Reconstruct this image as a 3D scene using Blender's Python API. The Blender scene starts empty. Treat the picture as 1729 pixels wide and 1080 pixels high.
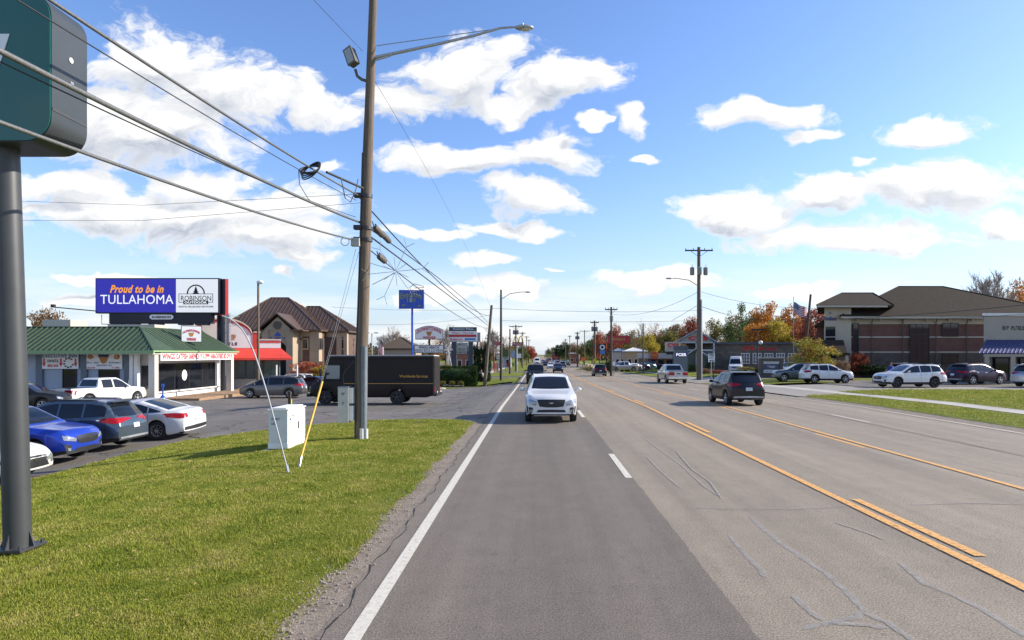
import bpy, bmesh, math, random
import numpy as np
from mathutils import Vector, Matrix
from mathutils.bvhtree import BVHTree
R = math.radians
random.seed(7)
rng = np.random.default_rng(7)
scn = bpy.context.scene
COL = scn.collection

# ------------------------------------------------------------------ camera
F, CX, HY, CH = 1070.0, 905.0, 597.0, 2.5          # focal in px of a 1729 wide picture, vanishing point, eye height
cam_d = bpy.data.cameras.new("camera"); cam = bpy.data.objects.new("camera", cam_d); COL.objects.link(cam)
scn.camera = cam
cam.location = (0, 0, CH); cam.rotation_euler = (R(90), 0, 0)
cam_d.sensor_fit = 'HORIZONTAL'; cam_d.sensor_width = 36.0
cam_d.lens = 36.0 * F / 1729
cam_d.shift_x = (864.5 - CX) / 1729
cam_d.shift_y = (HY - 540) / 1729
cam_d.clip_start = 0.1; cam_d.clip_end = 6000
scn.view_settings.view_transform = 'Standard'; scn.view_settings.look = 'None'
scn.view_settings.gamma = 1; scn.view_settings.exposure = 0.70

# ------------------------------------------------------------------ sun and sky
SUN_AZ = R(80)      # from +Y towards +X
SUN_EL = R(29)
sd = Vector((math.sin(SUN_AZ) * math.cos(SUN_EL), math.cos(SUN_AZ) * math.cos(SUN_EL), math.sin(SUN_EL)))
sun_d = bpy.data.lights.new("sun", 'SUN'); sun = bpy.data.objects.new("sun", sun_d); COL.objects.link(sun)
sun_d.energy = 4.6; sun_d.angle = R(0.5); sun_d.color = (1.0, 0.92, 0.79)
sun.rotation_euler = sd.to_track_quat('Z', 'Y').to_euler()

world = bpy.data.worlds.new("World"); scn.world = world; world.use_nodes = True
def build_sky():
    nt = world.node_tree; nt.nodes.clear(); N = nt.nodes; Lk = nt.links.new
    def M(op, a, b=None, c=None, clamp=False):
        n = N.new('ShaderNodeMath'); n.operation = op; n.use_clamp = clamp
        for i, v in enumerate((a, b, c)):
            if v is None: continue
            if isinstance(v, (int, float)): n.inputs[i].default_value = v
            else: Lk(v, n.inputs[i])
        return n.outputs[0]
    def V(op, a, b=None):
        n = N.new('ShaderNodeVectorMath'); n.operation = op
        for i, v in enumerate((a, b)):
            if v is None: continue
            if isinstance(v, tuple): n.inputs[i].default_value = v
            else: Lk(v, n.inputs[i])
        return n.outputs['Value'] if op == 'LENGTH' else n.outputs[0]
    out = N.new('ShaderNodeOutputWorld'); bg = N.new('ShaderNodeBackground'); bg.inputs[1].default_value = 0.11
    Lk(bg.outputs[0], out.inputs[0])
    sky = N.new('ShaderNodeTexSky'); sky.sky_type = 'NISHITA'; sky.sun_disc = False
    sky.sun_elevation = SUN_EL; sky.sun_rotation = SUN_AZ; sky.air_density = 1.0; sky.dust_density = 0.6; sky.ozone_density = 1.6
    tc = N.new('ShaderNodeTexCoord'); sep = N.new('ShaderNodeSeparateXYZ'); Lk(tc.outputs['Generated'], sep.inputs[0])
    X, Y, Z = sep.outputs
    ay = M('MAXIMUM', M('ABSOLUTE', Y), 0.12)
    u = M('DIVIDE', X, ay); v = M('DIVIDE', Z, ay)
    cmb = N.new('ShaderNodeCombineXYZ'); Lk(u, cmb.inputs[0]); Lk(v, cmb.inputs[1]); uv = cmb.outputs[0]
    # warp for ragged outlines
    def noise(scale, detail, rough, vec, sc=(1, 1, 1), off=(0, 0, 0)):
        mp = N.new('ShaderNodeMapping'); mp.inputs['Scale'].default_value = sc; mp.inputs['Location'].default_value = off
        Lk(vec, mp.inputs[0])
        n = N.new('ShaderNodeTexNoise'); n.inputs['Scale'].default_value = scale; n.inputs['Detail'].default_value = detail
        n.inputs['Roughness'].default_value = rough; Lk(mp.outputs[0], n.inputs['Vector']); return n
    w = noise(5.5, 4, 0.55, uv, (1, 1.6, 1))
    wv = V('MULTIPLY', V('SUBTRACT', w.outputs['Color'], (0.5, 0.5, 0.5)), (0.20, 0.11, 0))
    uvw = V('ADD', uv, wv)
    blobs = [(250, 105, 120, 62), (390, 150, 150, 62), (545, 172, 85, 34), (250, 225, 165, 62), (160, 200, 110, 80),
             (330, 300, 120, 30), (300, 355, 320, 52), (110, 312, 130, 30), (450, 395, 170, 45), (520, 440, 70, 20), (560, 277, 42, 16), (700, 395, 90, 14),
             (690, 160, 60, 42), (790, 125, 120, 62), (940, 140, 110, 44), (860, 178, 110, 22), (1060, 195, 38, 30), (1080, 262, 40, 10),
             (800, 262, 150, 32), (930, 250, 100, 38), (895, 338, 105, 34), (850, 382, 90, 13), (920, 392, 50, 12),
             (825, 438, 62, 16), (870, 490, 75, 17), (760, 505, 80, 14), (940, 462, 20, 6), (990, 205, 25, 10),
             (1290, 195, 84, 28), (1350, 228, 50, 15), (1575, 220, 118, 24), (1460, 280, 30, 11),
             (1250, 352, 125, 44), (1400, 330, 120, 34), (1580, 320, 170, 52), (1430, 405, 190, 30), (1705, 372, 60, 34),
             (1110, 478, 100, 24), (1330, 490, 90, 15), (180, 463, 90, 10), (470, 468, 40, 9), (150, 505, 110, 18), (1540, 420, 80, 20),
             (60, 350, 60, 20), (2100, 300, 200, 60), (2500, 150, 220, 80), (-350, 200, 250, 80), (-700, 400, 300, 60)]
    def field(uvw):
        d = None
        for (cx, cy, rx, ry) in blobs:
            c = ((cx - CX) / F, (HY - cy) / F, 0); s = (F / rx, F / ry, 0)
            q = M('SUBTRACT', 1.0, V('LENGTH', V('MULTIPLY', V('SUBTRACT', uvw, c), s)))
            d = q if d is None else M('MAXIMUM', d, q)
        n1 = noise(12, 10, 0.66, uvw, (1, 1.6, 1)); n2 = noise(4, 3, 0.5, uvw, (1, 2.2, 1), (3, 1, 0))
        f = M('ADD', d, M('MULTIPLY', M('SUBTRACT', n1.outputs[0], 0.47), 2.0))
        return M('ADD', f, M('MULTIPLY', M('SUBTRACT', n2.outputs[0], 0.5), 0.6))
    fld = field(uvw); fld2 = field(V('ADD', uvw, (0.012, 0.030, 0)))
    mr = N.new('ShaderNodeMapRange'); mr.interpolation_type = 'SMOOTHSTEP'
    Lk(fld, mr.inputs[0]); mr.inputs[1].default_value = -0.02; mr.inputs[2].default_value = 0.42
    # wispy low bank close to the horizon
    n3 = noise(3.2, 6, 0.6, uv, (1, 7, 1), (1.7, 0, 0))
    band = M('MULTIPLY', M('SUBTRACT', 1.0, M('ABSOLUTE', M('DIVIDE', M('SUBTRACT', v, 0.035), 0.12))), 1.0, clamp=True)
    lowc = M('MULTIPLY', M('MULTIPLY', M('SUBTRACT', n3.outputs[0], 0.40), 5.0, clamp=True), band)
    cov = M('MAXIMUM', M('MULTIPLY', mr.outputs[0], 0.97), M('MULTIPLY', lowc, 0.8))
    cov = M('MULTIPLY', cov, M('MULTIPLY', M('ADD', Z, 0.01), 60.0, clamp=True))
    # density shading: thick parts lower down go grey
    thick = M('MULTIPLY_ADD', M('SUBTRACT', fld2, fld), 1.1, 0.42, clamp=True)
    thick = M('MULTIPLY', thick, M('MULTIPLY', fld, 1.6, clamp=True))
    cc = N.new('ShaderNodeMix'); cc.data_type = 'RGBA'; Lk(thick, cc.inputs[0])
    cc.inputs[6].default_value = (6.2, 6.15, 6.0, 1); cc.inputs[7].default_value = (2.7, 3.0, 3.6, 1)
    # richer blue than the raw atmosphere gives through this exposure
    hs = N.new('ShaderNodeHueSaturation'); hs.inputs['Saturation'].default_value = 1.08; hs.inputs['Value'].default_value = 1.0; Lk(sky.outputs[0], hs.inputs['Color'])
    tn = N.new('ShaderNodeMix'); tn.data_type = 'RGBA'; tn.blend_type = 'MULTIPLY'; tn.inputs[0].default_value = 1; Lk(hs.outputs[0], tn.inputs[6]); tn.inputs[7].default_value = (1.06, 1.14, 1.40, 1)
    hz = M('SUBTRACT', 1.0, M('MULTIPLY', Z, 3.2), clamp=True); hz = M('MULTIPLY', M('POWER', hz, 2.0), .92)
    th = N.new('ShaderNodeMix'); th.data_type = 'RGBA'; Lk(hz, th.inputs[0]); Lk(tn.outputs[2], th.inputs[6]); th.inputs[7].default_value = (3.5, 4.1, 4.8, 1)
    mx = N.new('ShaderNodeMix'); mx.data_type = 'RGBA'; Lk(cov, mx.inputs[0]); Lk(th.outputs[2], mx.inputs[6]); Lk(cc.outputs[2], mx.inputs[7])
    Lk(mx.outputs[2], bg.inputs[0])
build_sky()

# ------------------------------------------------------------------ helpers
def sm(a, b, x):
    t = max(0.0, min(1.0, (x - a) / (b - a))); return t * t * (3 - 2 * t)
KY = [-60, -20] + list(range(0, 31, 5)) + list(range(35, 121, 5)) + [130, 145, 160, 180, 200, 230, 260, 300, 350, 400, 500, 650, 850, 1200, 2000]
KZ = [0 if y < 30 else -1.9 * (1 - math.exp(-(y - 30) / 130)) for y in KY]
def zr(Y): return float(np.interp(Y, KY, KZ))
def G(X, Y):
    z = zr(Y)
    if X < -2:
        k = sm(23, 30, Y); z -= (0.75 * sm(5, 15, -X) * (1 - k) + (0.44 * sm(2.2, 6.2, -X) + .31 * sm(14, 19, -X)) * k) * (1 - sm(62, 100, Y))
    if X > 16: z += 0.22 * sm(16, 24, X)
    return z
def wx(px, Y): return (px - CX) * Y / F
def wz(py, Y): return CH - (py - HY) * Y / F
def gp(px, py, z=None):                  # ground point under a picture point of the photograph
    Y = 30
    for _ in range(30):
        zz = G(wx(px, Y), Y) if z is None else z
        Y = 0.5 * Y + 0.5 * F * (CH - zz) / max(2.0, py - HY)
    return Vector((wx(px, Y), Y, G(wx(px, Y), Y)))

class MB:
    def __init__(s): s.v = []; s.f = []; s.m = []; s.cur = 0; s.T = None
    def av(s, p):
        p = Vector(p)
        if s.T is not None: p = s.T @ p
        s.v.append(tuple(p)); return len(s.v) - 1
    def af(s, *idx): s.f.append(tuple(idx)); s.m.append(s.cur)
    def box(s, x0, x1, y0, y1, z0, z1):
        i = [s.av((x, y, z)) for z in (z0, z1) for y in (y0, y1) for x in (x0, x1)]
        for q in ((0, 2, 3, 1), (4, 5, 7, 6), (0, 1, 5, 4), (2, 6, 7, 3), (0, 4, 6, 2), (1, 3, 7, 5)): s.af(*[i[k] for k in q])
        return s
    def cyl(s, p0, p1, r0, r1=None, n=10, cap=True):
        r1 = r0 if r1 is None else r1
        p0 = Vector(p0); p1 = Vector(p1); d = (p1 - p0).normalized()
        a = d.orthogonal().normalized(); b = d.cross(a)
        A = []; B = []
        for k in range(n):
            t = 2 * math.pi * k / n; o = a * math.cos(t) + b * math.sin(t)
            A.append(s.av(p0 + o * r0)); B.append(s.av(p1 + o * r1))
        for k in range(n): s.af(A[k], A[(k + 1) % n], B[(k + 1) % n], B[k])
        if cap: s.af(*A[::-1]); s.af(*B)
        return s
    def tube(s, pts, r, n=6):
        pts = [Vector(p) for p in pts]; rs = r if isinstance(r, (list, tuple)) else [r] * len(pts)
        rings = []; a = None
        for i, p in enumerate(pts):
            d = (pts[min(i + 1, len(pts) - 1)] - pts[max(i - 1, 0)]).normalized()
            if a is None: a = d.orthogonal().normalized()
            else: a = (a - d * a.dot(d)).normalized()
            b = d.cross(a)
            rings.append([s.av(p + (a * math.cos(2 * math.pi * k / n) + b * math.sin(2 * math.pi * k / n)) * rs[i]) for k in range(n)])
        for A, B in zip(rings, rings[1:]):
            for k in range(n): s.af(A[k], A[(k + 1) % n], B[(k + 1) % n], B[k])
        s.af(*rings[0][::-1]); s.af(*rings[-1]); return s
    def prism(s, pts, d):                # closed polygon pts (3d) pushed by vector d
        d = Vector(d); n = len(pts)
        A = [s.av(p) for p in pts]; B = [s.av(Vector(p) + d) for p in pts]
        s.af(*A); s.af(*B[::-1])
        for k in range(n): s.af(A[k], B[k], B[(k + 1) % n], A[(k + 1) % n])
        return s
    def quad(s, *p): s.af(*[s.av(q) for q in p]); return s
    def lathe(s, prof, c, axis='z', n=16, cap=True):
        c = Vector(c); rings = []
        for (r, h) in prof:
            ring = []
            for k in range(n):
                t = 2 * math.pi * k / n; a, b = r * math.cos(t), r * math.sin(t)
                o = {'z': (a, b, h), 'y': (a, h, b), 'x': (h, a, b)}[axis]
                ring.append(s.av(c + Vector(o)))
            rings.append(ring)
        for A, B in zip(rings, rings[1:]):
            for k in range(n): s.af(A[k], A[(k + 1) % n], B[(k + 1) % n], B[k])
        if cap: s.af(*rings[0][::-1]); s.af(*rings[-1])
        return s
    def ball(s, c, rx, ry, rz, n=10, m=6, jit=0, seed=0):
        rr = random.Random(seed); c = Vector(c); rings = []
        for i in range(1, m):
            ph = math.pi * i / m; ring = []
            for k in range(n):
                t = 2 * math.pi * k / n; j = 1 + rr.uniform(-jit, jit)
                ring.append(s.av(c + Vector((rx * math.sin(ph) * math.cos(t) * j, ry * math.sin(ph) * math.sin(t) * j, rz * math.cos(ph) * j))))
            rings.append(ring)
        t0 = s.av(c + Vector((0, 0, rz))); b0 = s.av(c - Vector((0, 0, rz)))
        for k in range(n): s.af(t0, rings[0][k], rings[0][(k + 1) % n]); s.af(b0, rings[-1][(k + 1) % n], rings[-1][k])
        for A, B in zip(rings, rings[1:]):
            for k in range(n): s.af(A[k], B[k], B[(k + 1) % n], A[(k + 1) % n])
        return s
    def add(s, verts, faces):
        o = len(s.v)
        for p in verts: s.av(p)
        for f in faces: s.af(*[o + k for k in f])
        return s
    def mesh(s, name, mats, smooth=None, fix=True):
        me = bpy.data.meshes.new(name); me.from_pydata(s.v, [], s.f)
        for m in (mats if isinstance(mats, (list, tuple)) else [mats]): me.materials.append(m)
        me.polygons.foreach_set('material_index', s.m)
        if fix:
            bm = bmesh.new(); bm.from_mesh(me); bmesh.ops.recalc_face_normals(bm, faces=bm.faces); bm.to_mesh(me); bm.free()
        if smooth is not None:
            me.polygons.foreach_set('use_smooth', [True] * len(me.polygons)); me.set_sharp_from_angle(angle=R(smooth))
        me.update(); return me
def link(name, data, parent=None):
    o = bpy.data.objects.new(name, data); COL.objects.link(o)
    if parent is not None: o.parent = parent
    return o
def obj(name, mb, mat, parent=None, smooth=None, fix=True):
    return link(name, mb.mesh(name, mat, smooth, fix), parent)
def tag(o, label, cat, group=None, kind=None):
    o['label'] = label; o['category'] = cat
    if group: o['group'] = group
    if kind: o['kind'] = kind
    return o
def thing(name, label, cat, loc=(0, 0, 0), rz=0, group=None):
    o = bpy.data.objects.new(name, None); COL.objects.link(o); o.empty_display_size = 0.2
    o.location = loc; o.rotation_euler = (0, 0, rz); tag(o, label, cat, group); return o
def struct(name, mb, mat, smooth=None, fix=False):
    o = obj(name, mb, mat, None, smooth, fix); o['kind'] = 'structure'; return o
def copy_tree(o, parent=None):
    c = o.copy(); COL.objects.link(c)
    if parent is not None: c.parent = parent
    for ch in list(o.children): copy_tree(ch, c)
    return c
_tc = {}
def text_geo(s, bold=0.0, shear=0.0, ext=0.0, spacing=1.0):
    k = (s, bold, shear, ext, spacing)
    if k in _tc: return _tc[k]
    cu = bpy.data.curves.new('t', 'FONT'); cu.body = s; cu.offset = 0 if 'M' in s else bold; cu.shear = shear; cu.extrude = ext; cu.resolution_u = 3; cu.space_character = 1 + bold * 3
    o = bpy.data.objects.new('t', cu); me = bpy.data.meshes.new_from_object(o)
    vs = [tuple(v.co) for v in me.vertices]; fs = [tuple(p.vertices) for p in me.polygons]
    bpy.data.objects.remove(o); bpy.data.meshes.remove(me); bpy.data.curves.remove(cu)
    _tc[k] = (vs, fs); return _tc[k]
def put_text(mb, s, x0, x1, z0, z1, y, bold=0.02, shear=0.0, ext=0.03, arc=0.0):
    """lettering filling x0..x1 / z0..z1 on a plane facing -Y at depth y (mb.T may turn it)"""
    vs, fs = text_geo(s, bold, shear, ext)
    if not vs: return mb
    ax = min(v[0] for v in vs); bx = max(v[0] for v in vs); az = min(v[1] for v in vs); bz = max(v[1] for v in vs)
    out = []
    for (a, b, c) in vs:
        X = x0 + (a - ax) / (bx - ax) * (x1 - x0); Zc = z0 + (b - az) / (bz - az) * (z1 - z0)
        t = (X - (x0 + x1) / 2) / ((x1 - x0) / 2); Zc -= arc * t * t
        out.append((X, y - (0.006 if c > 0 else -0.001), Zc))
    return mb.add(out, fs)
def scrib(mb, x0, x1, z0, z1, y, n, seed=0):
    """lettering too small to read: a row of separate letter-like marks"""
    r = random.Random(seed); w = (x1 - x0) / n; h = z1 - z0
    for k in range(n):
        if r.random() < 0.12: continue
        a = x0 + k * w; b = a + w * 0.72; t = w * 0.24
        mb.box(a, a + t, y - .005, y, z0, z1)
        z = z0 + h * r.choice((0.0, 0.4, 0.8)); mb.box(a + t, b, y - .005, y, z, z + h * .2)
        if r.random() < .6: mb.box(b - t, b, y - .005, y, z0 if r.random() < .5 else z0 + h * .4, z1)
    return mb

# ------------------------------------------------------------------ materials
_mc = {}
def mat(name, col, rough=0.6, metal=0.0, var=0.0, vscale=3.0, bump=0.0, bscale=40.0, coat=0.0, spec=0.5, emit=None, alt=None, island=False, stretch=(1, 1, 1)):
    if name in _mc: return _mc[name]
    m = bpy.data.materials.new(name); m.use_nodes = True; nt = m.node_tree; N = nt.nodes; Lk = nt.links.new
    p = N['Principled BSDF']; p.inputs['Roughness'].default_value = rough; p.inputs['Metallic'].default_value = metal
    p.inputs['Specular IOR Level'].default_value = spec; p.inputs['Coat Weight'].default_value = coat; p.inputs['Coat Roughness'].default_value = 0.05
    c = (*col, 1); p.inputs['Base Color'].default_value = c
    if var or bump or alt:
        tc = N.new('ShaderNodeTexCoord'); mp = N.new('ShaderNodeMapping'); mp.inputs['Scale'].default_value = stretch; Lk(tc.outputs['Object'], mp.inputs[0])
    if var or alt:
        n = N.new('ShaderNodeTexNoise'); n.inputs['Scale'].default_value = vscale; n.inputs['Detail'].default_value = 6; n.inputs['Roughness'].default_value = .65; Lk(mp.outputs[0], n.inputs['Vector'])
        cr = N.new('ShaderNodeValToRGB'); cr.color_ramp.elements[0].position = .32; cr.color_ramp.elements[1].position = .68
        a = alt if alt else tuple(x * (1 + var) for x in col)
        cr.color_ramp.elements[0].color = (*[x * (1 - var) for x in col], 1); cr.color_ramp.elements[1].color = (*a, 1)
        if island:
            g = N.new('ShaderNodeNewGeometry'); ad = N.new('ShaderNodeMath'); ad.operation = 'MULTIPLY_ADD'; Lk(g.outputs['Random Per Island'], ad.inputs[0]); ad.inputs[1].default_value = .5
            sb = N.new('ShaderNodeMath'); sb.operation = 'SUBTRACT'; Lk(n.outputs[0], sb.inputs[0]); sb.inputs[1].default_value = .25; Lk(sb.outputs[0], ad.inputs[2])
            Lk(ad.outputs[0], cr.inputs[0])
        else: Lk(n.outputs[0], cr.inputs[0])
        Lk(cr.outputs[0], p.inputs['Base Color'])
    if bump:
        n2 = N.new('ShaderNodeTexNoise'); n2.inputs['Scale'].default_value = bscale; n2.inputs['Detail'].default_value = 4; Lk(mp.outputs[0], n2.inputs['Vector'])
        b = N.new('ShaderNodeBump'); b.inputs['Strength'].default_value = bump; b.inputs['Distance'].default_value = .02; Lk(n2.outputs[0], b.inputs['Height']); Lk(b.outputs[0], p.inputs['Normal'])
    if emit: p.inputs['Emission Color'].default_value = (*col, 1); p.inputs['Emission Strength'].default_value = emit
    _mc[name] = m; return m
def worn(m, thr=.42, scale=9, soft=.12):
    nt = m.node_tree; N = nt.nodes; Lk = nt.links.new; p = N['Principled BSDF']; tc = N.new('ShaderNodeTexCoord'); n = N.new('ShaderNodeTexNoise'); n.inputs['Scale'].default_value = scale; n.inputs['Detail'].default_value = 8; n.inputs['Roughness'].default_value = .8; Lk(tc.outputs['Object'], n.inputs['Vector'])
    r = N.new('ShaderNodeMapRange'); Lk(n.outputs[0], r.inputs[0]); r.inputs[1].default_value = thr - soft; r.inputs[2].default_value = thr + soft; Lk(r.outputs[0], p.inputs['Alpha']); return m
def brick_mat(name, c1, c2, mortar, scale=1.0, bw=.5, rh=.25):
    if name in _mc: return _mc[name]
    m = bpy.data.materials.new(name); m.use_nodes = True; nt = m.node_tree; N = nt.nodes; Lk = nt.links.new; p = N['Principled BSDF']
    p.inputs['Roughness'].default_value = .85
    tc = N.new('ShaderNodeTexCoord'); sx = N.new('ShaderNodeSeparateXYZ'); Lk(tc.outputs['Object'], sx.inputs[0])
    ad = N.new('ShaderNodeMath'); Lk(sx.outputs[0], ad.inputs[0]); Lk(sx.outputs[1], ad.inputs[1])
    cb = N.new('ShaderNodeCombineXYZ'); Lk(ad.outputs[0], cb.inputs[0]); Lk(sx.outputs[2], cb.inputs[1])
    b = N.new('ShaderNodeTexBrick'); b.inputs['Scale'].default_value = scale; b.inputs['Color1'].default_value = (*c1, 1); b.inputs['Color2'].default_value = (*c2, 1); b.inputs['Mortar'].default_value = (*mortar, 1)
    b.inputs['Brick Width'].default_value = bw; b.inputs['Row Height'].default_value = rh; b.inputs['Mortar Size'].default_value = .02; Lk(cb.outputs[0], b.inputs['Vector'])
    n = N.new('ShaderNodeTexNoise'); n.inputs['Scale'].default_value = .8; n.inputs['Detail'].default_value = 5; Lk(tc.outputs['Object'], n.inputs['Vector'])
    mx = N.new('ShaderNodeMix'); mx.data_type = 'RGBA'; mx.blend_type = 'MULTIPLY'; mx.inputs[0].default_value = .5; Lk(b.outputs[0], mx.inputs[6]); Lk(n.outputs[0], mx.inputs[7])
    Lk(mx.outputs[2], p.inputs['Base Color']); _mc[name] = m; return m

def ground_mat(name, kind):
    m = bpy.data.materials.new(name); m.use_nodes = True; nt = m.node_tree; N = nt.nodes; Lk = nt.links.new; p = N['Principled BSDF']
    tc = N.new('ShaderNodeTexCoord'); P = tc.outputs['Object']
    def noise(scale, detail=4, rough=.6, st=None):
        v = P
        if st: mp = N.new('ShaderNodeMapping'); mp.inputs['Scale'].default_value = st; Lk(P, mp.inputs[0]); v = mp.outputs[0]
        n = N.new('ShaderNodeTexNoise'); n.inputs['Scale'].default_value = scale; n.inputs['Detail'].default_value = detail; n.inputs['Roughness'].default_value = rough; Lk(v, n.inputs['Vector']); return n.outputs[0]
    def ramp(fac, stops):
        cr = N.new('ShaderNodeValToRGB'); e = cr.color_ramp.elements
        e[0].position, e[0].color = stops[0][0], (*stops[0][1], 1); e[1].position, e[1].color = stops[-1][0], (*stops[-1][1], 1)
        for q, c in stops[1:-1]: k = e.new(q); k.color = (*c, 1)
        Lk(fac, cr.inputs[0]); return cr.outputs[0]
    def mix(f, a, b, mode='MIX'):
        x = N.new('ShaderNodeMix'); x.data_type = 'RGBA'; x.blend_type = mode
        for s, v in ((0, f), (6, a), (7, b)):
            if isinstance(v, (int, float)): x.inputs[s].default_value = v
            elif isinstance(v, tuple): x.inputs[s].default_value = (*v, 1)
            else: Lk(v, x.inputs[s])
        return x.outputs[2]
    def bump(h, st, dist=.01):
        b = N.new('ShaderNodeBump'); b.inputs['Strength'].default_value = st; b.inputs['Distance'].default_value = dist; Lk(h, b.inputs['Height']); Lk(b.outputs[0], p.inputs['Normal'])
    p.inputs['Roughness'].default_value = .9
    if kind == 'grass':
        big = ramp(noise(.28, 4, .7), [(.3, (.12, .155, .018)), (.5, (.165, .19, .026)), (.7, (.21, .20, .045))])
        mid = ramp(noise(3.5, 5, .7), [(.3, (.55, .6, .5)), (.7, (1.25, 1.2, 1.2))])
        c = mix(1.0, big, mid, 'MULTIPLY'); c = mix(1.0, c, ramp(noise(38, 4, .8), [(.3, (.35, .4, .3)), (.62, (1.45, 1.4, 1.3))]), 'MULTIPLY')
        Lk(c, p.inputs['Base Color']); bump(noise(45, 4, .8), .9, .04); p.inputs['Specular IOR Level'].default_value = .15
    elif kind in ('road', 'lot', 'conc', 'gravel'):
        sp = noise(52, 4, .95); base = ramp(sp, [(.34, (.22, .22, .23)), (.5, (.82, .81, .79)), (.66, (1.9, 1.85, 1.75))])
        if kind == 'road':
            sx = N.new('ShaderNodeSeparateXYZ'); Lk(P, sx.inputs[0])
            wob = N.new('ShaderNodeMath'); wob.operation = 'MULTIPLY_ADD'; Lk(noise(2.2, 4), wob.inputs[0]); wob.inputs[1].default_value = .08; Lk(sx.outputs[0], wob.inputs[2])
            gt = N.new('ShaderNodeMath'); gt.operation = 'GREATER_THAN'; Lk(wob.outputs[0], gt.inputs[0]); gt.inputs[1].default_value = 2.0
            col = mix(gt.outputs[0], (.170, .146, .124), (.268, .228, .180))
            col = mix(1.0, col, ramp(noise(.55, 5, .65, (1, .12, 1)), [(.3, (.86, .86, .87)), (.7, (1.12, 1.11, 1.08))]), 'MULTIPLY')
            col = mix(1.0, col, ramp(noise(1.3, 3, .6, (1, .008, 1)), [(.35, (.87, .865, .86)), (.65, (1.10, 1.10, 1.09))]), 'MULTIPLY'); col = mix(1.0, col, ramp(noise(7, 4, .75), [(.28, (.72, .72, .72)), (.42, (1, 1, 1)), (.8, (1.06, 1.06, 1.05))]), 'MULTIPLY')
            col = mix(1.0, col, ramp(noise(1.6, 5, .7), [(.3, (.9, .9, .9)), (.7, (1.08, 1.08, 1.08))]), 'MULTIPLY')
        elif kind == 'lot':
            col = ramp(noise(.35, 6, .7), [(.3, (.13, .12, .108)), (.5, (.165, .15, .135)), (.7, (.205, .19, .17))])
            vo = N.new('ShaderNodeTexVoronoi'); vo.feature = 'DISTANCE_TO_EDGE'; vo.inputs['Scale'].default_value = .33
            mp = N.new('ShaderNodeMapping'); Lk(P, mp.inputs[0])
            wn = N.new('ShaderNodeTexNoise'); wn.inputs['Scale'].default_value = 1.2; wn.inputs['Detail'].default_value = 5; Lk(P, wn.inputs['Vector'])
            va = N.new('ShaderNodeVectorMath'); va.operation = 'MULTIPLY_ADD'; Lk(wn.outputs['Color'], va.inputs[0]); va.inputs[1].default_value = (1.3, 1.3, 0); Lk(mp.outputs[0], va.inputs[2]); Lk(va.outputs[0], vo.inputs['Vector'])
            lt = N.new('ShaderNodeMath'); lt.operation = 'LESS_THAN'; Lk(vo.outputs['Distance'], lt.inputs[0]); lt.inputs[1].default_value = .012
            col = mix(lt.outputs[0], col, (.055, .05, .045))
        elif kind == 'gravel':
            col = ramp(noise(3, 5, .7), [(.3, (.17, .135, .10)), (.7, (.30, .25, .20))])
        else:
            col = ramp(noise(.5, 5, .6), [(.3, (.36, .33, .28)), (.7, (.50, .46, .40))])
            base = ramp(sp, [(.3, (.85, .85, .85)), (.7, (1.12, 1.12, 1.1))])
        c = mix(1.0, col, base, 'MULTIPLY'); Lk(c, p.inputs['Base Color']); bump(sp, .55 if kind != 'conc' else .15, .008)
        p.inputs['Roughness'].default_value = .82; p.inputs['Specular IOR Level'].default_value = .35
    return m
M_GRASS = ground_mat('grass_soil', 'grass'); M_ROAD = ground_mat('asphalt_road', 'road'); M_LOT = ground_mat('asphalt_lot', 'lot'); M_CONC = ground_mat('concrete_slab', 'conc'); M_GRAV = ground_mat('gravel_shoulder', 'gravel')
M_WHITEL = worn(mat('road_paint_white', (.56, .52, .43), .8, var=.14, vscale=30), .36, 14, .10); M_YELL = worn(mat('road_paint_yellow', (.66, .34, .10), .8, var=.2, vscale=26), .38, 16, .14)
M_SEAL = worn(mat('crack_sealant', (.31, .285, .255), .8, var=.12, vscale=20), .44, 6, .25)
M_GLASS = mat('dark_glass', (.010, .012, .016), .05, spec=.5, coat=0); M_BLACK = mat('black_plastic', (.015, .015, .017), .5)
M_TYRE = mat('tyre_rubber', (.02, .02, .02), .85); M_RIM = mat('alloy_rim', (.55, .56, .58), .3, .8); M_DRIM = mat('dark_rim', (.06, .06, .065), .35, .7)
M_CHROME = mat('chrome', (.75, .76, .78), .12, 1); M_LENS = mat('head_lens', (.30, .32, .35), .08, .3, coat=1); M_TAIL = mat('tail_lens', (.33, .004, .008), .2, spec=.3, coat=.3)
M_PLATE = mat('plate', (.55, .57, .6), .4); M_WOOD = mat('weathered_wood', (.17, .135, .10), .9, var=.4, vscale=5, bump=.6, bscale=14, stretch=(6, 6, .35))
M_GALV = mat('galvanised', (.42, .44, .46), .45, .6, var=.12, vscale=8); M_WIRE = mat('cable_sheath', (.03, .03, .033), .55); M_WIREG = mat('cable_strand', (.16, .16, .155), .5, .4, var=.3, vscale=40)
M_WHITE = mat('white_paint', (.78, .77, .74), .5, var=.05, vscale=4); M_BRASS = mat('amber_lens', (.6, .22, .03), .3)

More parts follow.
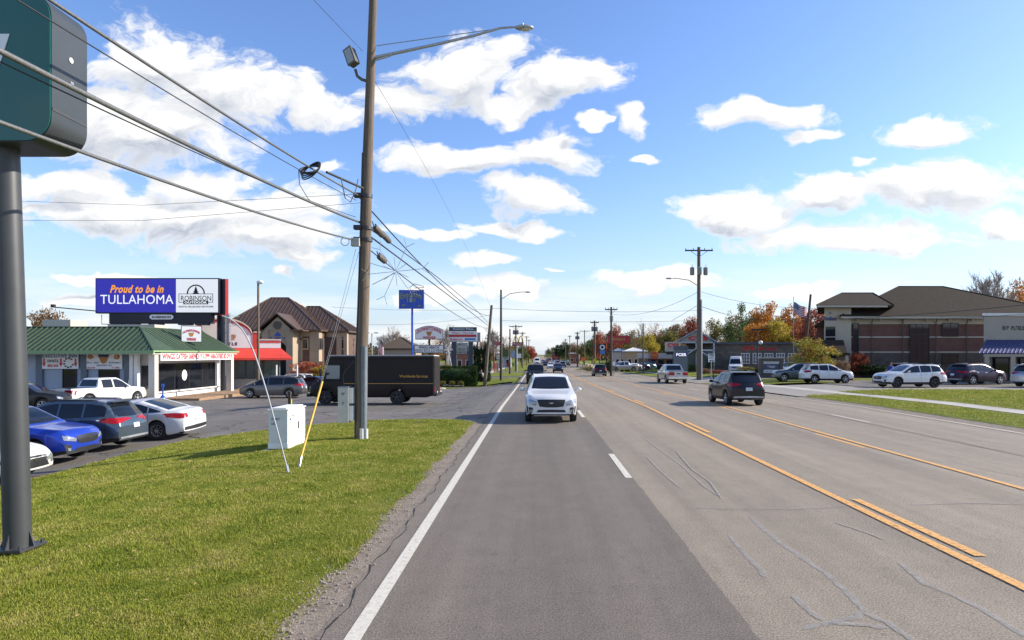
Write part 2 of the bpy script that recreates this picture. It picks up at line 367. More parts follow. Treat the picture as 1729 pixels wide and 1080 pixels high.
# ------------------------------------------------------------------ ground, roads, pavements
def strip(mb, x0f, x1f, y0, y1, dz, nx=1, step=None, gf=G):
    ys = sorted(set([y0, y1] + [y for y in KY if y0 < y < y1] + ([y0 + k * step for k in range(1, int((y1 - y0) / step) + 1) if y0 + k * step < y1] if step else [])))
    prev = None
    for y in ys:
        a = x0f(y) if callable(x0f) else x0f; b = x1f(y) if callable(x1f) else x1f
        row = [mb.av((a + (b - a) * k / nx, y, gf(a + (b - a) * k / nx, y) + dz)) for k in range(nx + 1)]
        if prev:
            for k in range(nx): mb.af(prev[k], prev[k + 1], row[k + 1], row[k])
        prev = row
    return mb
def terr(mb, xs, ys, dz):
    g = [[mb.av((x, y, G(x, y) + dz)) for x in xs] for y in ys]
    for r0, r1 in zip(g, g[1:]):
        for k in range(len(xs) - 1): mb.af(r0[k], r0[k + 1], r1[k + 1], r1[k])
XS = [-1500, -600, -250, -120, -70, -45, -30] + [x * 1.0 for x in range(-24, -3)] + [0, 8, 16, 18, 20, 22, 24, 30, 45, 70, 120, 250, 600, 1500]
ys_all = sorted(set(KY + [2.5, 7.5, 12.5, 17.5, 22.5, 27.5, 32.5, 3000]))
mb = MB(); terr(mb, XS, ys_all, -0.11); struct('ground', mb, M_GRASS)
mb = MB(); strip(mb, -1.95, 15.75, -20, 1400, 0, 1); struct('road', mb, M_ROAD)
# left parking lot and drives
mb = MB(); terr(mb, [-70, -50, -40, -30] + [x * 1.0 for x in range(-26, -2)] + [-1.95], [-20, 0] + [y * 1.5 for y in range(1, 42)] + [64.5], -0.035); struct('parking_lot', mb, M_LOT)
mb = MB(); strip(mb, -60, -9, 78, 300, -.05, 10); strip(mb, -9, -1.95, 86, 92, -.03, 3); strip(mb, -9, -1.95, 120, 128, -.03, 3); struct('side_lot', mb, M_LOT)
# grass island between lot and road
def xl(y): return -12.9 + (2.2 - math.sqrt(max(0, 2.2 ** 2 - max(0, y - 21.9) ** 2))) * 1.6 if y > 21.9 else -12.9 - .25 * math.sin(y * .3)
def xr(y): return -2.3 - (1.6 - math.sqrt(max(0, 1.6 ** 2 - max(0, y - 22.5) ** 2))) * 1.2 + .05 * math.sin(y * 1.7) + .04 * math.sin(y * 5.1)
mb = MB(); strip(mb, xl, xr, -20, 24.05, .012, 24, .35); struct('verge', mb, M_GRASS)
mb = MB(); mb.ball((wx(709, 22.9), 22.9, -.02), .35, .22, .05, 12, 6, .2, 2); struct('washout', mb, mat('dark_soil', (.035, .028, .018), .95, bump=.6), 60, True)
mb = MB(); mb.ball(gp(752, 655), 1.5, .7, .06, 18, 6, .1, 2); struct('drive_verge', mb, M_GRASS, 60, True)
mb = MB(); strip(mb, -2.75, -1.93, -20, 24.4, -.002, 2, .5); struct('shoulder', mb, M_GRAV)
mb = MB()
pts = [(-1.9 + .035 * math.sin(y * 2.3) + .03 * math.sin(y * 7.1 + 1), y) for y in np.arange(2, 24, .25)]
for (x0, y0), (x1, y1) in zip(pts, pts[1:]):
    w = .006 + .004 * math.sin(y0 * 9)
    mb.quad((x0 - w, y0, .004), (x0 + w, y0, .004), (x1 + w, y1, .004), (x1 - w, y1, .004))
struct('edge_crack', mb, mat('crack_dark', (.02, .018, .016), .95))
# more verges on the left, further on
mb = MB()
for a, b in ((68, 85.5), (92.5, 119), (128.5, 400)): strip(mb, -7.5, -2.3, a, b, .0, 4)
struct('far_verge', mb, M_GRASS)
mb = MB(); strip(mb, -9.2, -7.6, 66, 300, .02, 2); struct('left_pavement', mb, M_CONC)
# right side: kerb, verge, pavement, driveway, lots
mb = MB()
for a, b in ((-20, 39.5), (52, 62), (78, 420)):
    pass
for a, b in ((-20, 39.5), (52, 62), (78, 420)):
    ys = [y for y in KY if a < y < b]; ys = [a] + ys + [b]
    for y0, y1 in zip(ys, ys[1:]): mb.quad((15.55, y0, zr(y0) + .003), (15.55, y1, zr(y1) + .003), (16.12, y1, zr(y1) + .05), (16.12, y0, zr(y0) + .05))
struct('kerb', mb, M_GRAV)
def vx(y): return 16.02 + max(0, y - 37.5) ** 2 * .6
mb = MB(); strip(mb, vx, 19.1, -20, 39.4, .05, 5, .5); strip(mb, 16.02, 19.1, 52.3, 62, .06, 5); strip(mb, 16.02, 19.1, 78, 420, .06, 3)
strip(mb, 19.9, lambda y: 70 if y < 38 else 70, -20, 37.5, .055, 20)
strip(mb, 19.9, lambda y: 60 - (y - 37.5) * 8.5, 37.5, 41.8, .07, 14, .4)
strip(mb, 19.9, lambda y: 27, 54.5, 62, .1, 6); strip(mb, 19.9, 55, 64, 68.5, .1, 6); strip(mb, 28, 36, 62, 64, .1, 3); strip(mb, 19.9, 26, 78, 130, .1, 3)
struct('right_verge', mb, M_GRASS)
mb = MB(); strip(mb, 19.1, 20.1, -20, 420, .062, 2); struct('right_pavement', mb, M_CONC)
mb = MB(); strip(mb, 15.75, 34, 38, 52.5, .06, 10); strip(mb, 15.75, 27, 62, 78, .05, 8); strip(mb, 34, 120, 36, 54, .065, 10); struct('driveway', mb, mat('pale_asphalt', (.25, .225, .19), .9, var=.12, vscale=1.5, bump=.3, bscale=90))
mb = MB(); strip(mb, 24, 120, 47.5, 64, .09, 10); strip(mb, 26, 90, 69, 150, .06, 10); struct('right_lot', mb, M_LOT)

# painted markings
mb = MB(); strip(mb, -1.68, -1.53, -10, 63, .006, 1); strip(mb, -1.68, -1.53, 67, 900, .006, 1)
for k in range(-2, 60):
    y = 12.75 + k * 12.2; strip(mb, 1.80, 1.94, y, y + 3.05, .006, 1)
for k in range(-1, 60):
    y = 23.0 + k * 12.2; strip(mb, 12.1, 12.2, y, y + 3.05, .006, 1)
strip(mb, 15.12, 15.22, -5, 39, .014, 1); strip(mb, 15.12, 15.22, 52, 900, .006, 1)
struct('road_marking_white', mb, M_WHITEL)
mb = MB(); strip(mb, 5.13, 5.28, -10, 900, .014, 1); strip(mb, 8.92, 9.06, -10, 900, .014, 1)
for k in range(-2, 60):
    y = 7.8 + k * 12.2; strip(mb, 5.40, 5.55, y, y + 3.05, .014, 1); strip(mb, 8.66, 8.78, y + 9, y + 12, .006, 1)
struct('road_marking_yellow', mb, M_YELL)
# sealed cracks
seal = [[(1265, 872), (1300, 903), (1345, 935), (1400, 972), (1435, 1005), (1458, 1030), (1445, 1043), (1405, 1050), (1355, 1062)], [(1230, 903), (1262, 940), (1285, 962), (1292, 975)],
        [(1518, 950), (1560, 985), (1610, 1005), (1660, 1030), (1740, 1080)], [(1338, 1005), (1362, 1028), (1388, 1048)], [(1458, 1035), (1500, 1052), (1545, 1085)], [(1400, 1052), (1450, 1055), (1500, 1060)],
        [(1160, 857), (1240, 860), (1340, 860), (1400, 857), (1432, 853)], [(1085, 738), (1115, 760), (1150, 785), (1185, 818), (1215, 838)], [(1090, 770), (1120, 800), (1150, 825)],
        [(1530, 853), (1620, 850), (1740, 851)], [(1410, 882), (1450, 895), (1495, 912)], [(1560, 728), (1610, 742), (1660, 755), (1740, 768)], [(1600, 778), (1650, 790), (1740, 808)], [(1480, 725), (1540, 740), (1590, 748)],
        [(1140, 760), (1165, 790), (1200, 815), (1218, 842)]]
mb = MB()
for j, pl in enumerate(seal):
    P3 = [gp(x, y, 0) for x, y in pl]; wd = .036 if j < 6 else .02; zz = .0035 + .0006 * j
    fine = []
    for a, b in zip(P3, P3[1:]):
        for k in range(6): fine.append(a.lerp(b, k / 6) + Vector((rng.normal(0, .006), rng.normal(0, .012), 0)))
    fine.append(P3[-1])
    L_, R_ = [], []
    for i, p in enumerate(fine):
        d = (fine[min(i + 1, len(fine) - 1)] - fine[max(i - 1, 0)]); d.z = 0; d.normalize(); n = Vector((-d.y, d.x, 0)); w = wd * (0.8 + .35 * rng.random()) * (.25 if i in (0, len(fine) - 1) else 1)
        L_.append(mb.av((p.x + n.x * w, p.y + n.y * w, zz))); R_.append(mb.av((p.x - n.x * w, p.y - n.y * w, zz)))
    for i in range(len(fine) - 1): mb.af(L_[i], R_[i], R_[i + 1], L_[i + 1])
struct('crack_seal', mb, M_SEAL)
mb = MB(); strip(mb, 11.86, 11.885, 5, 60, .004, 1); struct('pavement_seam', mb, _mc['crack_dark'])

# grass blades
def blades(name, n, ygen, xrange, hmin, hmax, label, inside):
    Y = ygen(n); a, b = xrange(Y); X = a + (b - a) * rng.random(n)
    keep = inside(X, Y); X = X[keep]; Y = Y[keep]; n = len(X)
    patch = .5 + .5 * np.sin(X * 1.1 + 1.3 * np.sin(Y * .7)) * np.sin(Y * .9 + 1.7 * np.sin(X * .5))
    tuft = (np.sin(X * 5.3 + np.sin(Y * 3.1) * 2) * np.sin(Y * 4.7 + np.sin(X * 2.7) * 2) > .25)
    h = (hmin + (hmax - hmin) * rng.random(n) ** 1.6) * (0.5 + .45 * patch + 1.0 * tuft * rng.random(n))
    z = np.interp(Y, KY, KZ); t = np.clip((-X - 5) / 10, 0, 1); z = z - np.where(X < -5, .75 * t * t * (3 - 2 * t), 0) * (Y < 62)
    t = np.clip((X - 16) / 8, 0, 1); z = z + np.where(X > 16, .22 * t * t * (3 - 2 * t) + .10, .01)
    th = rng.random(n) * math.pi; w = (.0028 + .0030 * rng.random(n)) * np.maximum(1, Y / 7)
    lean = h * .75 * rng.random(n); la = rng.random(n) * 2 * math.pi
    V = np.zeros((n, 3, 3), np.float32)
    V[:, 0] = np.stack([X - np.cos(th) * w, Y - np.sin(th) * w, z], 1); V[:, 1] = np.stack([X + np.cos(th) * w, Y + np.sin(th) * w, z], 1)
    V[:, 2] = np.stack([X + np.cos(la) * lean, Y + np.sin(la) * lean, z + h], 1)
    me = bpy.data.meshes.new(name); me.vertices.add(3 * n); me.vertices.foreach_set('co', V.reshape(-1))
    me.loops.add(3 * n); me.loops.foreach_set('vertex_index', np.arange(3 * n, dtype=np.int32)); me.polygons.add(n)
    me.polygons.foreach_set('loop_start', np.arange(0, 3 * n, 3, dtype=np.int32)); me.polygons.foreach_set('loop_total', np.full(n, 3, np.int32))
    me.materials.append(M_BLADE); me.update(); me.validate()
    o = link(name, me); tag(o, label, 'grass', kind='stuff'); return o
def blade_mat():
    m = bpy.data.materials.new('grass_blade'); m.use_nodes = True; nt = m.node_tree; N = nt.nodes; Lk = nt.links.new; p = N['Principled BSDF']
    tc = N.new('ShaderNodeTexCoord'); n = N.new('ShaderNodeTexNoise'); n.inputs['Scale'].default_value = 1.1; n.inputs['Detail'].default_value = 6; n.inputs['Roughness'].default_value = .75; Lk(tc.outputs['Object'], n.inputs['Vector'])
    g = N.new('ShaderNodeNewGeometry'); a = N.new('ShaderNodeMath'); a.operation = 'MULTIPLY_ADD'; Lk(g.outputs['Random Per Island'], a.inputs[0]); a.inputs[1].default_value = .45; 
    s = N.new('ShaderNodeMath'); s.operation = 'MULTIPLY_ADD'; Lk(n.outputs[0], s.inputs[0]); s.inputs[1].default_value = 2.2; s.inputs[2].default_value = -.84; Lk(s.outputs[0], a.inputs[2])
    cr = N.new('ShaderNodeValToRGB'); e = cr.color_ramp.elements; e[0].position = .1; e[0].color = (.14, .19, .016, 1); e[1].position = .95; e[1].color = (.44, .37, .13, 1)
    k = e.new(.38); k.color = (.25, .285, .032, 1); k = e.new(.65); k.color = (.36, .345, .065, 1)
    Lk(a.outputs[0], cr.inputs[0]); Lk(cr.outputs[0], p.inputs['Base Color']); p.inputs['Roughness'].default_value = .55; p.inputs['Specular IOR Level'].default_value = .3
    tr = N.new('ShaderNodeBsdfTranslucent'); Lk(cr.outputs[0], tr.inputs[0]); mx = N.new('ShaderNodeMixShader'); mx.inputs[0].default_value = .3
    Lk(p.outputs[0], mx.inputs[1]); Lk(tr.outputs[0], mx.inputs[2]); Lk(mx.outputs[0], N['Material Output'].inputs[0]); return m
M_BLADE = blade_mat()
XLV = np.vectorize(xl); XRV = np.vectorize(xr)
blades('grass', 640000, lambda n: 3.5 + (24 - 3.5) * rng.random(n) ** 1.35, lambda Y: (np.maximum(-13.0, -Y * .9), np.full_like(Y, -2.2)), .014, .044,
       'short green and yellowish lawn grass on the verge left of the road', lambda X, Y: (X > XLV(Y)) & (X < XRV(Y) + (.22 * np.sin(Y * 6.1 + np.sin(Y * 13)) * .5 + .2 * rng.normal(size=len(X))) * (rng.random(len(X)) < .6)))
blades('grass', 130000, lambda n: 17 + 25 * rng.random(n), lambda Y: (np.full_like(Y, 16.1), np.full_like(Y, 40.0)), .03, .07,
       'bright green mown grass either side of the pavement right of the road', lambda X, Y: ((X < 18.5) & (Y < 39) & (X > 16.05 + np.maximum(0, Y - 37.5) ** 2 * .6)) | ((X > 20) & (Y < 37.5 + np.maximum(0, (60 - X) / 8.5)) & (X < 38) & (Y < 41.5)))
mb = MB()
for _ in range(1800):
    y = 3.5 + 14 * random.random() ** 1.4; x = random.gauss(-2.32, .17); r = random.uniform(.004, .014); z = .004
    mb.prism([(x + r * math.cos(a) * random.uniform(.7, 1.2), y + r * math.sin(a), z) for a in (0, 1.3, 2.5, 3.8, 5.1)], (0, 0, r))
o = obj('pebbles', mb, mat('pebble', (.30, .26, .22), .9, var=.35, vscale=8), None, None, False); tag(o, 'loose grey pebbles on the gravel shoulder beside the edge line', 'pebbles', kind='stuff')
# fallen leaves
mb = MB()
for _ in range(260):
    y = 4 + 19 * random.random(); x = -2.5 - random.random() * min(9.5, y * .8); z = G(x, y) + .05; a = random.random() * 6; r = random.uniform(.012, .03)
    mb.quad((x + r * math.cos(a), y + r * math.sin(a), z), (x - r * .6 * math.sin(a), y + r * .6 * math.cos(a), z + .012), (x - r * math.cos(a), y - r * math.sin(a), z + .004), (x + r * .6 * math.sin(a), y - r * .6 * math.cos(a), z + .01))
o = obj('fallen_leaf', mb, mat('dry_leaf', (.32, .22, .10), .8, var=.5, vscale=2), None, None, False); o.name = 'fallen_leaves'; tag(o, 'dry tan leaves scattered over the lawn left of the road', 'leaves', kind='stuff')
mb = MB(); mb.ball(gp(30, 925) + Vector((.1, 0, -.03)), .95, .6, .06, 20, 6, .12, 3)
o = obj('bare_soil', mb, mat('bare_soil', (.26, .18, .11), .95, var=.25, vscale=9, bump=.6), None, 60); o['kind'] = 'structure'

# ------------------------------------------------------------------ vehicles
def box_smooth(xs, ys, k=.06):
    f = np.arange(xs[0][0] - 0, xs[-1][0] + .005, .02)
    return f
class Curve:
    def __init__(s, keys, k=.07):
        s.X = np.arange(keys[0][0], keys[-1][0] + .0101, .01); y = np.interp(s.X, [a for a, b in keys], [b for a, b in keys])
        n = max(1, int(k / .01)); ker = np.ones(2 * n + 1) / (2 * n + 1)
        for _ in range(2):
            pad = np.concatenate([2 * y[0] - y[1:n + 1][::-1], y, 2 * y[-1] - y[-n - 1:-1][::-1]]); y = np.convolve(pad, ker, 'valid')
        s.Y = y
    def __call__(s, x): return float(np.interp(x, s.X, s.Y))
VT = {
 'suv': dict(L=4.76, W=1.89, wb=2.78, fo=.93, r=.36, top=[(0, .78), (.06, .93), (.25, 1.02), (1.25, 1.13), (2.05, 1.60), (2.5, 1.69), (3.6, 1.68), (4.15, 1.62), (4.6, 1.12), (4.72, .98), (4.76, .80)],
     belt=[(0, .72), (.3, .92), (1.2, 1.03), (3.0, 1.07), (4.2, 1.14), (4.76, .78)], win=[(1.35, 2.62), (2.70, 3.45), (3.53, 4.22)], sill=.24, clad=True),
 'compact_suv': dict(L=4.28, W=1.78, wb=2.55, fo=.87, r=.34, top=[(0, .74), (.06, .90), (.25, 1.0), (1.1, 1.12), (1.8, 1.56), (2.2, 1.66), (3.3, 1.64), (3.75, 1.58), (4.16, 1.12), (4.25, .98), (4.28, .8)],
     belt=[(0, .70), (.3, .90), (1.1, 1.02), (2.6, 1.06), (3.8, 1.14), (4.28, .78)], win=[(1.2, 2.2), (2.28, 3.0), (3.08, 3.75)], sill=.24, clad=True),
 'sedan': dict(L=4.87, W=1.85, wb=2.85, fo=.95, r=.345, top=[(0, .58), (.06, .72), (.3, .82), (1.3, .99), (2.15, 1.38), (2.6, 1.47), (3.1, 1.45), (3.9, 1.20), (4.25, 1.09), (4.75, 1.06), (4.84, .98), (4.87, .75)],
     belt=[(0, .56), (.3, .72), (1.3, .90), (3.0, .96), (4.1, 1.02), (4.87, .72)], win=[(1.45, 2.6), (2.68, 3.45), (3.5, 3.95)], sill=.19, clad=False),
 'minivan': dict(L=5.08, W=1.98, wb=3.03, fo=.96, r=.345, top=[(0, .70), (.06, .83), (.3, .95), (.95, 1.14), (1.95, 1.62), (2.4, 1.74), (4.1, 1.73), (4.6, 1.64), (4.92, 1.15), (5.04, .98), (5.08, .8)],
     belt=[(0, .68), (.3, .85), (1.0, 1.0), (3.0, 1.04), (4.6, 1.10), (5.08, .78)], win=[(1.15, 2.3), (2.4, 3.5), (3.58, 4.65)], sill=.2, clad=False),
 'pickup': dict(L=5.85, W=2.03, wb=3.65, fo=.95, r=.40, top=[(0, .85), (.05, 1.08), (.3, 1.14), (1.45, 1.24), (2.05, 1.72), (2.4, 1.89), (3.5, 1.88), (3.78, 1.80), (3.98, 1.24), (4.0, 1.22), (5.8, 1.22), (5.85, 1.20)],
     belt=[(0, .82), (.2, 1.05), (1.4, 1.16), (3.9, 1.18), (5.85, 1.19)], win=[(1.6, 2.75), (2.86, 3.62)], sill=.36, clad=False, k=.035),
 'jeep': dict(L=4.3, W=1.78, wb=2.75, fo=.70, r=.41, top=[(0, .95), (.05, 1.12), (.15, 1.16), (1.3, 1.24), (1.75, 1.78), (1.85, 1.86), (4.1, 1.85), (4.2, 1.8), (4.28, 1.1), (4.3, 1.0)],
     belt=[(0, .93), (.2, 1.12), (1.4, 1.18), (4.3, .98)], win=[(1.62, 2.4), (2.5, 3.2), (3.3, 4.05)], sill=.42, clad=True, tum=.14, k=.035),
 'van': dict(L=6.0, W=2.05, wb=3.75, fo=1.0, r=.36, top=[(0, .85), (.05, 1.1), (.25, 1.2), (.85, 1.42), (1.5, 2.25), (1.95, 2.68), (2.3, 2.72), (5.85, 2.70), (5.95, 2.6), (6.0, 2.4)],
     belt=[(0, .8), (.3, 1.1), (.9, 1.3), (2.6, 1.35), (5.9, 1.4), (6.0, 1.38)], win=[(1.05, 1.95)], sill=.3, clad=False, tum=.10, k=.05),
 'step_van': dict(L=7.55, W=2.30, wb=4.35, fo=.95, r=.42, top=[(0, .95), (.04, 1.12), (.2, 1.22), (.72, 1.50), (1.02, 2.50), (1.12, 2.82), (1.3, 2.92), (7.45, 2.95), (7.53, 2.92), (7.55, 2.85)],
     belt=[(0, .93), (.2, 1.15), (.75, 1.4), (1.2, 1.5), (7.5, 1.5), (7.55, 1.5)], win=[], sill=.42, clad=False, tum=.015, k=.03),
}
def body_fn(sp):
    L, W = sp['L'], sp['W']; k = sp.get('k', .07)
    top = Curve(sp['top'], k); belt = Curve(sp['belt'], .08)
    boxy = sp.get('tum', .34) < .2
    pf = [(0, .86), (.12, .925), (.35, .97), (.8, 1), (L - .9, 1), (L - .4, .975), (L - .12, .94), (L, .88)] if not boxy else [(0, .95), (.15, .99), (.5, 1), (L - .2, 1), (L, .985)]
    plan = Curve(pf, .08)
    wx_ = [sp['fo'], sp['fo'] + sp['wb']]; ra = sp['r'] + (.06 if sp['r'] < .4 else .085)
    def zb(x):
        z = sp['sill'] + .10 * sm(.5, 0, x) + .10 * sm(L - .6, L, x)
        for c in wx_:
            if abs(x - c) < ra: z = max(z, sp['r'] + math.sqrt(ra * ra - (x - c) ** 2))
        return z
    def warp(x, y, z):
        q = (abs(y) / (W / 2)) ** 2
        if boxy: return x + .06 * q * sm(1.0, 0, x)
        return x + .20 * q * sm(1.3, 0, x) - .12 * q * sm(L - 1.3, L, x)
    def prof(x):
        zt = top(x); b = zb(x); zl = max(min(belt(x), zt - .012), b + .06); w = plan(x) * W / 2; h = zt - zl; tum = sp.get('tum', .34)
        P = []
        for f, g in ((0, .93), (.05, .965), (.2, .985), (.42, 1.0), (.6, .995), (.8, .99), (.93, .972), (1.0, .95)): P.append((w * g, b + (zl - b) * f))
        yb = w * .95; yr = yb - tum * h - .025
        for g in (.12, .4, .7, .9): P.append((yb + (yr - yb) * (g ** 1.15), zl + h * g * .985))
        P.append((yr - min(.05, .4 * h + .01), zl + h * .985)); P.append((yr * .8, zt - .012)); P.append((yr * .4, zt - .002)); P.append((0, zt))
        return P
    return top, belt, zb, warp, prof, wx_, ra
def make_body(sp):
    L, W = sp['L'], sp['W']; top, belt, zb, warp, prof, wxs, ra = body_fn(sp)
    xs = set(np.round(np.arange(0, L, .09), 4)) | {L, .02, .05, L - .02, L - .05}
    for c in wxs:
        for k in range(-9, 10): xs.add(round(c + ra * math.sin(k / 9 * math.pi / 2), 4))
    xs = sorted(x for x in xs if 0 <= x <= L); xs = [x for i, x in enumerate(xs) if i == 0 or x - xs[i - 1] > .004]
    mb = MB(); rings = []
    for x in xs:
        P = prof(x); full = [(y, z) for y, z in P] + [(-y, z) for y, z in P[-2::-1]]
        rings.append([mb.av((L / 2 - warp(x, y, z), y, z)) for y, z in full])
    n = len(rings[0])
    for A, B in zip(rings, rings[1:]):
        for k in range(n - 1):
            mb.cur = 1 if sp.get('clad') and (k < 2 or k > n - 4) else 0
            mb.af(A[k], A[k + 1], B[k + 1], B[k])
        mb.cur = 2; mb.af(A[n - 1], A[0], B[0], B[n - 1])
    for ring, x in ((rings[0], xs[0]), (rings[-1], xs[-1])):
        P = prof(x); prev = None
        for k, (y, z) in enumerate(P[:-1]):
            row = [ring[k]] + [mb.av((L / 2 - warp(x, y * (1 - 2 * j / 8), z), y * (1 - 2 * j / 8), z)) for j in range(1, 8)] + [ring[n - 1 - k]]
            if prev:
                mb.cur = 1 if sp.get('clad') and k < 3 else 0
                for j in range(8): mb.af(prev[j], prev[j + 1], row[j + 1], row[j])
            prev = row
        mb.cur = 0
        for j in range(8): mb.af(prev[j], prev[j + 1], ring[len(P) - 1])
    return mb
def patch(bvh, up, lo, axis, off=.006, n=8, m=4, thick=0):
    """panel laid on the body: up / lo are outlines (same direction) in the plane seen along axis, cast onto the body"""
    def rs(pl, n):
        d = [0]
        for a, b in zip(pl, pl[1:]): d.append(d[-1] + math.hypot(b[0] - a[0], b[1] - a[1]))
        return [(float(np.interp(d[-1] * i / n, d, [p[0] for p in pl])), float(np.interp(d[-1] * i / n, d, [p[1] for p in pl]))) for i in range(n + 1)]
    U, Lo = rs(up, n), rs(lo, n); mb = MB(); rows = []
    D = {'x+': Vector((-1, 0, 0)), 'x-': Vector((1, 0, 0)), 'y+': Vector((0, -1, 0)), 'y-': Vector((0, 1, 0)), 'z': Vector((0, 0, -1))}[axis]
    last = None
    for j in range(m + 1):
        row = []
        for i in range(n + 1):
            a = U[i][0] + (Lo[i][0] - U[i][0]) * j / m; b = U[i][1] + (Lo[i][1] - U[i][1]) * j / m
            o = Vector((0, a, b)) if axis[0] == 'x' else Vector((a, 0, b)) if axis[0] == 'y' else Vector((a, b, 0))
            hit, nor, _, _ = bvh.ray_cast(o - D * 8, D)
            if hit is None:
                p = last.copy() if last is not None else o
                if axis[0] == 'x': p.y, p.z = a, b
                elif axis[0] == 'y': p.x, p.z = a, b
            else:
                if nor.dot(D) > 0: nor = -nor
                p = hit + nor * off - D * off * .3
            last = p; row.append(mb.av(p))
        rows.append(row)
    for A, B in zip(rows, rows[1:]):
        for k in range(n): mb.af(A[k], A[k + 1], B[k + 1], B[k])
    return mb
_wh = {}
def wheel_meshes(r, w, kind):
    k = (round(r, 3), kind)
    if k in _wh: return _wh[k]
    t = MB(); t.lathe([(r * .66, -w / 2), (r * .93, -w / 2), (r, -w / 2 + .03), (r, w / 2 - .03), (r * .93, w / 2), (r * .66, w / 2), (r * .62, w / 2 - .03), (r * .62, -w / 2 + .03), (r * .66, -w / 2)], (0, 0, 0), 'y', 26, False)
    rim = MB(); rr = r * .67
    rim.lathe([(rr, w / 2 - .045), (rr, w / 2 - .005), (rr * .93, w / 2 - .004), (rr * .88, w / 2 - .03), (rr * .88, -w / 2 + .04)], (0, 0, 0), 'y', 24, False)
    ns = 5 if kind != 'multi' else 9; sw = .2 if ns == 5 else .09
    for q in range(ns):
        a = 2 * math.pi * q / ns + .3
        P = [(math.cos(a + d) * R_, w / 2 - .012, math.sin(a + d) * R_) for R_, d in ((rr * .2, -sw * 1.7), (rr * .9, -sw * .75), (rr * .9, sw * .75), (rr * .2, sw * 1.7))]
        rim.prism(P, (0, -.03, 0))
    rim.lathe([(rr * .27, w / 2 - .04), (rr * .27, w / 2 - .004), (rr * .1, w / 2 + .004)], (0, 0, 0), 'y', 12)
    rim.cur = 1; rim.lathe([(rr * .88, .01), (rr * .87, 0)], (0, 0, 0), 'y', 16)
    R1 = M_DRIM if kind in ('dark', ) else M_RIM
    _wh[k] = (t.mesh('tyre', M_TYRE, 40), rim.mesh('rim', [R1, M_BLACK], 40)); return _wh[k]
def mirror(side, x, z, sp):
    m = MB(); y = side * (sp['W'] / 2 - .03)
    m.ball((x, y + side * .15, z), .07, .12, .075, 10, 6); m.box(x - .02, x + .03, min(y - side * .03, y + side * .08), max(y - side * .03, y + side * .08), z - .05, z - .01); return m
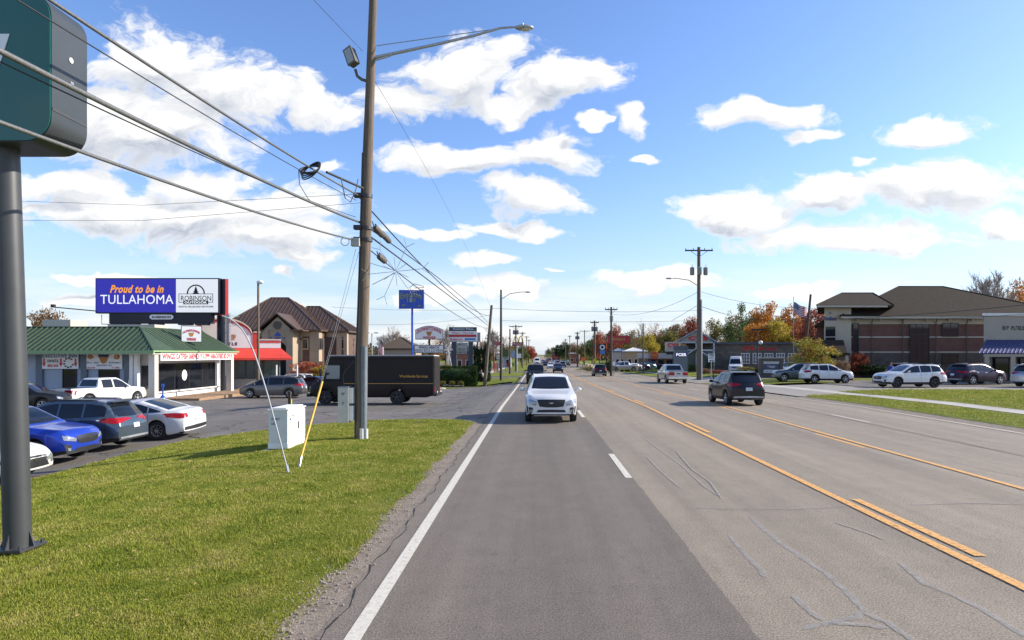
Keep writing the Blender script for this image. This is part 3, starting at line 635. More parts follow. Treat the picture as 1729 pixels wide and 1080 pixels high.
def vehicle(name, label, cat, kind, paint, loc, heading, group=None, rim='std', detail=2, seed=0, sc=1.0, **kw):
    sp = dict(VT[kind]); sp.update(kw); L, W = sp['L'], sp['W']
    hx, hy = math.cos(heading), math.sin(heading); a = sp['wb'] / 2
    gz = lambda f, q: G(loc[0] + hx * f - hy * q, loc[1] + hy * f + hx * q)
    dzf = (gz(a, 0) - gz(-a, 0)) / (2 * a); dzl = (gz(0, .8) - gz(0, -.8)) / 1.6
    t = thing(name, label, cat, (loc[0], loc[1], loc[2] + (gz(a, 0) + gz(-a, 0)) / 2 - gz(0, 0)), heading, group); t.scale = (sc, sc, sc)
    t.rotation_euler = (math.atan(dzl), -math.atan(dzf), heading)
    mbx = make_body(sp); body = obj('body', mbx, [paint, M_BLACK, M_BLACK], t, 38)
    bvh = BVHTree.FromPolygons([Vector(v) for v in mbx.v], [f for f in mbx.f])
    top, belt, zb, warp, prof, wxs, ra = body_fn(sp)
    tyre, rimm = wheel_meshes(sp['r'], .235 if kind != 'step_van' else .28, rim)
    for c in wxs:
        for s in (1, -1):
            w = link('wheel', tyre, t); w.location = (L / 2 - c, s * (W / 2 - .135), sp['r']); w.rotation_euler = (0, 0, 0 if s > 0 else math.pi)
            link('rim', rimm, w)
    X = lambda x: L / 2 - x
    def add(nm, up, lo, ax, m_, off=.006, n=8, m=4, par=None): return obj(nm, patch(bvh, up, lo, ax, off, n, m), m_, par or t, 50)
    H = max(z for x, z in sp['top'])
    # windscreen: from cowl to header
    keys = sp['top']; cow = sp.get('cowl') or min((k for k in keys if k[1] > 1.0 or kind == 'sedan' and k[1] > .9), key=lambda k: abs(k[0] - 1.25) if kind not in ('step_van', 'van', 'minivan', 'jeep') else abs(k[0] - {'step_van': .72, 'van': .85, 'minivan': .95, 'jeep': 1.3}[kind]))
    zc = top(cow[0]) + .04; zh = H - .09; wl = W / 2 * (.86 if not sp.get('big') else .89); tum = sp.get('tum', .34); wu = wl - tum * (zh - zc) - .02
    if kind == 'step_van': wl = W / 2 * .93; wu = W / 2 * .93; zh = 2.52
    if kind == 'van': wl = W / 2 * .9; wu = W / 2 * .8; zh = 2.25
    if kind == 'jeep': wl = W / 2 * .85; wu = W / 2 * .78; zc += .04
    if kind != 'step_van': add('windscreen', [(-wu, zh - .02), (-wu * .5, zh), (0, zh + .01), (wu * .5, zh), (wu, zh - .02)], [(-wl, zc + .02), (-wl * .5, zc), (0, zc - .01), (wl * .5, zc), (wl, zc + .02)], 'x+', M_GLASS, n=12, m=8)
    else:
        for s in (-1, 1): add('windscreen', [(s * .05, zh), (s * wu, zh)], [(s * .05, zc), (s * wl, zc)], 'x+', M_GLASS, n=6, m=8)
    if detail >= 2 and kind != 'step_van':
        add('wiper', [(-wl * .75, zc + .08), (wl * .1, zc + .045)], [(-wl * .75, zc + .06), (wl * .1, zc + .03)], 'x+', M_BLACK, .014, 6, 1)
        add('wiper', [(wl * .05, zc + .10), (wl * .8, zc + .05)], [(wl * .05, zc + .08), (wl * .8, zc + .035)], 'x+', M_BLACK, .014, 6, 1)
    # side windows
    for a, b in sp['win']:
        xs = list(np.linspace(a, b, 9))
        up = [(X(x), top(x) - .115 if top(x) - .115 > belt(x) + .05 else belt(x) + .05) for x in xs]; lo = [(X(x), belt(x) + .03) for x in xs]
        for ax in ('y+', 'y-'): add('side_window', up, lo, ax, M_GLASS, .007, 10, 4)
        if detail >= 2 and b - a > .55:
            for ax in ('y+', 'y-'):
                d0, d1 = a - .02 if a > 1.3 else a + .12, b
                z0 = sp['sill'] + .14
                for q in (d1 + .035,): add('door_seam', [(X(q), belt(q) + .02), (X(q + .012), belt(q) + .02)], [(X(q), max(z0, zb(q) + .05)), (X(q + .012), max(z0, zb(q) + .05))], ax, M_BLACK, .004, 1, 10)
                if kind != 'van': 
                    hx = b - .12; add('door_handle', [(X(hx - .17), belt(hx) - .09), (X(hx), belt(hx) - .085)], [(X(hx - .17), belt(hx) - .125), (X(hx), belt(hx) - .12)], ax, M_CHROME if seed % 2 else paint, .022, 3, 1)
    zf = sp['top'][1][1]  # bonnet lip height
    # rear glass
    if kind in ('suv', 'compact_suv', 'minivan'):
        z1, z0 = H - .16, 1.14 if kind != 'minivan' else 1.18; w1 = W / 2 * .62; w0 = W / 2 * .78
        add('rear_window', [(-w1, z1 - .02), (0, z1 + .01), (w1, z1 - .02)], [(-w0, z0), (0, z0 - .02), (w0, z0)], 'x-', M_GLASS, n=10, m=5)
        if detail >= 1:
            m_ = MB(); m_.box(X(L - .42), X(L - .62), -W * .33, W * .33, H - .085, H - .05); obj('spoiler', m_, paint, t)
            for s in (-1, 1): obj('roof_rail', MB().tube([(X(2.3), s * W * .335, H - .06), (X(2.4), s * W * .335, H + .005), (X(L - 1.0), s * W * .335, H - .01), (X(L - .85), s * W * .335, H - .09)], .016, 6), M_BLACK if seed % 2 else M_GALV, t, 60)
    elif kind == 'sedan': add('rear_window', [(X(3.15), -W * .29), (X(3.15), W * .29)], [(X(4.15), -W * .36), (X(4.15), W * .36)], 'z', M_GLASS, n=10, m=6)
    elif kind == 'pickup':
        add('rear_window', [(-.66, H - .14), (.66, H - .14)], [(-.74, 1.32), (.74, 1.32)], 'x-', M_GLASS, n=8, m=5)
        m_ = MB(); m_.box(X(4.08), X(L - .10), -W / 2 + .16, W / 2 - .16, 1.215, 1.235); obj('bed_cover', m_, M_BLACK, t)
        add('tailgate_handle', [(-.16, 1.03), (.16, 1.03)], [(-.16, .93), (.16, .93)], 'x-', M_BLACK, .008, 2, 1)
    elif kind == 'jeep': add('rear_window', [(-.62, H - .12), (.62, H - .12)], [(-.66, 1.22), (.66, 1.22)], 'x-', M_GLASS, n=8, m=4)
    # lamps
    if kind == 'jeep':
        m_ = MB()
        for s in (-1, 1): h = obj('headlight', MB().cyl((X(0) + .05, s * .52, .98), (X(0) - .02, s * .52, .98), .10, n=14), M_LENS, t, 50)
        for k in range(7): m_.box(X(0) + .0, X(0) + .012, -.32 + k * .1, -.275 + k * .1, .82, 1.08)
        obj('grille', m_, M_BLACK, t)
        m_ = MB(); m_.box(X(0) - .05, X(0) + .22, -W / 2, W / 2, .52, .70); obj('bumper', m_, M_BLACK, t)
        for s in (-1, 1):
            for c in wxs: m_ = MB(); m_.box(X(c) - .5, X(c) + .5, min(s * (W / 2 - .05), s * (W / 2 + .08)), max(s * (W / 2 - .05), s * (W / 2 + .08)), .90, .96); obj('mudguard', m_, M_BLACK, t)
    elif kind == 'step_van':
        for s in (-1, 1): obj('headlight', MB().cyl((X(0) + .03, s * .86, .98), (X(0) - .03, s * .86, .98), .11, n=14), M_LENS, t, 50)
        m_ = MB()
        for k in range(5): m_.box(X(0) - .01, X(0) + .015, -.55, .55, .80 + k * .075, .84 + k * .075)
        obj('grille', m_, M_BLACK, t)
        m_ = MB(); m_.box(X(0) - .04, X(0) + .14, -W / 2, W / 2, .46, .66); obj('bumper', m_, M_BLACK, t)
    else:
        B = 1 if sp.get('big') else 0
        hz = zf - .20 if kind != 'pickup' else .86; hh = .13 if kind != 'pickup' else .19; wi = W / 2
        for s in (-1, 1):
            add('headlight', [(s * wi * (.50 + .03 * B), hz + .02 + .03 * B), (s * wi * (.84 + .08 * B), hz + hh + .04 * B)], [(s * wi * (.53 + .04 * B), hz - .07 - .02 * B), (s * wi * (.86 + .07 * B), hz - .01)], 'x+', M_LENS, .008, 6, 3)
            if detail >= 2:
                add('fog_light', [(s * wi * (.66 + .02 * B), .56), (s * wi * (.88 + .05 * B), .62)], [(s * wi * (.70 + .02 * B), .38 - .05 * B), (s * wi * (.84 + .06 * B), .41 - .04 * B)], 'x+', M_BLACK, .006, 4, 3)
                add('fog_lens', [(s * wi * .69, .48), (s * wi * .79, .50)], [(s * wi * .70, .40), (s * wi * .78, .41)], 'x+', M_LENS, .012, 3, 2)
        gz = zf - .05
        gr = add('grille', [(-wi * (.50 + .03 * B), gz - .07 + .04 * B), (-wi * .2, gz - .04 + .02 * B), (wi * .2, gz - .04 + .02 * B), (wi * (.50 + .03 * B), gz - .07 + .04 * B)], [(-wi * .44, gz - .27), (-wi * .2, gz - .295), (wi * .2, gz - .295), (wi * .44, gz - .27)], 'x+', M_BLACK, .008, 8, 3)
        if detail >= 1: add('emblem', [(-.075, gz - .13), (0, gz - .118), (.075, gz - .13)], [(-.075, gz - .15), (0, gz - .172), (.075, gz - .15)], 'x+', M_CHROME, .016, 4, 2, gr)
        add('air_intake', [(-wi * .50, .47 + .02 * B), (0, .485 + .02 * B), (wi * .50, .47 + .02 * B)], [(-wi * .64, .27 - .03 * B), (0, .26 - .03 * B), (wi * .64, .27 - .03 * B)], 'x+', M_BLACK, .006, 8, 3)
        if detail >= 2: add('chrome_strip', [(-wi * .64, .265), (wi * .64, .265)], [(-wi * .66, .235), (wi * .66, .235)], 'x+', M_CHROME, .012, 8, 1)
    if kind in ('suv', 'compact_suv', 'minivan', 'sedan'):
        tz = {'suv': .98, 'compact_suv': .98, 'minivan': 1.02, 'sedan': .86}[kind]
        for s in (-1, 1): add('tail_light', [(s * W * .28, tz + .03), (s * W * .43, tz + .13), (s * W * .485, tz + .12)], [(s * W * .30, tz - .04), (s * W * .45, tz - .07), (s * W * .485, tz - .02)], 'x-', M_TAIL, .010, 8, 3)
        for s in (-1, 1):
            ax = 'y+' if s > 0 else 'y-'
            add('tail_light', [(X(L - .30), tz + .12), (X(L - .10), tz + .10)], [(X(L - .24), tz + .0), (X(L - .11), tz - .06)], ax, M_TAIL, .010, 4, 3)
    elif kind in ('pickup', 'jeep', 'van', 'step_van'):
        tz = {'pickup': .82, 'jeep': .85, 'van': 1.1, 'step_van': .75}[kind]
        for s in (-1, 1):
            add('tail_light', [(s * W * .40, tz + .3), (s * W * .475, tz + .3)], [(s * W * .40, tz), (s * W * .475, tz)], 'x-', M_TAIL, .010, 2, 3)
            if kind == 'pickup': add('tail_light', [(X(L - .14), tz + .3), (X(L - .02), tz + .3)], [(X(L - .12), tz), (X(L - .02), tz)], 'y+' if s > 0 else 'y-', M_TAIL, .010, 2, 3)
    if detail >= 1:
        pz = .80 if kind not in ('sedan', 'pickup', 'step_van') else .68
        pl = add('number_plate', [(-.16, pz + .08), (.16, pz + .08)], [(-.16, pz - .07), (.16, pz - .07)], 'x-', M_PLATE, .014, 2, 1)
        if kind in ('pickup', 'jeep', 'step_van'):
            m_ = MB(); m_.box(X(L) - .14, X(L) + .06, -W / 2 + .02, W / 2 - .02, .50, .66); obj('rear_bumper', m_, M_CHROME if kind == 'pickup' else M_BLACK, t)
        else: add('rear_bumper', [(-W * .40, .46), (0, .48), (W * .40, .46)], [(-W * .42, .34), (0, .33), (W * .42, .34)], 'x-', M_GALV if sp.get('clad') else M_BLACK, .014, 8, 2)
        mz = belt(cow[0] + .45) + .10 if kind != 'step_van' else 1.85
        for s in (-1, 1): obj('wing_mirror', mirror(s, X(cow[0] + .42), mz, sp), paint if kind not in ('step_van', 'van', 'jeep') else M_BLACK, t, 60)
    return t, bvh, sp
def paint(name, col, metal=.0, rough=.28): return mat(name, col, rough, metal, coat=.35 if sum(col) < .15 else .7, spec=.3 if sum(col) < .15 else .5, var=.03, vscale=2)
P_WHITE = paint('white_car_paint', (.66, .66, .655)); P_BLACK = paint('black_car_paint', (.012, .012, .014)); P_BLUE = paint('blue_car_paint', (.015, .05, .42), .3)
P_SILV = paint('silver_blue_paint', (.09, .12, .15), .6); P_GREY = paint('grey_car_paint', (.13, .125, .125), .6); P_BRWN = mat('brown_truck_paint', (.014, .009, .007), .5, spec=.25, coat=.05, var=.1, vscale=1.5)
P_NAVY = paint('navy_car_paint', (.02, .025, .06), .4); P_RED = paint('red_car_paint', (.35, .02, .02)); P_TEAL = paint('teal_car_paint', (.02, .10, .11), .3); P_PEARL = paint('pearl_car_paint', (.62, .61, .58)); P_LSILV = paint('light_silver_paint', (.42, .43, .45), .7); P_PURP = paint('dark_purple_paint', (.035, .02, .04), .5)

def at(X_, Y_, dz=0): return (X_, Y_, G(X_, Y_) + dz)
D = R
white_suv, bv, sp_ = vehicle('car', 'white family SUV driving toward the camera in the left lane', 'car', 'suv', P_WHITE, at(.55, 25.0), D(-90), detail=2, W=1.92, clad=False, big=True)
vehicle('car', 'black boxy off-road car with round headlights behind the white SUV', 'car', 'jeep', P_BLACK, at(-.05, 63), D(-90), detail=1)
vehicle('car', 'black compact SUV with a silver rear bumper driving away in the right lanes', 'car', 'compact_suv', P_BLACK, at(10.15, 32.4), D(91), detail=2, seed=2)
vehicle('car', 'dark square SUV seen from behind in the centre lane ahead', 'car', 'suv', P_BLACK, at(9.15, 92), D(90), detail=1)
vehicle('pickup_truck', 'silver pickup seen from behind driving away beside the right verge', 'pickup', 'pickup', P_LSILV, at(13.7, 64), D(91), detail=2)
# parked in the lot on the left
vehicle('car', 'pale silver car in the lot, nearest the green pylon sign', 'car', 'sedan', P_PEARL, at(-15.0, 15.9), D(0), group='cars parked along the lawn', rim='multi')
vehicle('car', 'bright blue crossover parked nose to the lawn', 'car', 'suv', P_BLUE, at(-15.9, 19.1), D(2), group='cars parked along the lawn', seed=2, H=1.6)
vehicle('car', 'silver blue SUV parked tail to the lawn between the blue and white cars', 'car', 'suv', P_SILV, at(-16.2, 21.9), D(181), group='cars parked along the lawn', seed=3)
vehicle('car', 'white sedan with red tail lights parked tail to the lawn', 'car', 'sedan', P_WHITE, at(-15.55, 24.6), D(180), group='cars parked along the lawn', rim='multi')
vehicle('pickup_truck', 'white pickup with its tailgate to the camera parked at the green roofed restaurant', 'pickup', 'pickup', P_WHITE, at(-29.2, 42.6), D(74), detail=2, sc=.97)
vehicle('car', 'black car parked at the left wall of the green roofed building', 'car', 'suv', P_BLACK, at(-30.3, 37.4), D(12), detail=1)
vehicle('minivan', 'grey brown minivan parked in front of the red awning', 'minivan', 'minivan', P_GREY, at(-21.3, 51.5), D(186), detail=2)
vehicle('car', 'white SUV parked behind the minivan', 'car', 'suv', P_WHITE, at(-24.6, 64), D(165), detail=1)
vehicle('car', 'dark blue sedan parked beside the white SUV behind the delivery truck', 'car', 'sedan', P_NAVY, at(-21.6, 63), D(-20), detail=1)
# parked on the right
vehicle('car', 'white crossover with black wheels parked facing left on the pale lot', 'car', 'suv', P_WHITE, at(27.0, 45.9, .07), D(184), rim='dark', seed=5, W=1.9)
vehicle('car', 'small white SUV with its tail to the left beside the brick monument sign', 'car', 'compact_suv', P_WHITE, at(25.0, 54.6, .09), D(-3), seed=3)
vehicle('car', 'grey SUV half hidden behind the small white SUV', 'car', 'suv', P_SILV, at(24.3, 58.6, .09), D(170), detail=1)
vehicle('car', 'dark grey SUV parked right of the white crossover', 'car', 'suv', P_PURP, at(35.6, 51.3, .1), D(15), seed=3)
vehicle('car', 'black car behind the white crossover and dark grey SUV', 'car', 'suv', P_BLACK, at(33.9, 57.0, .1), D(10), detail=1)
vehicle('car', 'silver car cut by the right edge of the picture', 'car', 'suv', P_LSILV, at(37.0, 46.2, .1), D(20), seed=3)
vehicle('delivery_van', 'white high roof cargo van in front of the pharmacy', 'van', 'van', P_WHITE, at(32.8, 104), D(-110), detail=1)
for i, (px, p_, k_, lab, hd) in enumerate([(1052, P_LSILV, 'pickup', 'silver pickup leftmost in the row right of the road', 200), (1066, P_WHITE, 'sedan', 'white sedan second in the row right of the road', 200), (1077, P_NAVY, 'sedan', 'navy sedan in the middle of the row right of the road', 205),
                                           (1088, P_TEAL, 'sedan', 'teal sedan in the row right of the road, left of the navy SUV', 205), (1101, P_NAVY, 'suv', 'navy SUV rightmost of the row right of the road', 10)]):
    Yq = 118 + i * 1.5; vehicle('car', lab, 'car', k_, p_, at(wx(px, Yq), Yq, .12), D(hd), group='cars parked on the lawn lot beyond the pickup', detail=0)
vehicle('car', 'light blue car in front of the pharmacy wall', 'car', 'suv', P_LSILV, at(wx(1341, 84), 84, .1), D(-80), detail=0)
far = [(942, 116, 'suv', P_NAVY, -90, 'dark SUV oncoming in the inner lane, third vehicle ahead'), (930, 158, 'sedan', P_WHITE, -90, 'white car oncoming left of the dark SUV'),
       (921, 190, 'suv', P_NAVY, -90, 'navy SUV far ahead left of the white oncoming car'), (907, 238, 'van', P_WHITE, -90, 'white van far down the left lane'), (907, 330, 'suv', P_BLACK, -90, 'black SUV far down the left lane behind the white van'),
       (941, 215, 'suv', P_GREY, -90, 'grey SUV far ahead in the middle of the road'), (950, 180, 'suv', P_SILV, 90, 'silver blue SUV driving away far ahead'), (958, 205, 'sedan', P_TEAL, 90, 'dark teal sedan driving away far ahead by the verge'),
       (951, 260, 'sedan', P_BLACK, 90, 'black sedan far ahead in the right lane'), (934, 270, 'sedan', P_WHITE, 90, 'white sedan tiny in the distance'), (924, 300, 'suv', P_RED, -90, 'red SUV tiny in the distance'), (917, 260, 'suv', P_LSILV, -90, 'silver SUV tiny in the distance'), (928, 380, 'suv', P_NAVY, 90, 'blue SUV farthest away in the right lane')]
for px, Yq, k_, p_, hd, lab in far: vehicle('car', lab, 'car', k_, p_, at(wx(px, Yq), Yq), D(hd), group='cars far down the road', detail=0)
# brown parcel truck
trk, bv, tsp = vehicle('delivery_truck', 'dark brown parcel delivery truck side on across the driveway', 'truck', 'step_van', P_BRWN, at(-9.9, 39.3), D(180), detail=1, rim='dark')
M_GOLD = mat('gold_paint', (.55, .30, .05), .4); Lh = tsp['L'] / 2
# camera sees the truck's local +Y side (heading 180)
m_ = MB(); m_.box(Lh - 7.5, Lh - 2.05, 1.150, 1.156, 1.245, 1.275); obj('gold_stripe', m_, M_GOLD, trk)
m_ = MB(); m_.T = Matrix.Rotation(math.pi, 4, 'Z'); put_text(m_, 'Worldwide Services', -Lh + 5.45, -Lh + 7.15, 1.62, 1.79, -1.157, .012); obj('lettering', m_, M_GOLD, trk)
m_ = MB(); m_.box(Lh - 1.85, Lh - 1.05, 1.148, 1.162, 1.55, 2.35); w_ = obj('side_window', m_, mat('cab_glass', (.16, .18, .18), .08, coat=1), trk)
m_ = MB()
for a, b, c, d in ((1.0, 1.05, 1.5, 2.4), (1.85, 1.9, 1.5, 2.4), (1.0, 1.9, 1.5, 1.55), (1.0, 1.9, 2.35, 2.4)): m_.box(Lh - b, Lh - a, 1.15, 1.168, c, d)
obj('window_frame', m_, M_BLACK, trk)
m_ = MB(); m_.box(Lh - 1.98, Lh - 1.95, 1.146, 1.158, .6, 2.6); m_.box(Lh - 2.85, Lh - 2.82, 1.146, 1.158, .6, 2.6); obj('door_seam', m_, M_BLACK, trk)
m_ = MB(); m_.box(Lh - 7.5, Lh - 1.2, -1.1, 1.1, 2.93, 2.985); obj('roof_panel', m_, mat('translucent_roof', (.55, .54, .5), .5), trk)
m_ = MB(); m_.box(Lh - 7.52, Lh - 1.15, 1.135, 1.165, 2.84, 2.90); m_.box(Lh - 7.54, Lh - 7.47, 1.135, 1.165, .5, 2.9); obj('edge_trim', m_, mat('brown_trim', (.05, .035, .028), .4), trk)
m_ = MB(); m_.tube([(Lh - .85, 1.15, 1.5), (Lh - .75, 1.42, 1.75), (Lh - .75, 1.42, 2.2), (Lh - .95, 1.15, 2.35)], .018); m_.box(Lh - .80, Lh - .74, 1.32, 1.52, 1.72, 2.15); obj('mirror_arm', m_, M_BLACK, trk)

# ------------------------------------------------------------------ parts given in world coordinates
SKEW = {}
def wpart(name, mb, m, parent, smooth=None, fix=True):
    o = Vector((0, 0, 0)); p = parent; r = parent
    while r.parent is not None: r = r.parent
    if r.name in SKEW: k, y0 = SKEW[r.name]; mb.v = [(v[0] + (v[1] - y0) * k, v[1], v[2]) for v in mb.v]
    while p is not None: o += Vector(p.location); p = p.parent
    mb.v = [(v[0] - o.x, v[1] - o.y, v[2] - o.z) for v in mb.v]
    return obj(name, mb, m, parent, smooth, fix)
def RT(x, y, z, a): return Matrix.Translation((x, y, z)) @ Matrix.Rotation(a, 4, 'Z')
def wbox(name, m, parent, *b): mm = MB(); mm.box(*b); return wpart(name, mm, m, parent)
def rect(px0, px1, py0, py1, Y): return wx(px0, Y), wx(px1, Y), wz(py1, Y), wz(py0, Y)
def window(parent, x0, x1, z0, z1, y, fm, nx=1, nz=1, t=.06, pane=None, T=None, local=False):
    f = MB(); f.T = T
    f.box(x0 - t, x1 + t, y - .05, y + .02, z1, z1 + t); f.box(x0 - t, x1 + t, y - .07, y + .02, z0 - t, z0)
    f.box(x0 - t, x0, y - .05, y + .02, z0, z1); f.box(x1, x1 + t, y - .05, y + .02, z0, z1)
    for k in range(1, nx): a = x0 + (x1 - x0) * k / nx; f.box(a - t * .4, a + t * .4, y - .035, y, z0, z1)
    for k in range(1, nz): a = z0 + (z1 - z0) * k / nz; f.box(x0, x1, y - .03, y + .005, a - t * .35, a + t * .35)
    put = obj if local else wpart
    w = put('window', f, fm, parent)
    g = MB(); g.T = T; g.box(x0, x1, y - .012, y + .01, z0, z1); put('pane', g, pane or M_GLASS, w); return w
M_TRIMW = mat('trim_white', (.70, .69, .66), .6, var=.06, vscale=3); M_DARKF = mat('dark_frame', (.03, .03, .035), .5)
M_BLUE = mat('sign_blue', (.012, .07, .42), .35); M_REDS = mat('sign_red', (.55, .03, .03), .4); M_WSIGN = mat('sign_white', (.80, .80, .80), .4, var=.04, vscale=2); M_INK = mat('sign_ink', (.015, .015, .02), .5); M_YELS = mat('sign_yellow', (.75, .48, .06), .4)

# ------------------------------------------------------------------ green roofed restaurant
RB = thing('restaurant_building', 'low pale restaurant building with a green metal mansard roof behind the parked cars', 'building', (-36, 50, -.95))
M_PALE = mat('pale_blue_wall', (.36, .42, .50), .8, var=.07, vscale=1.2, bump=.15); M_CREAM = mat('cream_wall', (.62, .58, .50), .8, var=.08, vscale=1.5, bump=.15)
M_GREENR = mat('green_metal_roof', (.040, .070, .036), .6, .0, var=.14, vscale=1.2); M_GREENT = mat('green_fascia', (.22, .34, .16), .55)
mb = MB(); mb.box(-58, -29.6, 46.8, 58, -1.2, 2.5); wpart('wall', mb, M_PALE, RB)
mb = MB(); mb.box(-29.6, -28.9, 47.6, 58, 1.68, 2.5); mb.box(-29.6, -28.9, 47.6, 58, -1.2, -.35); mb.box(-29.6, -28.9, 47.6, 48.5, -.35, 1.68); mb.box(-29.6, -28.9, 56.9, 58, -.35, 1.68); wpart('wall', mb, M_TRIMW, RB)
mb = MB(); e = 2.72
def slope(m, a, b, c, d, n, h=.05, w=.03):
    a, b, c, d = map(Vector, (a, b, c, d)); nor = (b - a).cross(d - a).normalized()
    if nor.z < 0: nor = -nor
    m.prism([a, b, c, d], -nor * .08)
    for k in range(n + 1):
        t = k / n; p = a.lerp(b, t); q = d.lerp(c, t); u = (b - a).normalized() * w
        m.prism([p - u, p + u, q + u, q - u], nor * h)
A1, A2, A3, A4 = (-58, 45.2, e), (-27.3, 45.2, e), (-30.1, 48.2, 4.5), (-58, 48.2, 4.5)
B2, B3 = (-27.3, 58.2, e), (-30.1, 57.2, 4.5)
# front slope: ribs run square to the eave, cut along the hip
slope(mb, A1, (-30.1, 45.2, e), A3, A4, 68, .07, .04)
mb.quad((-30.1, 45.2, e), A2, A3, A3); slope(mb, (-27.3, 48.2, e), (-27.3, 57.2, e), B3, A3, 20, .03, .02)
mb.quad(A2, (-27.3, 48.2, e), A3, A3); mb.quad((-27.3, 57.2, e), B2, B3, B3)
for k in range(1, 7):
    x = -30.1 + k * .4; f = k * .4 / 2.8; mb.tube([(x, 45.2, e + .03), (x, 48.2 - 3 * f, 4.5 - 1.78 * f + .03)], .035, 4)
mb.quad(B2, (-58, 58.2, e), (-58, 57.2, 4.5), B3); mb.quad(A4, A3, B3, (-58, 57.2, 4.5))
mb.tube([A2, A3], .07, 5); mb.tube([(-58, 48.2, 4.53), (-30.1, 48.2, 4.53), (-30.1, 57.2, 4.53)], .06, 5)
wpart('roof', mb, M_GREENR, RB)
mb = MB(); mb.box(-58, -27.25, 45.15, 45.3, e - .22, e + .02); mb.box(-27.4, -27.25, 45.3, 58.2, e - .1, e + .02); wpart('fascia', mb, M_GREENT, RB)
mb = MB(); mb.box(-58, -27.4, 45.3, 58.1, 2.46, 2.52); wpart('soffit', mb, M_CREAM, RB)
mb = MB(); mb.box(-58, -29.7, 45.35, 45.5, 2.48, 2.56); wpart('gutter_board', mb, mat('grey_board', (.25, .27, .29), .7), RB)
for y in (45.7, 57.2): wbox('pillar', M_CREAM, RB, -27.95, -27.5, y, y + .45, -1.2, 2.46)
wbox('pillar', M_CREAM, RB, -27.95, -27.55, 51.3, 51.6, 2.0, 2.46)
for a, b in ((60, 71), (136, 146), (209, 217), (20, 26)): x0, x1, _, _ = rect(a, b, 0, 1, 46.6); wbox('pilaster', mat('grey_pilaster', (.15, .18, .22), .8, var=.1), RB, x0, x1, 46.6, 46.79, -1.2, 2.46)
for a, b in ((218, 224), (226, 232)): x0, x1, _, _ = rect(a, b, 0, 1, 46.2); wbox('column', M_TRIMW, RB, x0, x1, 46.2, 46.5, -1.2, 2.46)
for a, b, zt in ((107, 128, 1.35), (168, 200, 1.30)):
    x0, x1, _, _ = rect(a, b, 0, 1, 46.75)
    w = window(RB, x0, x1, -1.0, zt, 46.76, M_DARKF, 1, 1); w.name = 'door'
wbox('door', M_DARKF, RB, -29.55, -28.95, 47.5, 47.58, -1.1, 1.6)
T = RT(-28.88, 0, 0, R(90))
window(RB, 48.5, 56.9, -.35, 1.68, 0, M_DARKF, 4, 1, .07, T=T)
m_ = MB(); m_.box(-28.95, -28.7, 48.0, 57.6, -.50, -.40); wpart('window_sill', m_, M_TRIMW, RB)
m_ = MB(); m_.T = RT(-28.86, 0, 0, R(90)); m_.ball((52.0, -.02, .75), .38, .01, .45, 12, 6); wpart('window_sticker', m_, M_WSIGN, RB)
m_ = MB(); m_.box(-40.5, -38.2, 52, 54, 4.5, 5.3); m_.box(-36.5, -32.5, 54, 56, 4.5, 5.0); wpart('rooftop_unit', m_, mat('hvac_tan', (.50, .46, .38), .6), RB)
# banner along the side
bn = tag(obj('banner', MB(), M_WSIGN), '', 'banner'); bpy.data.objects.remove(bn)
def sign_board(name, label, cat, x0, x1, z0, z1, T, frame, face, depth=.25, edge=.05, group=None, loc=None):
    o = T @ Vector(((x0 + x1) / 2, 0, z0)); t = thing(name, label, cat, o, 0, group)
    m = MB(); m.T = T; m.box(x0, x1, 0, depth, z0, z1); wpart('cabinet', m, frame, t)
    m = MB(); m.T = T; m.box(x0 + edge, x1 - edge, -.012, 0.0, z0 + edge, z1 - edge); f = wpart('face', m, face, t); return t, f
T = RT(-27.42, 0, 0, R(90))
bt, bf = sign_board('banner', 'long white banner with red menu lettering under the right eave of the green roof', 'banner', 46.3, 57.3, 1.98, 2.60, T, M_WSIGN, M_WSIGN, .04, .01)
m = MB(); m.T = T
xx = [46.45, 48.1, 48.25, 49.9, 50.05, 51.6, 51.75, 53.2, 53.35, 54.7, 54.8, 55.5, 55.6, 56.4, 56.45, 57.2]
for k, wd in enumerate(['WINGS', 'CATFISH', 'SANDWICH', '913-2999', 'HABACHI', 'FRIED', 'RICE LO', 'MEIN']): put_text(m, wd, xx[2 * k], xx[2 * k + 1], 2.07, 2.51, -.02, .03)
wpart('lettering', m, M_REDS, bf)
T0 = RT(0, 46.62, 0, 0)
x0, x1, z0, z1 = rect(70, 132, 597, 622.5, 46.6)
bt, bf = sign_board('banner', 'white inn banner with three red arrows above the left door', 'banner', x0, x1, z0, z1, T0, M_WSIGN, M_WSIGN, .04, .01)
w = x1 - x0; h = z1 - z0
m = MB(); m.T = T0; put_text(m, 'EXECUTIVE INN', x0 + .03 * w, x0 + .97 * w, z0 + .74 * h, z0 + .97 * h, -.02, .02); wpart('lettering', m, mat('ink_blue', (.02, .12, .28), .5), bf)
m = MB(); m.T = T0
for f in (.07, .53, .93):
    cx = x0 + f * w; m.prism([(cx - .06, -.03, z0 + .68 * h), (cx + .06, -.03, z0 + .68 * h), (cx + .06, -.03, z0 + .40 * h), (cx + .14, -.03, z0 + .40 * h), (cx, -.03, z0 + .14 * h), (cx - .14, -.03, z0 + .40 * h), (cx - .06, -.03, z0 + .40 * h)], (0, .01, 0))
put_text(m, 'WEEKLY RATES', x0 + .16 * w, x0 + .46 * w, z0 + .12 * h, z0 + .30 * h, -.02, .02); wpart('arrow', m, M_REDS, bf)
m = MB(); m.T = T0; put_text(m, 'LOW RATE &', x0 + .16 * w, x0 + .46 * w, z0 + .42 * h, z0 + .62 * h, -.02, .02)
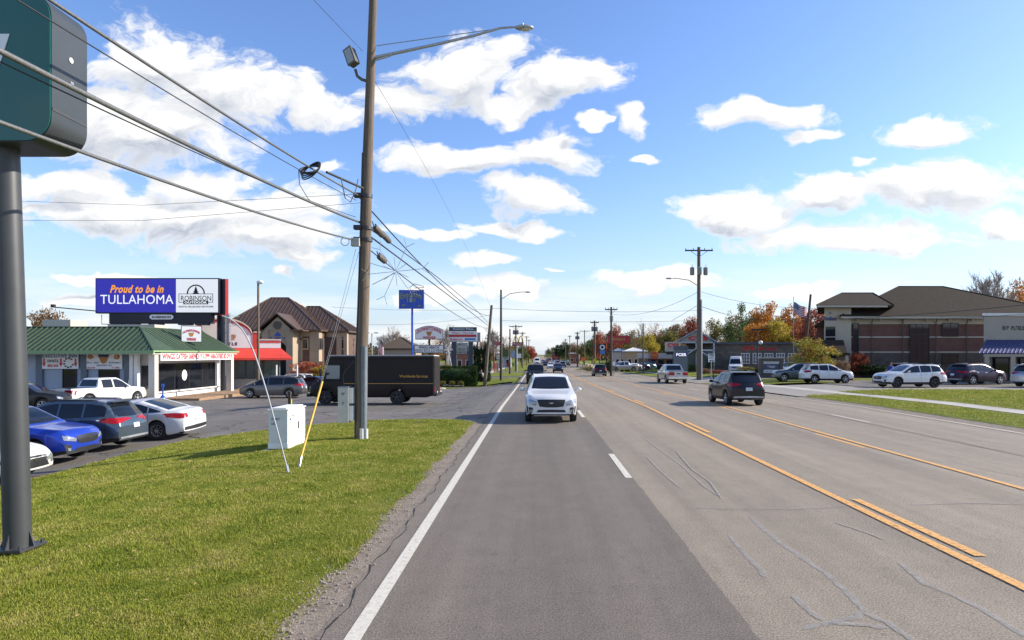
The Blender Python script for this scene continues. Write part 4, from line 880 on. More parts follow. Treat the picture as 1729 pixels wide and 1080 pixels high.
for k in range(9):
    a = k * .62 + .9; cx, cz = x0 + .74 * w, z0 + .40 * h; r = .30 * h; m.box(cx + r * math.cos(a) - .07, cx + r * math.cos(a) + .07, -.03, -.02, cz + r * math.sin(a) - .05, cz + r * math.sin(a) + .05)
wpart('emblem', m, M_INK, bf)
x0, x1, z0, z1 = rect(145, 206, 596, 623, 46.6); w = x1 - x0; h = z1 - z0
bt, bf = sign_board('banner', 'white menu banner with a shield and two food pictures behind the white pickup', 'banner', x0, x1, z0, z1, T0, M_WSIGN, M_WSIGN, .04, .01)
m = MB(); m.T = T0
for f in (.12, .86): m.ball((x0 + f * w, -.02, z0 + .78 * h), .085 * w, .008, .17 * h, 9, 5, .25, int(f * 10))
wpart('food_picture', m, mat('food_red', (.50, .10, .03), .5, alt=(.6, .35, .1), vscale=6, var=.3), bf)
m = MB(); m.T = T0; m.prism([(x0 + .32 * w, -.03, z0 + .95 * h), (x0 + .66 * w, -.03, z0 + .95 * h), (x0 + .56 * w, -.03, z0 + .40 * h), (x0 + .49 * w, -.03, z0 + .34 * h), (x0 + .42 * w, -.03, z0 + .40 * h)], (0, .01, 0)); wpart('shield', m, mat('shield_orange', (.45, .20, .05), .5), bf)
m = MB(); m.T = T0; m.box(x0 + .35 * w, x0 + .63 * w, -.038, -.031, z0 + .76 * h, z0 + .93 * h)
scrib(m, x0 + .03 * w, x0 + .36 * w, z0 + .36 * h, z0 + .44 * h, -.02, 14, 1); scrib(m, x0 + .64 * w, x0 + .97 * w, z0 + .36 * h, z0 + .44 * h, -.02, 14, 2); scrib(m, x0 + .3 * w, x0 + .72 * w, z0 + .20 * h, z0 + .28 * h, -.02, 16, 3)
wpart('lettering', m, mat('ink_navy', (.03, .04, .12), .5), bf)
m = MB(); m.T = T0; scrib(m, x0 + .03 * w, x0 + .27 * w, z0 + .04 * h, z0 + .13 * h, -.02, 10, 4); scrib(m, x0 + .72 * w, x0 + .97 * w, z0 + .04 * h, z0 + .13 * h, -.02, 10, 5); wpart('lettering', m, M_REDS, bf)
# box sign on the roof
T = RT(-28.05, 51.6, .12, R(30))
bt, bf = sign_board('box_sign', 'square white box sign with red lettering standing on the green roof slope', 'sign', -.75, .75, 3.32, 4.66, T, M_DARKF, M_WSIGN, .3, .05)
m = MB(); m.T = T; put_text(m, 'DOWNTOWNS', -.6, .6, 4.18, 4.38, -.02, .03, arc=.2); wpart('lettering', m, M_REDS, bf); m = MB(); m.T = T; put_text(m, 'WINGS', -.33, .33, 3.45, 3.68, -.02, .04); wpart('lettering', m, M_REDS, bf)
m = MB(); m.T = T; m.prism([(-.2, -.03, 4.1), (.2, -.03, 4.1), (.1, -.03, 3.8), (-.1, -.03, 3.8)], (0, .01, 0)); wpart('emblem', m, _mc['shield_orange'], bf)
m = MB(); m.tube([(-29.0, 52.6, 4.4), (-30.3, 51.6, 4.5), (-29.3, 52.9, 3.6)], .03, 5); wpart('brace', m, M_DARKF, bt)
# small things at its front
t = thing('ash_stand', 'blue cone shaped ash stand by the first pillar of the restaurant', 'ash stand', (-26.85, 45.6, G(-27, 45.6)))
obj('base', MB().lathe([(.26, 0), (.26, .06), (.2, .32), (.10, .45)], (0, 0, 0), 'z', 14), M_BLUE, t, 50); obj('neck', MB().lathe([(.10, .45), (.05, .55), (.05, 1.05), (.09, 1.12), (.09, 1.3)], (0, 0, 0), 'z', 12), M_BLUE, t, 50)
t = thing('litter_bin', 'round mottled bin between the dark door and the first pillar', 'bin', (-28.6, 46.6, G(-28, 46)))
obj('barrel', MB().lathe([(.3, 0), (.33, .1), (.33, .85), (.30, .9)], (0, 0, 0), 'z', 16), mat('bin_olive', (.16, .15, .09), .8, var=.4, vscale=20), t, 50); obj('lid', MB().lathe([(.31, .9), (.28, 1.0), (.1, 1.1)], (0, 0, 0), 'z', 16), M_DARKF, t, 50)
mb = MB(); mb.box(-28.6, -25.3, 47.6, 66, -1.15, -.86); struct('kerb_island', mb, mat('mulch', (.30, .19, .11), .95, var=.3, vscale=3, bump=.5))
# ------------------------------------------------------------------ restaurant with red awning
AW = thing('diner_building', 'white diner with an arched parapet and a bright red awning', 'building', (-29.7, 60.5, -1.15), R(22))
M_REDA = mat('red_awning', (.62, .055, .035), .6, var=.05, vscale=2); M_PWHITE = mat('parapet_white', (.80, .79, .76), .7, var=.03)
m = MB(); m.box(-9, 4.9, 0, 10, 0, 4.25); m.box(-9, 4.9, -.02, 0, 0, 1.2); obj('wall', m, mat('grey_render', (.30, .30, .27), .85, var=.08), AW)
m = MB(); m.box(2.95, 4.95, -.12, 10, 4.2, 5.0); prf = [(-3.1 + .0, 4.2)]
arc = [(-.2 + 2.55 * math.sin(a), 5.65 + 1.5 * (math.cos(a)) - .15) for a in np.linspace(-1.45, 1.45, 19)]
m.prism([(-3.1, -.12, 4.2), (-3.1, -.12, 5.7)] + [(x, -.12, z) for x, z in arc] + [(2.7, -.12, 5.7), (2.7, -.12, 4.2)], (0, .5, 0)); obj('parapet', m, M_PWHITE, AW)
m = MB()
for (xa, za), (xb, zb_) in zip(arc, arc[1:]): m.prism([(xa, -.15, za - .06), (xb, -.15, zb_ - .06), (xb, -.15, zb_ - .30), (xa, -.15, za - .30)], (0, .02, 0))
m.box(2.42, 2.85, -.16, -.12, 4.2, 5.75); m.box(2.85, 4.95, -.15, -.125, 4.72, 4.9); obj('red_trim', m, M_REDA, AW)
m = MB(); 
for (xa, za), (xb, zb_) in zip(arc, arc[1:]): m.prism([(xa, -.22, za + .08), (xb, -.22, zb_ + .08), (xb, -.22, zb_ - .06), (xa, -.22, za - .06)], (0, .7, 0))
m.box(2.5, 3.1, -.22, .3, 5.7, 5.8); m.box(2.9, 5.0, -.2, .3, 5.0, 5.08); obj('coping', m, mat('coping_cream', (.68, .62, .50), .6), AW)
m = MB(); m.prism([(-9, -.05, 4.2), (-9, -1.5, 3.25), (-9, -1.5, 3.05), (-9, -.05, 3.05)], (13.95, 0, 0)); m.prism([(4.95, -.05, 4.2), (4.95, -1.5, 3.25), (4.95, -1.5, 3.05), (4.95, -.05, 3.05)], (.02, 0, 0)); m.prism([(4.97, -.05, 4.2), (6.0, -1.5, 3.25), (6.0, -1.5, 3.05), (4.97, -.05, 3.05)], (0, .03, 0))
m.add([(4.95, -1.5, 3.25), (6.0, -1.5, 3.25), (4.95, -.05, 4.2), (6.0, 1.5, 3.25), (4.95, 1.5, 4.2), (4.95, -1.5, 3.05), (6.0, -1.5, 3.05), (6.0, 1.5, 3.05)], [(0, 1, 2), (1, 3, 4, 2), (0, 1, 6, 5), (1, 3, 7, 6)])
obj('awning', m, M_REDA, AW)
for k in range(9): window(AW, -8.6 + k * 1.5, -8.6 + k * 1.5 + 1.35, 1.3, 2.95, -.03, M_DARKF, 2, 1, .05, local=True, pane=mat('green_glass', (.05, .075, .07), .1, coat=.5))
m = MB(); m.T = RT(0, -.12, 0, 0); scrib(m, -.4, 1.4, 4.45, 4.75, -.01, 7, 9); obj('lettering', m, M_INK, AW)
m = MB(); m.T = RT(0, -.12, 0, 0); scrib(m, -.6, 1.0, 4.95, 5.5, -.01, 8, 10); obj('lettering', m, mat('flame_orange', (.5, .2, .05), .5), AW)

# ------------------------------------------------------------------ billboard
YB = 57.0; BB = thing('billboard', 'large two sided digital billboard on a dark column behind the green roofed restaurant', 'billboard', (-29, YB + 1.5, -1.1))
x0, x1, z0, z1 = rect(163, 368, 471, 527, YB)
wbox('frame', mat('billboard_navy', (.012, .015, .03), .5), BB, x0 - .1, x1 + .12, YB, YB + .5, z0 - .1, z1 + .1); NAVY = _mc['billboard_navy']
xm = wx(297.5, YB)
m = MB(); m.box(x0, xm, YB - .03, YB - .002, z0, z1); scr = wpart('screen', m, mat('led_blue', (.012, .010, .20), .4, emit=.9), BB)
m = MB(); m.box(xm, x1, YB - .03, YB - .002, z0, z1); scr2 = wpart('screen', m, mat('led_white', (.62, .62, .62), .4, emit=.55), BB)
Tb = RT(0, YB - .03, 0, 0)
m = MB(); m.T = Tb; a, b, c, d = rect(170, 293, 497.5, 513, YB); put_text(m, 'TULLAHOMA', a, b, c, d, -.01, .008); wpart('lettering', m, mat('led_white_text', (.7, .7, .7), .4, emit=.6), scr)
m = MB(); m.T = Tb; a, b, c, d = rect(186, 277, 481, 494.5, YB); put_text(m, 'Proud to be in', a, b, c, d, -.01, .03, .35); wpart('lettering', m, mat('led_orange', (.75, .27, .01), .4, emit=.6), scr)
m = MB(); m.T = Tb; a, b, c, d = rect(306, 357, 499, 507.5, YB); put_text(m, 'ROBINSON', a, b, c, d, -.01, .006)
a, b, c, d = rect(302, 360, 495.5, 510.5, YB)
for q in ((a, b, d - .05, d), (a, b, c, c + .05), (a, a + .05, c, d), (b - .05, b, c, d)): m.box(q[0], q[1], -.01, -.002, q[2], q[3])
e0, e1, e2, e3 = rect(310, 352, 507.5, 513.5, YB); m.box(e0, e1, -.02, -.011, e2, e3)
cx, cz = wx(331, YB), wz(495.5, YB); ro = .82; ri = .70
for k in range(16):
    t0, t1 = math.pi * k / 16, math.pi * (k + 1) / 16
    m.prism([(cx + ro * math.cos(t0), -.01, cz + ro * math.sin(t0)), (cx + ro * math.cos(t1), -.01, cz + ro * math.sin(t1)), (cx + ri * math.cos(t1), -.01, cz + ri * math.sin(t1)), (cx + ri * math.cos(t0), -.01, cz + ri * math.sin(t0))], (0, .008, 0))
for k in range(4): zz = cz + .62 - k * .15; ww = .10 + .075 * k; m.prism([(cx, -.012, zz + .06), (cx + ww, -.012, zz - .18), (cx - ww, -.012, zz - .18)], (0, .008, 0))
a, b, c, d = rect(302, 361, 516, 519, YB); put_text(m, 'DIGITAL BILLBOARD NETWORK', a, b, c, d, -.01, .02); wpart('lettering', m, M_INK, scr2)
m = MB(); m.T = Tb; put_text(m, 'OUTDOOR', e0 + .12, e1 - .12, e2 + .06, e3 - .06, -.028, .03); wpart('lettering', m, _mc['led_white_text'], scr2)
# skirt with catwalk
a, b, c, d = rect(183, 356, 528, 546, YB)
m = MB(); m.box(a, b, YB + .1, YB + .7, c, d + .05)
for k in range(5): m.box(a, b, YB + .05, YB + .1, c + .1 + k * .18, c + .14 + k * .18)
for q in (198, 222, 262, 312, 340): X_ = wx(q, YB); m.box(X_ - .5, X_ + .5, YB - .2, YB + .6, c - .14, c)
m.tube([(a - .6, YB, c + .8), (a - .6, YB, c - .05), (a + 3, YB, c - .12)], .03, 5); wpart('catwalk', m, NAVY, BB)
m = MB(); m.T = RT(0, YB + .03, 0, 0); a2, b2, c2, d2 = rect(252, 293, 531, 539, YB); m.prism([(a2 + (b2 - a2) * (.5 + .5 * math.cos(t) * (1 if abs(math.cos(t)) < .9 else 1)), -.02, (c2 + d2) / 2 + (d2 - c2) / 2 * math.copysign(min(1, abs(math.sin(t)) * 1.8), math.sin(t))) for t in np.linspace(0, 2 * math.pi, 20, endpoint=False)], (0, .015, 0)); pl = wpart('name_plate', m, M_WSIGN, BB)
m = MB(); m.T = RT(0, YB + .0, 0, 0); put_text(m, 'ROBINSON', a2 + .25, b2 - .25, c2 + .1, d2 - .1, -.01, .02); wpart('lettering', m, M_INK, pl)
# second face turned away, seen edge on
m = MB(); m.prism([(x1 + .12, YB + .3, z0 - .2), (x1 + .55, YB + .2, z0 - .2), (x1 - 9, YB + 6.5, z0 - .2), (x1 - 9.4, YB + 6.2, z0 - .2)], (0, 0, z1 - z0 + .25)); wpart('rear_face', m, NAVY, BB)
m = MB(); m.prism([(x1 + .58, YB + .22, z0 - .2), (x1 + .80, YB + .3, z0 - .2), (x1 - 8.6, YB + 6.7, z0 - .2), (x1 - 8.9, YB + 6.6, z0 - .2)], (0, 0, z1 - z0 + .25)); wpart('rear_screen', m, mat('led_red', (.6, .06, .05), .4, emit=.3), BB)
m = MB(); m.cyl((-28.95, YB + 1.6, -1.3), (-28.95, YB + 1.6, z0), .50, n=20); wpart('column', m, NAVY, BB, 50)
m = MB()
for q in (-.2, .2): m.tube([(-28.2 + q, YB + 1, .5), (-28.2 + q, YB + 1, z0)], .03, 5)
for k in range(16): m.tube([(-28.4, YB + 1, .8 + k * .33), (-28.0, YB + 1, .8 + k * .33)], .018, 4)
for q in (0, .9): m.tube([(-28.4, YB + .6, z0 - .3 - q), (-27.4, YB + .6, z0 - .3 - q), (-27.4, YB + 1.5, z0 - .3 - q)], .025, 4)
wpart('ladder', m, M_GALV, BB)
m = MB(); m.tube([(x0 + .1, YB - .05, z0 + .1), (x0 - 3.0, YB - 1.2, z0 + .38)], .05, 5); m.box(x0 - 3.15, x0 - 2.85, YB - 1.3, YB - 1.05, z0 + .35, z0 + .62); wpart('camera_arm', m, M_DARKF, BB)

# ------------------------------------------------------------------ brick bank with brown metal roof (left)
YL = 88; LB = thing('brick_building', 'two storey brown brick building with a ribbed brown metal hip roof', 'building', (-37, YL, -1.3))
M_BRK = brick_mat('brown_brick', (.17, .085, .055), (.13, .065, .045), (.16, .13, .11), 1, .45, .15); M_TANP = mat('tan_render', (.36, .28, .20), .85, var=.08, vscale=1); M_BROOF = mat('brown_metal_roof', (.115, .072, .050), .45, .25, var=.12, vscale=.8)
def hip(m, x0, x1, y0, y1, ze, rx0, rx1, ry, zrg, rib=0, ov=.5):
    a = [(x0 - ov, y0 - ov, ze), (x1 + ov, y0 - ov, ze), (x1 + ov, y1 + ov, ze), (x0 - ov, y1 + ov, ze)]; r0, r1 = (rx0, ry, zrg), (rx1, ry, zrg)
    m.quad(a[0], a[1], r1, r0); m.af(m.av(a[1]), m.av(a[2]), m.av(r1)); m.quad(a[2], a[3], r0, r1); m.af(m.av(a[3]), m.av(a[0]), m.av(r0))
    m.box(x0 - ov, x1 + ov, y0 - ov, y1 + ov, ze - .22, ze - .003)
    m.tube([a[0], r0, r1, a[1]], .10, 5); m.tube([r1, a[2]], .1, 5); m.tube([r0, a[3]], .1, 5)
    if rib:
        n = int((x1 - x0 + 2 * ov) / rib)
        for k in range(1, n):
            x = x0 - ov + k * rib; 
            if x < rx0: f = (x - (x0 - ov)) / (rx0 - x0 + ov)
            elif x > rx1: f = ((x1 + ov) - x) / (x1 + ov - rx1)
            else: f = 1
            m.tube([(x, y0 - ov, ze + .03), (x, y0 - ov + (ry - y0 + ov) * f, ze + (zrg - ze) * f + .03)], .045, 4)
        n = int((y1 - y0) / rib)
        for k in range(1, n):
            y = y0 - ov + k * rib * (y1 - y0 + 2 * ov) / (y1 - y0)
            f = (y - y0 + ov) / (ry - y0 + ov) if y < ry else (y1 + ov - y) / (y1 + ov - ry)
            m.tube([(x1 + ov, y, ze + .03), (x1 + ov + (rx1 - x1 - ov) * f, y, ze + (zrg - ze) * f + .03)], .045, 4)
m = MB(); m.box(-44, -30.2, YL, YL + 12, -1.8, 5.6); m.box(-36, -27.2, YL + 3, YL + 10, -1.8, 5.6); wpart('wall', m, M_BRK, LB)
m = MB(); hip(m, -44, -30.2, YL, YL + 12, 5.85, -39.3, -36.7, YL + 6, 10.8, .55); wpart('roof', m, M_BROOF, LB)
m = MB(); hip(m, -36, -27.2, YL + 3, YL + 10, 5.8, -34.3, -32.4, YL + 7, 9.6, .55); wpart('roof', m, M_BROOF, LB)
m = MB(); m.box(-44.05, -30.15, YL - .05, YL + .2, 4.9, 5.6); m.box(-31.4, -30.1, YL - .12, YL + 1.2, -1.6, 5.6); m.box(-33.0, -32.4, YL - .1, YL, -1.6, 4.9)
m.box(-28.6, -27.9, YL + 2.85, YL + 3, -1.6, 5.6); m.box(-27.6, -27.1, YL + 2.85, YL + 3.6, -1.6, 5.6); m.box(-30.1, -27.15, YL + 2.9, YL + 3, 4.9, 5.6); wpart('stone_trim', m, M_TANP, LB)
for a, b in ((502, 519), (541, 545)):
    x0, x1, z0, z1 = rect(a, b, 573, 588, YL); window(LB, x0, x1, z0, z1, YL - .05, M_TANP, 2, 1, .18)
    window(LB, x0, x1, z0 - 3.2, z1 - 3.2, YL - .05, M_TANP, 2, 1, .18)
x0, x1, z0, z1 = rect(577.5, 582, 573, 588, YL + 3); window(LB, x0, x1, z0, z1, YL + 2.95, M_TANP, 1, 1, .15)
gx = wx(468, 85.5); m = MB()
m.box(gx - 2.1, gx - 1.2, 85.5, 88, -1.8, 5.7); m.box(gx + 1.2, gx + 2.1, 85.5, 88, -1.8, 5.7); m.prism([(gx - 1.2, 85.7, 5.7)] + [(gx + 1.2 * math.cos(t), 85.7, 3.0 + 1.2 * math.sin(t)) for t in np.linspace(math.pi, 0, 12)] + [(gx + 1.2, 85.7, 5.7)], (0, .4, 0))
m.prism([(gx - 1.9, 85.6, 5.7), (gx + 1.9, 85.6, 5.7), (gx, 85.6, 7.5)], (0, 2.4, 0)); wpart('portico', m, M_TANP, LB)
m = MB(); m.box(gx - 1.2, gx + 1.2, 86.6, 86.7, -1.6, 4.3); wpart('entrance_glass', m, M_GLASS, LB)
m = MB(); m.prism([(gx - 2.7, 85.2, 5.6), (gx, 85.2, 7.85), (gx, 85.2, 8.05), (gx - 2.9, 85.2, 5.75)], (0, 5.5, 0)); m.prism([(gx + 2.7, 85.2, 5.6), (gx, 85.2, 7.85), (gx, 85.2, 8.05), (gx + 2.9, 85.2, 5.75)], (0, 5.5, 0)); m.box(gx - 3.6, gx - 1.9, 85.1, 88, 5.55, 5.75); m.box(gx + 1.9, gx + 3.6, 85.1, 88, 5.55, 5.75); wpart('roof', m, M_BROOF, LB)
m = MB(); m.cyl((gx, 85.6, 6.35), (gx, 85.5, 6.35), .55, n=20); wpart('round_window', m, M_GLASS, LB, 50)
m = MB(); m.prism([(gx - .45, 85.62, 4.9), (gx + .45, 85.62, 4.9), (gx + .25, 85.62, 5.25), (gx, 85.62, 5.45), (gx - .25, 85.62, 5.25)], (0, .05, 0)); m.T = RT(0, 85.65, 0, 0); scrib(m, gx - 1.0, gx + 1.0, 4.45, 4.75, 0, 12, 5); wpart('lettering', m, M_BLUE, LB)

# ------------------------------------------------------------------ brick office building on the right
YR = 75; OB = thing('office_building', 'two storey brick office building with a wide brown shingle hip roof on the right', 'building', (50, YR, -.5)); SKEW[OB.name] = (.46, YR)
M_SH = mat('brown_shingle', (.048, .038, .028), .95, spec=.1, var=.2, vscale=2.5, bump=.5, bscale=12); M_RBR = brick_mat('red_brick', (.25, .085, .055), (.19, .07, .05), (.20, .16, .13), 1, .45, .15); M_STN = brick_mat('stone_base', (.20, .15, .12), (.14, .11, .09), (.10, .09, .08), 1, .7, .3); M_TAN2 = mat('tan_stucco', (.46, .40, .31), .85, var=.06, vscale=1)
def X7(px, dy=0): return wx(px, YR + dy)
xa, xb = X7(1432), X7(1432) + 27
m = MB(); m.box(xa, xb, YR, YR + 16, 2.75, 6.0); wpart('brick_wall', m, M_RBR, OB)
m = MB(); m.box(xa, xb, YR - .08, YR + 16, -1, 2.6); wpart('stone_base', m, M_STN, OB)
m = MB(); m.box(xa - .05, xb, YR - .12, YR + 16.1, 6.0, 6.7); m.box(xa - .05, xb, YR - .13, YR + 16.1, 2.6, 2.78); m.box(xa - .05, xb, YR - .1, YR + 16.1, 4.38, 4.56)
for q in range(10): m.box(xa + 1 + q * 2.7, xa + 1.25 + q * 2.7, YR - .55, YR - .12, 6.35, 6.68)
wpart('stone_trim', m, M_TAN2, OB)
m = MB(); hip(m, xa, xb, YR, YR + 16, 6.9, xa + 6.9, xa + 12.7, YR + 8, 11.3, 0, 1.0); wpart('roof', m, M_SH, OB)
m = MB(); m.box(xa - 1.02, xb + 1, YR - 1.04, YR - .9, 6.62, 6.86); m.box(xa - 1.04, xa - .9, YR - 1.04, YR + 17, 6.62, 6.86); wpart('gutter', m, M_TAN2, OB)
for k, q in enumerate((1515, 1541, 1566, 1591, 1617, 1642)):
    Yv = YR + 4.6; xv = wx(q, Yv) - .46 * 4.6; zv = wz(504, Yv); m = MB(); m.box(xv - .5, xv + .5, Yv - .4, Yv + .5, zv - .45, zv + .02); wpart('roof_vent', m, mat('vent_tan', (.30, .26, .20), .7), OB)
for a, b, c, d, nx, nz in ((1537, 1568, 548, 612, 3, 4), (1592, 1617, 546, 567, 2, 1), (1441, 1449, 546, 612, 1, 4), (1592, 1617, 598, 612, 2, 1)):
    x0, x1, z0, z1 = rect(a, b, c, d, YR); window(OB, x0, x1, z0, z1, YR - .16, M_DARKF, nx, nz, .07, pane=mat('maroon_glass', (.035, .018, .022), .12, coat=.4))
for q in (1472, 1524, 1580, 1632): x = X7(q); m = MB(); m.tube([(x, YR - .9, 6.6), (x, YR - .25, 6.2), (x, YR - .25, -.5)], .06, 6); wpart('downpipe', m, mat('bronze', (.05, .045, .04), .5), OB)
ta, tb = X7(1392), X7(1437)
m = MB(); m.box(ta, tb + 3.5, YR + 1, YR + 11, 6.6, 7.9); m.box(ta, tb, YR - .5, YR + 11, -1, 7.9); wpart('tower_wall', m, M_TAN2, OB)
m = MB(); hip(m, ta, tb + 4, YR - .5, YR + 11, 8.15, ta + 2.2, tb + 3, YR + 5.5, 10.2, 0, .9); wpart('roof', m, M_SH, OB)
m = MB(); m.box(ta - .92, tb + 4.2, YR - 1.42, YR - 1.3, 7.9, 8.12); wpart('gutter', m, M_TAN2, OB)
x0, x1, z0, z1 = rect(1397, 1414, 551, 604, YR - .5); window(OB, x0, x1, z0, z1, YR - .55, M_TAN2, 1, 3, .15)
x0, x1, z0, z1 = rect(1394, 1416, 534, 541, YR - .5); m = MB(); m.T = RT(0, YR - .52, 0, 0); put_text(m, 'FirstBank', x0, x1, z0, z1, -.02, .03); m.prism([(x0 + .5, -.03, z1 + .15), ((x0 + x1) / 2, -.03, z1 + .55), (x1 - .5, -.03, z1 + .15), ((x0 + x1) / 2, -.03, z1 + .42)], (0, .02, 0)); wpart('lettering', m, mat('deep_blue', (.02, .03, .18), .4), OB)
m = MB(); m.box(X7(1379), ta, YR + 1, YR + 5, -1, 5.8); wpart('side_wall', m, M_RBR, OB)
m = MB(); m.prism([(X7(1374), YR, 5.8), (ta, YR, 5.8), (ta, YR, 6.6)], (0, 6, 0)); m.prism([(ta - .3, YR - 3, 2.6), (ta + 2.6, YR - 3, 2.6), (ta + 2.2, YR - 1.4, 4.1), (ta, YR - 1.4, 4.1)], (0, 1, 0)); m.box(ta - .4, ta + 2.9, YR - 3.1, YR - .5, 2.35, 2.6); wpart('roof', m, M_SH, OB)
for q in (ta - .1, ta + 2.4): m = MB(); m.box(q, q + .35, YR - 3, YR - 2.65, -.6, 2.35); wpart('column', m, M_TAN2, OB)
# tan shop building in front
YT = 55; SB = thing('shop_building', 'tan shop building with a blue metal canopy at the right edge', 'building', (45, YT, 0)); SKEW[SB.name] = (.72, YT)
M_TAN3 = mat('shop_tan', (.36, .32, .26), .85, var=.05, vscale=.8, bump=.2); xs0 = wx(1661, YT)
m = MB(); m.box(xs0, 62, YT, YT + 12, -.5, 5.8); wpart('wall', m, M_TAN3, SB)
m = MB(); m.box(xs0 - .12, 62, YT - .12, YT + 12.1, 5.8, 6.02); wpart('coping', m, M_TRIMW, SB)
m = MB(); slope(m, (xs0 - .4, YT - 1.6, 2.55), (62, YT - 1.6, 2.55), (62, YT - .02, 3.7), (xs0 + .35, YT - .02, 3.7), 70, .05, .04); wpart('canopy', m, mat('blue_metal', (.045, .055, .16), .4, .3), SB)
m = MB(); m.box(xs0, 62, YT - 1.5, YT - 1.35, 2.25, 2.5); wpart('canopy_beam', m, M_TAN3, SB)
for k in range(6): m = MB(); m.box(xs0 + .1 + k * 2.2, xs0 + .5 + k * 2.2, YT - 1.55, YT - 1.2, -.3, 2.25); wpart('pillar', m, M_TAN3, SB)
for k in range(6): window(SB, xs0 + .8 + k * 2.2, xs0 + 2.2 + k * 2.2, .25, 2.1, YT - .03, M_DARKF, 1, 1, .07)
x0, x1, z0, z1 = rect(1693, 1745, 550, 557, YT); m = MB(); m.T = RT(0, YT, 0, 0); scrib(m, x0, x1, z0, z1, -.02, 14, 21); wpart('lettering', m, M_INK, SB)

# ------------------------------------------------------------------ pharmacy
YC = 108; PB = thing('pharmacy_building', 'long stone faced pharmacy with a glazed gable porch and red lettering', 'building', (30, YC, -.7)); SKEW[PB.name] = (.25, YC)
M_FLD = brick_mat('fieldstone', (.22, .19, .15), (.13, .12, .10), (.10, .09, .08), 1, .8, .4)
def C(px, Y=YC): return wx(px, Y)
z = lambda py, Y=YC: wz(py, Y)
m = MB(); m.box(C(1160), C(1352), YC, YC + 14, -1.3, z(581)); wpart('wall', m, M_FLD, PB)
m = MB(); m.box(C(1158), C(1354), YC - .4, YC + 14.4, z(581), z(577.5)); wpart('roof_edge', m, mat('slate_edge', (.07, .075, .10), .6), PB)
for q in range(6): x = C(1252) + q * 2.0; window(PB, x, x + 1.3, z(613), z(597), YC - .05, M_TRIMW, 3, 3, .1, pane=mat('grey_glass', (.12, .15, .16), .1, coat=.5))
m = MB(); m.T = RT(0, YC, 0, 0); put_text(m, 'CVS', C(1253), C(1274), z(591.5), z(584.5), -.05, .06); put_text(m, 'pharmacy', C(1279), C(1312), z(592.5), z(585), -.05, .03); wpart('lettering', m, M_REDS, PB)
Yp = YC - 4; m = MB(); gx = C(1186, Yp); hw = 2.9; ze = z(577, Yp); zt = z(558, Yp)
m.prism([(gx - hw - .4, Yp - .3, ze - .1), (gx, Yp - .3, zt), (gx, Yp - .3, zt + .22), (gx - hw - .6, Yp - .3, ze + .05)], (0, 9, 0)); m.prism([(gx + hw + .4, Yp - .3, ze - .1), (gx, Yp - .3, zt), (gx, Yp - .3, zt + .22), (gx + hw + .6, Yp - .3, ze + .05)], (0, 9, 0)); wpart('porch_roof', m, mat('blue_grey_metal', (.28, .32, .38), .4, .3), PB)
m = MB()
for q in (-hw, 0, hw): m.box(gx + q - .12, gx + q + .12, Yp, Yp + .2, -1, ze)
m.box(gx - hw, gx + hw, Yp, Yp + .2, ze - .2, ze); m.box(gx - hw, gx + hw, Yp, Yp + .2, 3.0, 3.2)
for s in (-1, 1): m.prism([(gx + s * 2.6, Yp - 1.0, 1.6), (gx, Yp - 1.0, 3.3), (gx, Yp - 1.0, 3.5), (gx + s * 2.8, Yp - 1.0, 1.7)], (0, 1, 0)); m.box(gx + s * 2.5 - .1, gx + s * 2.5 + .1, Yp - 1, Yp - .8, -1, 1.6)
wpart('porch_frame', m, mat('pale_steel', (.45, .48, .50), .5), PB)
m = MB(); m.box(gx - hw, gx + hw, Yp + .5, Yp + .55, -1, 3.0); m.box(gx + hw - .05, gx + hw, Yp + .5, YC, -1, 3.0); wpart('glazing', m, _mc['grey_glass'], PB)
m = MB(); m.prism([(gx - hw, Yp + .15, ze), (gx + hw, Yp + .15, ze), (gx, Yp + .15, zt - .05)], (0, .2, 0)); wpart('gable', m, mat('gable_grey', (.35, .33, .30), .8), PB)
m = MB(); m.T = RT(0, Yp + .1, 0, 0); put_text(m, 'CVS', gx - 1.3, gx + 1.9, ze + .25, ze + .95, -.03, .06); wpart('lettering', m, M_REDS, PB)
# low red and white building left of it
t = thing('store_building', 'low brick store with a pale fascia and a round orange sign left of the pharmacy', 'building', (wx(1118, 128), 128, -1)); Ys = 128
m = MB(); m.box(wx(1094, Ys), wx(1152, Ys), Ys, Ys + 12, -1.5, wz(605, Ys)); wpart('wall', m, M_RBR, t)
m = MB(); m.box(wx(1093, Ys), wx(1153, Ys), Ys - .3, Ys + 12.3, wz(605, Ys), wz(596, Ys)); wpart('fascia', m, mat('fascia_grey', (.42, .40, .38), .7), t)
m = MB(); m.cyl((wx(1104, Ys), Ys - .3, wz(599.5, Ys)), (wx(1104, Ys), Ys - .5, wz(599.5, Ys)), .78, n=20); o = wpart('round_sign', m, mat('orange_sign', (.62, .10, .03), .4), t, 50)
m = MB(); m.T = RT(0, Ys - .5, 0, 0); scrib(m, wx(1099, Ys), wx(1109, Ys), wz(601, Ys), wz(598.5, Ys), -.02, 5, 3); wpart('lettering', m, M_YELS, o)
for a, b in ((1100, 1106), (1112, 1120), (1126, 1136)): window(t, wx(a, Ys), wx(b, Ys), wz(614, Ys), wz(608, Ys), Ys - .03, M_DARKF, 2, 1)
